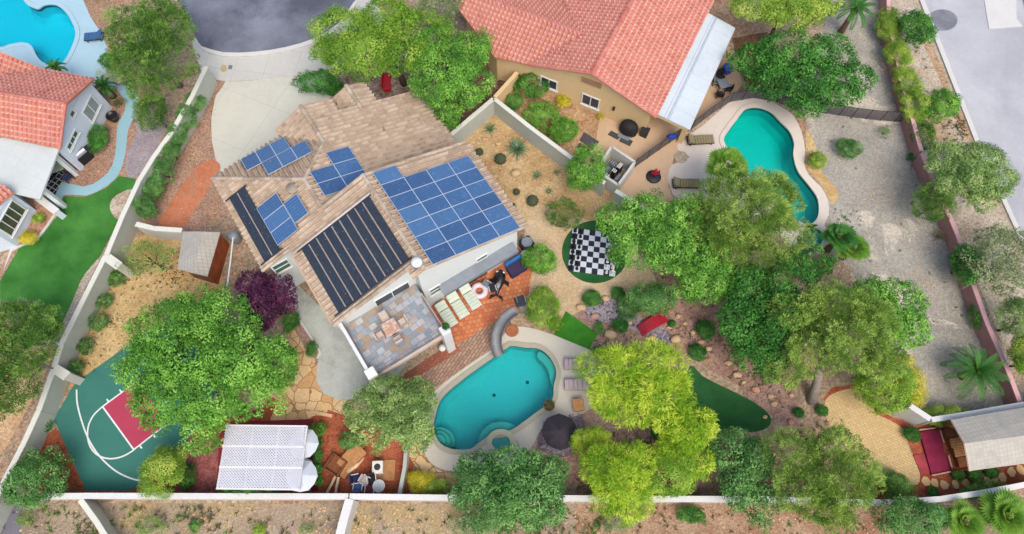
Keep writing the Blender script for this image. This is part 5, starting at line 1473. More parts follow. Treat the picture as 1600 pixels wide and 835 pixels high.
def chess(kind, white, i, j):
    key = (kind, white); s = side/8
    M = Matrix.Rotation(ang, 3, 'Z'); loc = Vector((cc.x, cc.y, chz+.04))+M @ Vector((-side/2+s*(i+.5), -side/2+s*(j+.5), 0))
    cname = 'white' if white else 'black'
    tw = kind in ('pawn', 'rook', 'knight', 'bishop')
    label = {'pawn': f'giant {cname} chess pawn in the row of pawns on the board', 'rook': f'giant {cname} chess rook on a corner square of the board',
             'knight': f'giant {cname} chess knight in the back row', 'bishop': f'giant {cname} chess bishop in the back row',
             'queen': f'giant {cname} chess queen in the back row', 'king': f'giant {cname} chess king with a cross on top'}[kind]
    if key not in proto:
        mb = MB(); mb.lathe((0, 0, 0), prof[kind], 12)
        if kind == 'king': mb.box((0, 0, .78), (.03, .03, .12)); mb.box((0, 0, .79), (.09, .03, .03))
        if kind == 'knight': mb.extr([(-.07, -.04, .14), (.05, -.04, .14), (.03, -.04, .3), (.12, -.04, .32), (.12, -.04, .38), (.02, -.04, .46), (-.05, -.04, .42), (-.09, -.04, .28)], (0, .08, 0))
        o = mb.build('chess_'+kind, m_cw if white else m_cb, None, False, kind != 'knight')
        proto[key] = o
    else:
        o = proto[key].copy(); COL.objects.link(o)
    o.location = loc; o.rotation_euler = (0, 0, ang+(math.pi if white else 0))
    tag(o, label, 'chess piece', f'{cname} giant chess {kind}s' if tw else None)
order = ['rook', 'knight', 'bishop', 'queen', 'king', 'bishop', 'knight', 'rook']
for j in range(8):
    chess(order[j], False, 0, j); chess('pawn', False, 1, j); chess('pawn', True, 6, j); chess(order[j], True, 7, j)
# ---- red footbridge
br = [P(994,511), P(1034,488), P(1044,503), P(1004,526)]
c = sum(br, Vector())/4; ax = ((br[1]-br[0])+(br[2]-br[3]))/2; L = ax.length; rz = math.atan2(ax.y, ax.x); W = ((br[3]-br[0])+(br[2]-br[1])).length/2
t = thing('footbridge', 'small red arched wooden footbridge over the grey creek stones', 'bridge', c, rz)
dk = MB(); n = 16
for i in range(n):
    x = -L/2+L*(i+.5)/n; z = .12+.34*(1-(2*x/L)**2); sl = -.34*8*x/L/L; dk.box((x, 0, z), (L/n-.015, W-.1, .05), 0, ('Y', -math.atan(sl)))
dk.build('deck', m_redp, t, False)
for sy in (-1, 1):
    sb = MB(); pts = [(-L/2+L*i/10, sy*(W/2-.04), .06+.34*(1-(2*(i/10)-1)**2)) for i in range(11)]; sb.tube(pts, .06, 6); sb.build('side_beam', m_redp, t, False)
# ---- boulders
BL = [(947,467,14,9),(908,481,15,10),(954,524,20,14),(1045,488,12,9),(1060,494,10,8),(1070,506,10,7),(1055,531,18,13),(1083,520,10,7),(1095,535,12,8),(1107,545,11,8),(1018,529,12,8),(1046,512,9,6),
      (1152,586,14,9),(1180,609,14,10),(1203,620,11,8),(1208,632,12,9),(1195,652,8,6),(1044,640,18,12),(1235,660,10,9),(806,272,17,13),(779,226,10,7),(758,218,8,6),(773,276,10,7),(784,268,6,5),(838,318,8,6),(1236,618,8,7),(1137,568,12,7),(1162,598,8,6),(930,495,12,8),(983,505,10,7),
      (372,398,8,6),(376,412,7,6),(368,428,7,7),(383,385,8,6),(366,442,7,5),(120,270,9,6),(155,268,6,5)]
adj = ['broad cream', 'rounded tan', 'low flat tan', 'pinkish', 'small pale']
def near(u, v):
    L_ = [((897,470), 'chess lawn'), ((1020,508), 'red footbridge'), ((1085,535), 'clipped shrubs of the mulch bed'), ((1180,620), 'putting green edge'), ((1044,650), 'yellow-green trees'), ((790,250), 'desert garden cacti'), ((370,410), 'weathered shed'), ((135,265), 'blue walk bed'), ((940,490), 'creek stones')]
    return min(L_, key=lambda q: (q[0][0]-u)**2+(q[0][1]-v)**2)[1]
for i, (u, v, a, b) in enumerate(BL):
    k = mpp(u, v); r = (a*k/2, b*k/2*1.05, (a+b)*k/4*.62); p = P(u, v)
    mb = MB().blob((p.x, p.y, r[2]*.55), r, i, .2)
    mb.v = [(x, y, max(.01, z)) for x, y, z in mb.v]
    lab = f'{adj[i % 5]} boulder by the {near(u, v)}'
    solo(mb, 'boulder', m_rockp if i % 5 == 3 or u < 760 else m_rock, lab, 'boulder', 'boulders by the '+near(u, v), True)
# ---- stepping stones by the gazebo
m_step = concrete('sandstone_slab', A(226,188,134), .16)
for i, (u, v) in enumerate([(1446,752),(1460,755),(1475,758),(1492,757),(1509,755),(1526,754),(1542,752),(1553,749),(1566,746),(1580,738),(1594,734)]):
    p = P(u, v); rnd = random.Random(i); k = mpp(u, v); r = 7*k
    poly = [(p.x+r*math.cos(a*1.0472)*rnd.uniform(.7, 1.15), p.y+r*1.2*math.sin(a*1.0472)*rnd.uniform(.75, 1.15)) for a in range(6)]
    solo(MB().prism(poly, 0, .06), 'stepping_stone', m_step, 'tan stepping stone in the red soil along the gazebo side', 'stepping stone', 'stepping stones beside the gazebo')
for lab, px in (('pale curved kerb stone beside the flagstone path, upper left', [(424,614),(448,625),(445,630),(421,619)]), ('pale curved kerb stone at the lower right of the flagstone path', [(485,641),(520,648),(519,653),(484,646)])):
    solo(MB().prism([tuple(p) for p in gp(px)], 0, .1), 'edging_stone', m_rock, lab, 'stone')
# ---- fire pit corner
t = thing('fire_table', 'white square fire table on a wooden platform in the red sand corner', 'table', P(597, 732))
p = P(602, 735); MB().bbox((p.x, p.y, .06), (1.25, 1.25, .12), .0, .01).build('platform', m_wood, t)
p = P(593, 732); MB().bbox((p.x, p.y, .45), (.66, .76, .64), .05, .03).build('body', paint('cream_table', A(232,226,210), .6), t)
MB().lathe((p.x, p.y, .77), [(.2, 0), (.2, .02), (.15, .025), (.02, .03)], 14).build('burner', m_dark, t)
p = P(595, 761); t = thing('round_table', 'round pale grey table with a dark hub, in front of the fire table', 'table', p)
MB().lathe((0, 0, 0), [(.25, 0), (.22, .05), (.06, .08), (.06, .66), (.36, .68), (.38, .72), (.1, .72), (.08, .76), (.02, .76)], 22).build('table_top', paint('pale_table', A(206,206,206), .5), t, False)
for lab, px, r_, fb in (('white framed chair with dark cushions at the left of the fire pit', (558,750), .2, m_navy), ('white framed chair with blue cushion against the rear wall', (562,762), 1.5, paint('steel_blue', A(78,110,150), .8)), ('white framed chair with grey cushion between the fire pit seats', (573,752), -.5, pale), ('dark cushioned chair next to the round pale table', (583,750), -1.4, m_black), ('maroon cushioned low chair against the rear wall', (580,766), 1.5, paint('maroon_fabric', A(120,50,56), .8))):
    chair('garden_chair', lab, P(*px), r_, fb, m_white, .95)
# wooden curved steps and box
t = thing('wooden_stairs', 'curving wooden slat steps beside the fire pit sand', 'steps', P(545, 728))
pp = [P(u, v) for u, v in ((566,702),(556,711),(547,720),(538,730),(530,740))]
for i in range(22):
    f = i/21*(len(pp)-1); k = min(len(pp)-2, int(f)); p = pp[k].lerp(pp[k+1], f-k); d = (pp[k+1]-pp[k]).normalized()
    MB().box((p.x, p.y, .5-.4*i/21), (.14, 1.0, .06), math.atan2(d.y, d.x)).build('slat', m_wood, t)
for sg in (-1, 1):
    sb = MB(); pts = []
    for i in range(5):
        d = (pp[min(i+1, 4)]-pp[max(i-1, 0)]).normalized(); pts.append(pp[i]+Vector((-d.y, d.x, 0))*.5*sg+Vector((0, 0, .44-.4*i/4)))
    sb.tube(pts, .06, 6); sb.build('stringer', m_woodd, t)
for lab, pts in (('pale wooden beam rail leading from the steps to the rear wall, left one', [(524,744),(518,757),(509,773)]), ('pale wooden beam rail leading from the steps to the rear wall, right one', [(529,746),(526,760),(524,773)])):
    solo(MB().tube([P(u, v, .3) for u, v in pts], .09, 6).box(tuple(P(pts[1][0], pts[1][1], .15)), (.1, .1, .3)), 'timber_rail', paint('pale_timber', A(226,200,160), .7, .12, 4), lab, 'rail')
solo(MB().tube([P(u, v, .18) for u, v in [(568,704),(565,716),(556,728),(543,738)]], [.14, .16, .16, .12], 8), 'log_edging', paint('pale_timber', A(226,200,160), .7), 'curved pale log edging below the wooden steps', 'log')
t = thing('planter_box', 'open wooden planter box against the curving steps', 'planter', P(527, 728)); p = P(526, 728)
for dx, dy, sx, sy in ((-.5, 0, .08, 1.0), (.5, 0, .08, 1.0), (0, -.5, 1.08, .08), (0, .5, 1.08, .08)):
    r = .55; q = Matrix.Rotation(-r, 3, 'Z') @ Vector((dx, dy, 0)); MB().box((p.x+q.x, p.y+q.y, .22), (sx, sy-.001*(sx > .5), .44), -r).build('side_board', m_woodd, t)
MB().box((p.x, p.y, .12), (.9, .9, .2), -.55).build('soil', m_woodd, t)
solo(path_walls([P(635,695,.9), P(632,730,.9), P(624,772,.9)], .22), 'retaining_wall', m_wall, 'low grey retaining wall between the fire pit sand and yellow shrubs', 'wall')
# ---- shed on the left
t = thing('shed', 'weathered board shed with open rust brown side, beside the purple tree', 'shed', P(315, 405))
rz_ = 2.75; ez = 2.1
R = [P(286,362,ez), P(317,362,rz_), P(344,363,ez), P(324,432,ez), P(301,427,rz_), P(277,420,ez)]
rf = MB(); rf.extr([R[0], R[1], R[4], R[5]], (0, 0, -.09)); rf.extr([R[1]+Vector((.004,0,0)), R[2], R[3], R[4]+Vector((.004,0,0))], (0, 0, -.085)); rf.build('roof', m_weath, t)
i1 = (R[3]-R[2]).normalized(); i2 = Vector((i1.y, -i1.x, 0))
if i2.x > 0: i2 = -i2
E0, E1 = R[2]+i2*.15, R[3]+i2*.15-i1*.2; W0, W1 = R[0]-i2*.2, R[5]-i2*.2-i1*.2
wl_ = MB(); up_ = Vector((0, 0, -.1))
wl_.extr([Vector((E0.x, E0.y, 0)), Vector((E1.x, E1.y, 0)), E1+up_, E0+up_], i2*.1)
wl_.build('side_wall', paint('rust_boards', A(160,80,44), .8, .35, 1.5), t)
w2 = MB(); M1 = (E1+W1)/2; M1.z = rz_-.15
w2.extr([Vector((E1.x, E1.y, 0))+i2*.101, Vector((W1.x, W1.y, 0)), W1+up_, M1, E1+up_+i2*.101], -i1*.1); w2.build('gable_wall', m_woodd, t)
w3 = MB(); w3.extr([Vector((W0.x, W0.y, 0)), Vector((W1.x, W1.y, 0))-i1*.11, W1+up_-i1*.11, W0+up_], -i2*.1); w3.build('rear_wall', m_woodd, t)
solo(MB().tube([P(364,372,1.8), P(361,400,1.8), P(355,447,1.8)], .05, 6).tube([P(364,373,0), P(364,372,1.8)], .045, 6).tube([P(355,446,0), P(355,447,1.8)], .045, 6), 'handrail', m_frame, 'thin pale rail standing between the shed and the stucco house', 'rail')
t = thing('plastic_barrel', 'pale storage barrel behind the shed by the house eave', 'barrel', P(371, 376))
MB().lathe((0, 0, 0), [(.3, 0), (.36, .2), (.36, .75), (.3, .95), (.05, .97)], 16).build('drum', m_grey, t, False, True)
# ---- gazebo on the right
t = thing('gazebo', 'grey weathered board roofed gazebo with open wooden end at the right edge', 'gazebo', P(1560, 700))
gz, gr = 2.35, 3.1
R = [P(1487,656,gz), P(1594,638,gz), P(1700,620,gz), P(1725,664,gr), P(1508,693,gr), P(1516,736,gz), P(1740,706,gz)]
rf = MB(); rf.extr([R[0], R[2], R[3], R[4]], (0, 0, -.1)); rf.extr([R[4]-Vector((0,.004,0)), R[3]-Vector((0,.004,0)), R[6], R[5]], (0, 0, -.1)); rf.build('roof', m_weath, t)
fb = MB(); fb.tube([R[0]+Vector((0,0,-.05)), R[4]+Vector((0,0,-.05)), R[5]+Vector((0,0,-.05))], .07, 6); fb.build('barge_board', paint('pinkish_board', A(206,182,166), .8), t)
for p in (R[0].lerp(R[2], .04), R[5].lerp(R[6], .04), R[0].lerp(R[2], .9), R[5].lerp(R[6], .9)):
    q = p.lerp(Vector((R[4].x, R[4].y, p.z)), .12); MB().box((q.x, q.y, 1.13), (.16, .16, 2.26)).build('post', m_woodd, t)
for i, (u, v, z) in enumerate(((1483,677,.35),(1490,693,.5),(1496,707,.5),(1502,723,.35))):
    tt = thing('wooden_bench', ['dark brown wooden bench at the upper end of the gazebo opening', 'light orange wooden bench, second from the top in the gazebo opening', 'light orange wooden bench, third from the top in the gazebo opening', 'dark brown wooden bench at the lower end of the gazebo opening'][i], 'bench', P(u, v))
    mm = m_wood if i in (1, 2) else m_woodd
    for k in range(4):
        p = P(u, v); MB().box((p.x+.02, p.y+(-.22+.15*k), .44), (1.0, .125, .05), .15).build('slat', mm, tt)
    for sx in (-.4, .4): p = P(u, v); MB().box((p.x+sx, p.y+sx*.15, .205), (.08, .5, .41), .15).build('leg', m_woodd, tt)
t = thing('maroon_platform', 'raised crimson painted deck in front of the gazebo', 'deck', P(1462, 705))
q = [P(u, v, .3) for u, v in ((1439,675),(1467,671),(1486,734),(1457,740))]; MB().prism([tuple(p[:2]) for p in q], 0, .2).build('deck', paint('crimson_deck', A(146,40,72), .9, .24, 2), t)
q = [P(u, v, .14) for u, v in ((1428,711),(1445,709),(1455,739),(1440,741))]; MB().prism([tuple(p[:2]) for p in q], 0, .07).build('step', paint('rose_deck', A(172,70,76), .85, .2, 2), t)
for a, b in (((1436,672),(1468,668)), ((1469,672),(1475,692)), ((1482,712),(1488,734)), ((1456,743),(1486,737))):
    mb = MB().tube([P(*a, .14), P(*b, .14)], .055, 6); mb.build('edge_board', paint('pink_board', A(226,176,160), .7), t)
# ---- NE neighbour's patio
t = thing('covered_grill', 'black covered oval grill against the beige house wall', 'grill', P(981, 206))
MB().lathe(tuple(P(981, 206)), [(.62, 0), (.66, .3), (.62, .75), (.5, 1.0), (.3, 1.12), (.05, 1.16)], 20, 1.1, .82, -.4).build('cover', m_black, t, True, True)
p = P(975, 214); MB().box((p.x, p.y, .1), (.9, .5, .08), -.5).build('wheel_base', m_grey, t)
t = thing('cooler_box', 'small black cube cooler right of the covered grill', 'box', P(1006, 211)); p = P(1006, 211)
MB().bbox((p.x, p.y, .33), (.55, .5, .66), -.5, .03).build('body', m_blackp, t); MB().bbox((p.x, p.y, .69), (.6, .55, .06), -.5, .02).build('lid', m_dark, t)
for lab, px in (('dark green door mat on the salmon patio, left of the pair', [(955,205),(970,213),(965,219),(950,211)]), ('dark green door mat on the salmon patio, right of the pair', [(972,214),(989,221),(984,229),(967,221)]), ('large charcoal rubber mat beside the neighbour\'s shrubs', [(912,207),(936,222),(926,234),(906,220)]), ('smaller charcoal mat half under the bright tree', [(906,224),(920,233),(913,240),(900,232)])):
    solo(MB().prism([tuple(p) for p in gp(px)], .0, .06), 'rubber_mat', paint('rubber_'+str(px[0][0]), A(72,78,76) if px[0][0] > 940 else A(84,82,88), .9, .15, 4), lab, 'mat')
t = thing('utility_enclosure', 'white walled open topped enclosure with stacked grey equipment', 'enclosure', P(962, 258))
q = [P(u, v, 1.5) for u, v in ((956,229),(992,253),(966,289),(931,266))]
path_walls(q+[q[0]], .18).build('wall', m_wallw, t)
cen = sum(q, Vector())/4; er = math.atan2((q[1]-q[0]).y, (q[1]-q[0]).x)
rnd = random.Random(3); Mr = Matrix.Rotation(er, 3, 'Z')
for i, (x, y, sx, sy, h) in enumerate(((-.45, .45, .5, .3, .9), (.15, .5, .3, .5, 1.0), (-.5, -.1, .4, .5, .7), (.1, -.15, .35, .3, 1.1), (.5, -.05, .3, .6, .6), (-.25, -.6, .6, .25, .8), (.4, -.6, .3, .3, .5))):
    c = cen+Mr @ Vector((x, y, 0)); tt = thing('equipment_crate', ['grey ribbed crate in the enclosure corner by the wall', 'tall grey crate along the enclosure back', 'dark crate on the left of the enclosure', 'black tall crate in the middle of the enclosure', 'long pale crate on the right of the enclosure', 'flat grey crate at the enclosure front', 'small pale crate at the enclosure front right'][i], 'crate', (c.x, c.y, 0), er)
    MB().bbox((0, 0, h/2), (sx, sy, h), 0, .02).build('box', [m_grey, m_dark, m_grey, m_blackp, m_white, m_grey, m_frame][i], tt, False)
    for k in range(3): MB().box((-sx/3+sx/3*k, 0, h+.012), (.05, sy*.95, .024)).build('slat', m_dark if i % 2 == 0 else m_frame, tt, False)
t = thing('sculpture', 'red branching cactus sculpture on a dark round base', 'sculpture', P(1021, 277))
MB().lathe((0, 0, 0), [(.52, 0), (.56, .06), (.5, .14), (.02, .15)], 20).build('base', m_dark, t, False, True)
cs = MB(); cs.tube([(0, 0, .1), (.03, 0, .5), (.02, .02, 1.05), (.02, .02, 1.12)], [.12, .13, .10, .02], 10); cs.build('stem', m_redp, t, False, True)
cs = MB(); cs.tube([(.03, 0, .4), (.25, .02, .45), (.3, .03, .6), (.28, .03, .85), (.28, .03, .9)], [.09, .1, .09, .07, .02], 10); cs.build('arm', m_redp, t, False, True)
cs = MB(); cs.tube([(.02, 0, .5), (-.18, .0, .55), (-.2, .02, .75), (-.2, .02, .8)], [.07, .08, .06, .02], 10); cs.build('arm', m_redp, t, False, True)
solo(MB().lathe(tuple(P(1064,246)), [(.5, 0), (.5, .06), (.02, .065)], 20), 'paver_disc', m_gravel2, 'round grey paving disc between patio and cream deck', 'paving')
# mesh pool fence
tf = NT('fence_mesh'); b = tf.bsdf(A(112,106,108), .8); tr = tf.n('ShaderNodeBsdfTransparent'); mx = tf.n('ShaderNodeMixShader'); mx.inputs[0].default_value = .62; tf.l(tr.outputs[0], mx.inputs[1]); tf.l(b, mx.inputs[2]); m_mesh = tf.done(mx.outputs[0])
def fence(label, px, h):
    pts = [P(u, v) for u, v in px]; t = thing('mesh_fence', label, 'fence', pts[0])
    lo = [Vector((p.x, p.y, h)) for p in pts]; path_walls(lo, .012, .05).build('mesh_panel', m_mesh, t)
    n = 0
    for a, b in zip(pts[:-1], pts[1:]):
        k = max(1, round((b-a).length/1.2))
        for i in range(k): p = a.lerp(b, i/k); MB().tube([(p.x, p.y, 0), (p.x, p.y, h+.05)], .028, 6).build('post', m_dark, t)
    MB().tube([(p.x, p.y, h) for p in pts], .02, 6).build('top_rail', m_dark, t)
fence('dark mesh pool fence from the enclosure to the patio cover post', [(992,262),(1030,235),(1062,213)], 1.2)
fence('dark mesh pool fence curving around the neighbour\'s patio and pool', [(1080,203),(1110,180),(1140,160),(1178,154),(1212,160),(1245,172)], 1.2)
fence('dark mesh fence crossing the gravel lot to the yellow hedge', [(1245,172),(1290,178),(1330,184),(1375,189),(1418,192)], 1.2)
p = P(1045, 226); solo(MB().blob((p.x, p.y, 1.15), (.36, .2, .16), 4, .25).blob((p.x+.2, p.y+.15, .95), (.2, .14, .22), 9, .2), 'towel', paint('blue_towel', A(36,72,176), .9, .15, 4), 'blue towel bundled over the mesh fence', 'towel', None, True)
p = P(1134, 113); t = thing('planter_pot', 'glazed cobalt blue pot on the patio beside dark chairs', 'planter', p)
MB().lathe((0, 0, 0), [(.22, 0), (.38, .2), (.42, .45), (.34, .6), (.38, .66), (.3, .66), (.27, .55), (.02, .5)], 20).build('pot', m_cobalt, t, False, True)
chair('patio_chair', 'dark patio chair nearest the blue pot', P(1124, 124), -1.2, m_black, m_dark, 1.0)
chair('patio_chair', 'dark patio chair half under the white cover', P(1118, 132), -.2, m_grey, m_dark, 1.0)
chair('patio_chair', 'dark patio chair beside the pool fence', P(1123, 152), 1.5, m_black, m_dark, .95)
chair('patio_chair', 'small dark patio chair at the right of the table', P(1137, 143), 2.8, m_black, m_dark, .85)
p = P(1127, 139); t = thing('patio_table', 'small grey table among the dark patio chairs', 'table', p)
MB().bbox((0, 0, .68), (.8, .8, .04), .3).build('table_top', m_grey, t, False)
for sx in (-.3, .3):
    for sy in (-.3, .3): MB().tube([(sx, sy, 0), (sx, sy, .66)], .02, 6).build('leg', m_dark, t, False)
# ---- left neighbour's things
t = thing('gas_grill', 'silver and black gas grill by the pale blue house', 'grill', P(136, 250), .9)
MB().bbox((0, 0, .45), (1.0, .55, .86), 0, .03).build('cabinet', m_black, t, False)
ho = MB()
for k in range(9):
    a = math.pi*k/8; ho.v += [(-.42, -.27*math.cos(a), .9+.3*math.sin(a)), (.42, -.27*math.cos(a), .9+.3*math.sin(a))]
for k in range(8): ho.f.append((2*k, 2*k+1, 2*k+3, 2*k+2))
ho.f.append(tuple(range(0, 18, 2))); ho.f.append(tuple(range(1, 18, 2))[::-1]); ho.build('hood', paint('steel', A(190,192,196), .3, .1, 3, .7), t, False)
for sx in (-.65, .65): MB().box((sx, 0, .86), (.28, .5, .04)).build('side_shelf', m_dark, t, False)
p = P(180, 187); t = thing('planter_pot', 'black round tub at the corner of the pale blue house', 'planter', p)
MB().lathe((0, 0, 0), [(.3, 0), (.42, .5), (.44, .55), (.36, .55), (.33, .45), (.02, .45)], 18).build('pot', m_blackp, t, False, True)
tr_ = NT('lattice_rug'); pz = tr_.pos(); mp = tr_.n('ShaderNodeMapping'); mp.inputs['Rotation'].default_value = (0, 0, .5); tr_.l(pz, mp.inputs[0]); vv = tr_.vor(mp.outputs[0], 2.6, 'DISTANCE_TO_EDGE', 0.0)
m_rug = tr_.done(tr_.bsdf(tr_.mix(tr_.mth('LESS_THAN', vv.outputs['Distance'], .07), A(36,36,42), A(190,190,190)), .9))
solo(MB().prism([tuple(p) for p in gp([(80,262),(102,272),(82,314),(60,303)])], .0, .05), 'outdoor_rug', m_rug, 'black and white diamond patterned rug under the patio roof edge', 'rug')
p = P(95, 270); t = thing('patio_table', 'patio table with pale green cloth on the patterned rug', 'table', p, .4)
MB().bbox((0, 0, .74), (1.15, .8, .05), 0, .15).build('table_top', paint('sage_cloth', A(186,200,170), .85), t, False)
for sx in (-.42, .42):
    for sy in (-.28, .28): MB().box((sx, sy, .36), (.06, .06, .715)).build('leg', m_black, t, False)
for lab, px, r_ in (('navy chair right of the pale green patio table', (110,281), 2.4), ('navy chair above the pale green patio table', (93,258), -1.2), ('navy chair left of the pale green patio table', (77,280), .6)):
    chair('patio_chair', lab, P(*px), r_, m_navy, m_black, 1.05)
# ---- front garden
p = P(606, 133); t = thing('garden_bench', 'dark red bench under the lime tree beyond the tan roof', 'bench', p, 1.6)
MB().bbox((0, 0, .46), (1.5, .6, .08)).build('seat', m_redp, t, False); MB().box((0, .3, .8), (1.5, .07, .6)).build('backrest', m_redp, t, False)
for sx in (-.65, .65): MB().box((sx, 0, .21), (.08, .55, .42)).build('leg', m_redp, t, False)
p = P(322,152); t = thing('planter_pot', 'dark barrel cactus tub in the side yard by the vine', 'planter', p); MB().lathe((0, 0, 0), [(.2, 0), (.3, .35), (.26, .35), (.02, .3)], 14).build('pot', m_black, t, False)
V = leafquads(RNG, rdirs(RNG, 200, 0)*.28+np.array([0, 0, .4]), rdirs(RNG, 200, 0), .1, .02, .9, 0); np_mesh('plant', V, 4, SPEC['clip']['mat'], t)
# ------------------------------------------------------------------ trees
plant('tree', 'tall dark pine between the neighbour\'s pool and the cul-de-sac', 'tree', 'pinedark', (238,74), (76,76), 4.5, 3.0, extra=[(-.35,.3,.1,.55),(.35,.35,.15,.55),(-.3,-.35,0,.5),(.35,-.3,0,.55),(0,0,.3,.5),(0,.75,0,.45),(-.05,-.8,-.3,.35)], dens=.85)
plant('tree', 'round clipped dark tree right of the blue walk by the boundary wall', 'tree', 'deep', (242,178), (31,32), 1.8, 1.5, lobes_=0) if False else plant('tree', 'round clipped dark tree right of the blue walk by the boundary wall', 'tree', 'pinedark', (242,178), (29,31), 1.8, 1.5)
plant('tree', 'large lime green tree over the driveway and front garden', 'tree', 'lime', (588,62), (100,74), 4.2, 2.6, extra=[(-.5,.25,0,.52),(.1,.45,.1,.55),(.5,.2,0,.5),(-.15,-.35,.1,.6),(.45,-.4,0,.5),(-.65,-.15,-.2,.38)], base=(632,132))
plant('tree', 'mid green leafy tree against the corner of the tan roof', 'tree', 'broad', (704,112), (66,78), 3.6, 2.6, extra=[(-.3,.45,.1,.5),(.4,.4,.1,.5),(-.25,-.3,.1,.6),(.35,-.35,0,.5),(.1,.05,.25,.55),(0,-.75,-.3,.35)], base=(715,150))
plant('tree', 'pale blossom tree at the top edge beside the red tile roof', 'tree', 'grey', (688,14), (40,32), 3.5, 1.6)
plant('tree', 'olive yellow tree at the top edge right of the white patio cover', 'tree', 'hedge', (1225,14), (85,36), 4.0, 2.0, extra=[(-.4,.2,0,.6),(.3,.1,0,.65),(0,-.3,0,.6),(.65,.2,-.1,.4)])
plant('tree', 'wide dark green layered tree beside the gravel lot fence', 'tree', 'deep', (1250,106), (104,72), 3.4, 2.2, extra=[(-.55,.2,0,.45),(-.1,.3,.15,.55),(.4,.25,.1,.48),(-.3,-.3,0,.5),(.25,-.25,0,.5),(.75,-.15,-.25,.34),(.05,-.75,-.3,.32),(.55,-.5,-.3,.32)])
plant('tree', 'small dark green tree at the kerb near the pale road stain', 'tree', 'deep', (1433,45), (29,29), 2.0, 1.5)
plant('tree', 'small bright green tree between the pink wall and pale road', 'tree', 'broad', (1471,162), (28,24), 1.8, 1.2)
plant('tree', 'large olive tree overhanging the pink wall and pale road', 'tree', 'olive', (1516,268), (68,56), 3.0, 2.1, extra=[(-.4,.3,0,.55),(.3,.35,.1,.5),(-.1,-.2,.15,.6),(.5,-.2,0,.5),(-.45,-.3,0,.45),(.15,-.65,-.2,.4)])
plant('tree', 'dark green bushy tree leaning on the pink wall', 'tree', 'pinedark', (1456,318), (31,30), 2.0, 1.5)
plant('tree', 'sparse grey green tree by the lower kerb at the right edge', 'tree', 'grey', (1572,408), (54,52), 2.8, 2.0)
plant('tree', 'dark upright shrub tree on the pink wall below the grey tree', 'tree', 'deep', (1512,412), (21,36), 1.8, 1.7)
plant('tree', 'pale olive tree at the right edge below the grey tree', 'tree', 'olive', (1598,500), (32,36), 2.4, 1.7)
plant('tree', 'yellow green tree at the right edge near the palm', 'tree', 'hedge', (1602,562), (26,32), 2.2, 1.5)
plant('tree', 'big rounded olive pine beside the neighbour\'s green pool', 'tree', 'pine', (1174,340), (92,82), 4.6, 3.0, extra=[(-.35,.35,.1,.55),(.35,.4,.1,.52),(-.4,-.3,0,.5),(.4,-.3,0,.5),(0,0,.3,.6),(.1,-.75,-.2,.42),(-.75,.1,-.2,.38)])
plant('tree', 'big bright green tree spreading right of the chess board', 'tree', 'broad', (1035,370), (98,76), 3.6, 2.4, extra=[(-.55,.25,0,.45),(-.15,.45,.1,.45),(.3,.3,.15,.5),(-.4,-.25,0,.42),(.1,-.15,.15,.5),(.5,-.45,0,.46),(.75,-.1,0,.35)])
plant('tree', 'bright green tree right of the pinkish clearing below the big tree', 'tree', 'broad', (1102,440), (50,36), 3.0, 1.8)
plant('tree', 'green tree just above the red footbridge', 'tree', 'green', (1018,468), (40,26), 2.4, 1.6)
plant('tree', 'dense dark green tree between the bright tree and the tall pines', 'tree', 'deep', (1196,490), (80,84), 3.6, 2.6, extra=[(-.3,.4,.1,.52),(.4,.35,.1,.5),(-.45,-.15,0,.5),(.2,-.1,.25,.6),(.05,-.6,0,.5),(-.35,-.65,-.1,.4)])
plant('tree', 'tall olive pine with bare grey trunk above the gold patio', 'tree', 'pine', (1310,520), (100,84), 5.2, 3.0, extra=[(-.55,.3,0,.46),(-.1,.4,.15,.5),(.35,.2,.1,.5),(-.4,-.3,0,.48),(.1,-.2,.25,.55),(.55,-.45,-.1,.42),(-.7,-.6,-.4,.32)], base=(1268,628), trunk=.28)
plant('tree', 'bright green leafy tree beside the bare gravel lot', 'tree', 'broad', (1384,486), (64,58), 3.6, 2.2, extra=[(-.3,.35,0,.55),(.3,.2,.1,.55),(-.1,-.35,.1,.55),(.45,-.5,-.1,.45)])
plant('tree', 'fresh green bushy tree above the gold patio', 'tree', 'lime', (1388,604), (42,40), 2.4, 1.8)
plant('tree', 'wispy yellow green tree shading the pool loungers', 'tree', 'verde', (997,600), (78,66), 3.6, 2.4, extra=[(-.4,.3,.1,.6),(.35,.35,.1,.58),(-.45,-.3,0,.5),(.25,-.25,.15,.6),(.6,-.05,0,.4),(-.1,-.6,-.1,.4)])
plant('tree', 'wispy yellow green tree over the lower putting green', 'tree', 'verde', (1072,682), (52,55), 3.4, 2.2, extra=[(-.25,.4,.1,.6),(.35,.3,.1,.5),(0,-.1,.2,.6),(.2,-.6,0,.5),(-.45,-.35,0,.5)])
plant('tree', 'bright yellow drooping tree hanging over the rear wall', 'tree', 'verde', (968,742), (60,58), 3.4, 2.2, extra=[(-.4,.15,.1,.55),(.3,.25,.1,.55),(0,-.1,.2,.65),(.25,-.6,0,.5),(-.3,-.45,0,.45)])
plant('tree', 'small wispy yellow green tree beside the charcoal parasol', 'tree', 'verde', (925,694), (28,24), 2.2, 1.2)
plant('tree', 'olive green wispy tree between the two yellow trees', 'tree', 'lime', (1050,742), (40,36), 2.8, 1.8)
plant('tree', 'large mid green rounded tree covering the pool spa', 'tree', 'green', (800,764), (90,66), 3.4, 2.4, extra=[(-.45,.25,.05,.5),(.05,.4,.1,.52),(.5,.25,0,.48),(-.4,-.35,0,.5),(.1,-.15,.25,.6),(.45,-.4,0,.46),(-.75,-.1,-.2,.3)], dens=1.1)
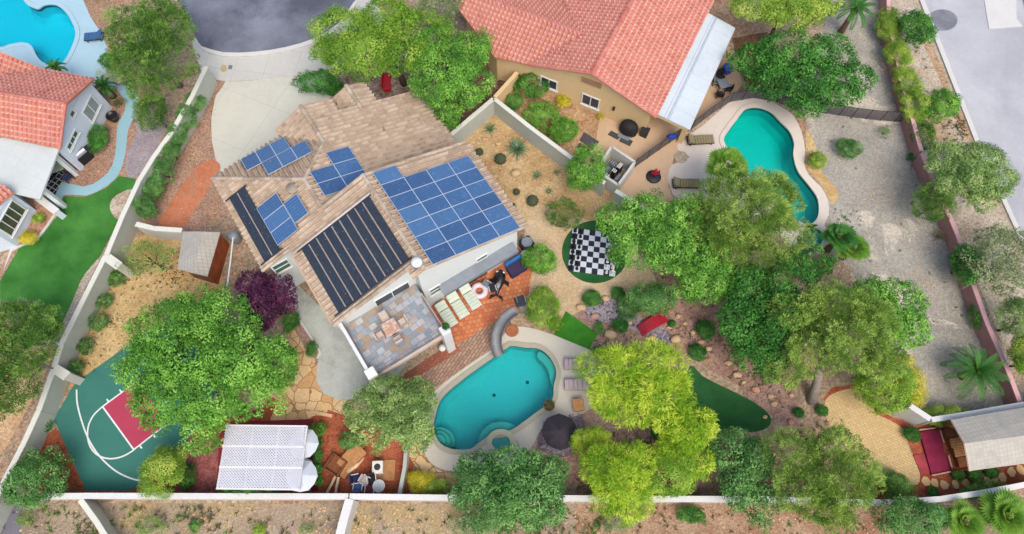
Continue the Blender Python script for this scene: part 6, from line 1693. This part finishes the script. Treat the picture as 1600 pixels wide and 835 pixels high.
plant('tree', 'grey green olive tree overhanging the left end of the pool', 'tree', 'olive', (612,646), (74,62), 3.2, 2.2, extra=[(-.5,.1,0,.5),(-.05,.35,.1,.52),(.45,.35,.05,.48),(-.3,-.4,0,.46),(.2,-.15,.2,.58),(.45,-.5,-.1,.42)], dens=1.1)
plant('tree', 'huge bright green tree covering the basketball hoop end', 'tree', 'broad', (318,562), (128,122), 4.2, 3.2, extra=[(-.5,.35,0,.4),(-.12,.55,.05,.36),(.2,.4,.05,.38),(-.6,-.1,0,.38),(-.15,.1,.25,.48),(.35,.05,.2,.44),(.74,-.05,-.1,.34),(-.35,-.45,.05,.42),(.15,-.4,.15,.42),(.55,-.3,0,.36),(.1,-.78,-.15,.3)])
plant('tree', 'dark purple leaved plum tree beside the stucco house', 'tree', 'plum', (414,466), (48,45), 3.2, 2.0, extra=[(-.35,.3,0,.6),(.35,.2,.05,.58),(0,-.15,.2,.65),(-.05,-.6,-.1,.45),(.65,-.15,-.1,.35)])
plant('tree', 'olive grey pine at the left edge below the lawn', 'tree', 'pinedark', (38,560), (72,92), 4.0, 2.8, extra=[(-.4,.5,0,.5),(.25,.55,0,.42),(.3,.05,.15,.5),(-.3,0,.2,.55),(.1,-.45,.1,.5),(-.3,-.6,0,.45)], dens=.8)
plant('tree', 'grey leafed tree at the left edge over the lawn end', 'tree', 'grey', (20,505), (40,34), 3.0, 1.6)
plant('tree', 'round glossy citrus tree in the bottom left corner', 'tree', 'green', (52,750), (50,38), 1.9, 1.6)
plant('tree', 'yellow green small tree at the lower edge of the court', 'tree', 'hedge', (252,734), (34,36), 2.0, 1.5)
plant('tree', 'grey green tree with bare branches between the yellow trees and pine', 'tree', 'green', (1160,740), (60,72), 3.2, 2.2, dens=.85, extra=[(-.3,.4,0,.5),(.3,.3,.1,.5),(-.1,-.2,.1,.55),(.25,-.55,0,.45)])
plant('tree', 'silver branched sparse tree below the putting green', 'tree', 'grey', (1150,696), (34,26), 2.6, 1.3, dens=.7)
plant('tree', 'rounded yellow green pine in front of the gold patio', 'tree', 'pine', (1280,742), (86,80), 4.2, 2.8, extra=[(-.4,.35,0,.5),(.25,.42,.05,.5),(-.35,-.2,.1,.52),(.3,-.15,.2,.55),(.05,-.6,0,.46),(.7,.1,-.2,.34)])
plant('tree', 'dark green tree right of the gold patio pine at the bottom edge', 'tree', 'green', (1425,808), (62,32), 2.4, 1.7)
plant('tree', 'small bright tree over the desert garden wall by the enclosure', 'tree', 'broad', (914,266), (30,36), 2.4, 1.7)
plant('tree', 'sparse mesquite tree above the gold soil by the shed', 'tree', 'sparse', (232,404), (44,28), 2.0, 1.1)
palm('palm_tree', 'fan palm beside the neighbour\'s green pool, above the olive pine', 'palm', (1136,258), 36, 3.6, True, M_PALM2, 30, seed=3)
palm('palm_tree', 'spreading date palm in the corner of the gravel lot', 'palm', (1524,580), 50, 1.5, False, M_PALM, 34, seed=5, nleaf=20)
palm('palm_tree', 'small palm behind the salmon tile roof on the left', 'palm', (86,105), 17, 2.2, False, M_PALM, 20, seed=6)
palm('palm_tree', 'palm with dark fronds at the top edge by the pink wall', 'palm', (1337,14), 34, 2.6, False, M_PALM, 26, seed=7)
palm('palm_tree', 'small feather palm at the corner of the pale blue house', 'palm', (162,134), 20, 1.4, False, M_PALM, 22, seed=8)
palm('palm_tree', 'fan palm clump beside the small green spa, left one', 'palm', (1312,372), 32, 2.0, True, M_PALM, 24, seed=9)
palm('palm_tree', 'fan palm clump beside the gravel lot, right one', 'palm', (1332,388), 30, 1.6, True, M_PALM2, 24, seed=10)
palm('palm_tree', 'pale fan palm at the bottom right corner', 'palm', (1572,806), 44, 2.4, True, M_PALM2, 30, seed=11)
palm('palm_tree', 'pale fan palm at the bottom edge left of the corner palm', 'palm', (1506,816), 36, 2.0, True, M_PALM2, 28, seed=12)
# ------------------------------------------------------------------ shrubs
CL = 'clipped round shrubs'
for px, r, lab in (((925,467), 13, 'clipped round shrub just below the chess lawn'), ((966,459), 11, 'small clipped round shrub at the top of the creek stones'), ((970,509), 12, 'clipped round shrub left of the red footbridge'),
                   ((1102,515), 15, 'dark clipped round shrub in the mulch bed, largest of the four there'), ((1090,552), 13, 'clipped shrub above the putting green tip'), ((1050,506), 6, 'tiny round shrub at the end of the red footbridge'),
                   ((882,337), 24, 'large dark round bush above the chess lawn'), ((1285,642), 9, 'small round shrub at the left corner of the gold patio'), ((1425,679), 12, 'round shrub between gold patio and crimson deck'),
                   ((1497,742), 9, 'round shrub at the lower left gazebo corner'), ((1523,742), 11, 'low round shrub along the gazebo side'), ((1549,737), 10, 'dark round shrub along the gazebo side, right of the low one'), ((1458,769), 8, 'small round shrub at the rear wall by the stepping stones'), ((1248,645), 8, 'small round shrub under the tall pine trunk')):
    shrub(lab, 'clip' if r != 24 else 'pinedark', px, (r, r), group=CL)
for k, (u, v) in enumerate(((181,435),(163,470),(153,505),(135,541),(120,577))):
    shrub(['round wall shrub, topmost of the row in the gold soil', 'round wall shrub, second from the top in the gold soil', 'round wall shrub in the middle of the row in the gold soil', 'round wall shrub, fourth of the row in the gold soil', 'round wall shrub nearest the green court'][k], 'green', (u, v), (14, 13), group='shrubs along the pale block wall')
for px, r, lab, sp in (((830,134), (28,22), 'dark shrub in the corner bed by the beige house window', 'deep'), ((802,160), (15,13), 'small light shrub at the grey wall corner', 'bush'), ((845,182), (26,22), 'green shrub in the middle of the neighbour\'s wall bed', 'broad'), ((883,205), (24,23), 'green shrub at the lower end of the neighbour\'s wall bed', 'broad'),
                       ((880,158), (11,12), 'yellow shrub under the beige house window', 'yellow'), ((938,183), (6,5), 'small orange yellow flower clump at the patio edge', 'yellow'),
                       ((152,218), (15,24), 'tall narrow green shrub beside the pale blue house wall', 'deep'), ((186,160), (10,10), 'small shrub bed plant by the blue walk', 'dry'), ((43,373), (14,13), 'bright yellow flowering shrub at the lawn corner bed', 'yellow'), ((60,341), (9,9), 'small lime shrub in the flower bed by the garden window', 'hedge'),
                       ((174,95), (22,14), 'dark shrub at the foot of the tall pine by the pool deck', 'deep'), ((496,131), (32,20), 'spiky green shrub between driveway and tan roof', 'deep'), ((525,140), (14,12), 'dark shrub at the tan roof edge', 'clip'),
                       ((1325,230), (20,19), 'green shrub alone in the gravel lot', 'green'), ((1278,250), (13,14), 'yellow green shrub beside the cream pool deck', 'hedge'), ((1383,206), (9,10), 'small sparse shrub near the fence on gravel', 'sparse'), ((1425,246), (7,7), 'small dark shrub at the pink wall foot', 'clip'), ((1528,494), (14,20), 'dark shrub at the pink wall in the lower lot', 'deep'), ((1466,368), (8,8), 'small sparse shrub by the pink wall', 'dry'),
                       ((1415,600), (24,46), 'yellow flowering hedge bush beside the gravel lot', 'yellow'), ((1475,652), (38,14), 'lime hedge trailing over the white wall', 'hedge'), ((1402,756), (22,20), 'green shrub at the lower edge of the gold patio', 'bush'), ((1530,768), (36,12), 'trailing green shrub over the curving rear wall', 'bush'), ((1350,600), (10,10), 'grey clump at the top of the gold patio', 'dry'),
                       ((290,744), (15,20), 'dark green shrub right of the yellow green court tree', 'deep'), ((497,672), (13,12), 'round green shrub at the top of the planter strip', 'broad'), ((545,690), (16,14), 'dark shrub under the olive tree beside the planter steps', 'green'),
                       ((655,752), (22,17), 'yellow green spiky shrub at the rear wall right of the fire pit', 'yellow'), ((680,760), (22,12), 'low yellow shrub by the flagstone border', 'hedge'),
                       ((845,406), (32,24), 'bright leafy shrub at the house corner beside the navy box', 'broad'), ((846,478), (26,34), 'tall feathery shrub between the tiles and the green turf mat', 'lime'), ((866,505), (14,14), 'small lime shrub at the upper pool deck edge', 'lime'), ((935,514), (8,10), 'small green shrub right of the turf mat', 'bush'),
                       ((985,478), (20,20), 'dark sprawling shrub by the creek stones', 'green'), ((940,548), (16,8), 'low green shrub under the yellow tree at the deck edge', 'green'), ((1205,590), (14,12), 'small shrub at the dark tree foot', 'olive'), ((1266,412), (36,26), 'dark shrub mass between the small green spa and the tall pine', 'deep'),
                       ((745,816), (46,20), 'white flowering shrub beyond the rear wall', 'grey'), ((238,822), (28,16), 'low green shrub in the brown dirt beyond the rear wall', 'sparse'), ((305,822), (10,9), 'tiny green shrub in the brown dirt', 'bush'), ((405,828), (12,8), 'low yellow green clump in the brown dirt', 'hedge'), ((40,812), (20,12), 'low green shrub below the citrus tree', 'sparse'), ((965,812), (26,16), 'white speckled shrub under the drooping yellow tree', 'grey'), ((1080,805), (22,14), 'dark shrub below the rear wall', 'deep'), ((480,826), (14,8), 'small green clump right of the wall gap', 'sparse'),
                       ((395,765), (55,8), 'low green hedge behind the lattice pergola', 'bush'), ((488,545), (9,14), 'green shrub at the end of the thin planting strip', 'bush'), ((455,505), (12,20), 'dark shrub along the thin planting strip', 'deep'), ((405,645), (8,8), 'red tipped shrub between the big tree and the pergola', 'dry'), ((70,664), (9,12), 'small shrub in the sand left of the block wall', 'deep'), ((205,120), (50,16), 'pale undergrowth beneath the tall pine', 'grey'), ((1560,800), (30,12), 'low light green undergrowth at the bottom right', 'hedge'), ((410,590), (26,22), 'dark green shrub under the huge bright tree', 'deep')):
    shrub(lab, sp, px, r)
for k, (v, h) in enumerate(((693,.9),(712,.9),(732,.9),(752,.9))):
    shrub('boxy green hedge section in the planter strip, '+['first below the round shrub', 'second below the round shrub', 'third below the round shrub', 'lowest by the rear wall'][k], 'deep' if k % 2 == 0 else 'bush', (497, v), (7, 10), h, 'hedge', 'hedge', 'hedge sections right of the pergola')
for k, (u, v, a, b) in enumerate(((1390,42,19,28),(1404,86,20,28),(1416,130,20,29),(1430,172,21,27),(1443,212,21,26))):
    shrub('yellow green hedge bush on the pink wall, '+['at the very top', 'second from the top', 'in the middle', 'fourth from the top', 'at the lower end'][k], 'hedge' if k != 4 else 'pinedark', (u, v), (a, b), 2.0, 'hedge', 'hedge', 'hedge bushes along the pink wall')
for k, (u, v, a, b) in enumerate(((304,158,14,19),(291,184,14,20),(279,210,15,21),(267,237,14,20),(254,266,15,21),(241,296,14,20),(230,326,15,20))):
    shrub('climbing vine clump on the long pale block wall, '+['topmost', 'second from the top', 'third from the top', 'fourth from the top', 'third from the bottom', 'second from the bottom', 'lowest by the side gate'][k], 'green', (u, v), (a, b), 2.2, 'vine', 'vine', 'vine clumps along the pale wall')
# desert plants
for px, r, lab, n in (((808,234), 22, 'large grey green agave in the middle of the desert garden', 40), ((766,203), 13, 'grey agave near the wall corner of the desert garden', 26), ((839,275), 11, 'thin grey agave in the desert garden', 22), ((857,300), 9, 'small yucca by the garden path', 20), ((870,270), 8, 'small agave beside the grey wall', 18)):
    rosette('agave', lab, 'agave', px, r, n, seed=px[0], w=.06)
for px, r, lab in (((749,240), 7, 'dark small barrel cactus near the roof edge'), ((782,252), 10, 'round dark barrel cactus in the desert garden'), ((807,302), 6, 'small brown barrel cactus by the roof edge'), ((832,317), 10, 'round green barrel cactus near the garden path'), ((800,325), 7, 'dark barrel cactus beside the eave')):
    k = mpp(*px)*r; p = P(*px); mb = MB(); n = 24; prf = [(.5, 0), (.85, .25), (1.0, .6), (.9, 1.0), (.6, 1.3), (.25, 1.42), (.02, 1.38)]
    for rr, z in prf:
        for j in range(n):
            th = 2*math.pi*j/n; q = rr*k*(1 if j % 2 else .86); mb.v.append((p.x+q*math.cos(th), p.y+q*math.sin(th), z*k))
    for i in range(len(prf)-1):
        for j in range(n): mb.f.append((i*n+j, i*n+(j+1) % n, (i+1)*n+(j+1) % n, (i+1)*n+j))
    mb.f.append(tuple((len(prf)-1)*n+j for j in range(n)))
    solo(mb, 'barrel_cactus', paint('cactus_skin', A(74,84,58), .8, .25, 10), lab, 'cactus')

# ------------------------------------------------------------------ loose cover nobody could count
def scatter(name, areas, n, mat, kind, seed=1, r=(.05, .12)):
    rng = np.random.default_rng(seed); polys = [gp(a) for a in areas]; Q = []; k = 4
    ar = np.array([abs(sum(p[i].x*p[i-1].y-p[i-1].x*p[i].y for i in range(len(p))))/2 for p in polys]); ar = ar/ar.sum()
    for poly, sh in zip(polys, ar):
        x0, x1 = min(p.x for p in poly), max(p.x for p in poly); y0, y1 = min(p.y for p in poly), max(p.y for p in poly); m = int(n*sh); c = 0
        clusters = [(rng.uniform(x0, x1), rng.uniform(y0, y1)) for _ in range(max(3, m//40))]
        for _ in range(m*6):
            if c >= m: break
            if rng.random() < .6: q = clusters[rng.integers(len(clusters))]; x, y = q[0]+rng.normal()*.7, q[1]+rng.normal()*.5
            else: x, y = rng.uniform(x0, x1), rng.uniform(y0, y1)
            if not pip((x, y), poly): continue
            c += 1; s = rng.uniform(*r)
            if kind == 'tuft':
                for _b in range(7):
                    a = rng.uniform(0, 6.28); e = rng.uniform(.3, 1.2); d = np.array([math.cos(a)*math.cos(e), math.sin(a)*math.cos(e), math.sin(e)]); sd = np.array([-math.sin(a), math.cos(a), 0])*s*.16
                    b0 = np.array([x, y, .005]); Q.append([b0-sd, b0+sd, b0+d*s*1.2+sd*.3, b0+d*s*1.2-sd*.3])
            else:
                a = rng.uniform(0, 6.28); h = s*rng.uniform(.4, .8); cx = [np.array([x+s*math.cos(a+i*1.5708)*rng.uniform(.7, 1.2), y+s*math.sin(a+i*1.5708)*rng.uniform(.7, 1.2), .004]) for i in range(4)]
                tp = [np.array([x+(p[0]-x)*.55, y+(p[1]-y)*.55, h]) for p in cx]
                Q.append(tp)
                for i in range(4): Q.append([cx[i], cx[(i+1) % 4], tp[(i+1) % 4], tp[i]])
    o = np_mesh(name, np.array(Q).reshape(-1, 3), 4, mat); o['kind'] = 'stuff'; return o
STRIP = [(0,790),(540,792),(540,850),(0,850)]; STRIP2 = [(552,792),(1400,795),(1400,850),(552,850)]
LOT = [(1310,40),(1385,60),(1440,240),(1490,350),(1560,530),(1585,600),(1470,640),(1400,520),(1330,400),(1290,300)]
scatter('weeds', [STRIP, STRIP2], 170, SPEC['olive']['mat'], 'tuft', 1, (.1, .28))
scatter('dry_grass', [STRIP, STRIP2, [(1400,60),(1440,20),(1560,330),(1590,420),(1600,600),(1500,350)]], 600, SPEC['dry']['mat'], 'tuft', 2, (.08, .22))
scatter('weeds', [LOT], 90, SPEC['sparse']['mat'], 'tuft', 3, (.06, .16))
scatter('pebbles', [STRIP, STRIP2], 450, m_rock, 'stone', 4, (.04, .11))
scatter('pebbles', [LOT, [(322,130),(345,140),(330,230),(300,340),(230,340),(290,210)]], 700, m_rock, 'stone', 5, (.03, .08))
scatter('river_stones', [[(912,482),(935,468),(962,468),(984,482),(1000,498),(1040,515),(1040,540),(1020,528),(990,515),(955,505),(925,500)], [(850,660),(905,645),(912,680),(880,712),(845,700)]], 900, concrete('river_stone', A(168,158,164), .35), 'stone', 6, (.06, .15))
scatter('leaf_litter', [[(930,470),(1050,430),(1220,470),(1240,650),(1150,600),(1080,560),(930,560)], [(895,650),(1080,700),(1320,650),(1320,776),(900,774)], [(690,110),(760,70),(775,155),(715,200)], [(520,110),(690,110),(640,150),(540,160)]], 1500, SPEC['dry']['mat'], 'tuft', 7, (.06, .15))
scatter('pebbles', [[(700,225),(772,175),(900,262),(985,318),(900,330),(860,385),(820,340)], [(850,400),(880,440),(960,470),(900,500),(840,480)]], 500, m_rock, 'stone', 8, (.03, .09))
scatter('leaf_litter', [[(170,430),(300,380),(330,460),(210,520),(130,600)], [(90,690),(130,760),(80,766)], [(500,640),(545,650),(515,760)]], 350, SPEC['dry']['mat'], 'tuft', 9, (.06, .14))
# ------------------------------------------------------------------ camera, sky, sun
cam = bpy.data.cameras.new('camera'); co = bpy.data.objects.new('camera', cam); COL.objects.link(co)
co.location = (0, 0, CAMH); co.rotation_euler = (math.pi/2-PHI, 0, 0)
cam.sensor_width = 36; cam.lens = 36*FPX/1600; cam.clip_start = .5; cam.clip_end = 2000
SC.camera = co
SUN_EL, SUN_AZ = math.radians(56), math.radians(158)     # azimuth clockwise from +Y
w = bpy.data.worlds.new('World'); SC.world = w; w.use_nodes = True
nt = w.node_tree; nt.nodes.clear()
sky = nt.nodes.new('ShaderNodeTexSky'); sky.sky_type = 'NISHITA'; sky.sun_disc = False
sky.sun_elevation = SUN_EL; sky.sun_rotation = SUN_AZ; sky.dust_density = 3.5; sky.air_density = 1.0; sky.ozone_density = .6
bg = nt.nodes.new('ShaderNodeBackground'); bg.inputs[1].default_value = .15
ou = nt.nodes.new('ShaderNodeOutputWorld'); nt.links.new(sky.outputs[0], bg.inputs[0]); nt.links.new(bg.outputs[0], ou.inputs[0])
sd = bpy.data.lights.new('sun', 'SUN'); sd.energy = 1.05; sd.angle = math.radians(38); sd.color = (1, .95, .88)
so_ = bpy.data.objects.new('sun', sd); COL.objects.link(so_)
d = Vector((math.sin(SUN_AZ)*math.cos(SUN_EL), math.cos(SUN_AZ)*math.cos(SUN_EL), math.sin(SUN_EL)))
so_.rotation_euler = d.to_track_quat('Z', 'Y').to_euler(); so_.location = (0, 0, 60)
vs = SC.view_settings; vs.view_transform = 'Standard'; vs.look = 'None'; vs.gamma = 1; vs.use_curve_mapping = False
vs.exposure = .70
SC.display_settings.display_device = 'sRGB'
SC.cycles.max_bounces = 6; SC.cycles.diffuse_bounces = 3; SC.cycles.glossy_bounces = 2; SC.cycles.transparent_max_bounces = 6; SC.cycles.transmission_bounces = 2
SC.cycles.caustics_reflective = False; SC.cycles.caustics_refractive = False
SC.cycles.use_denoising = True
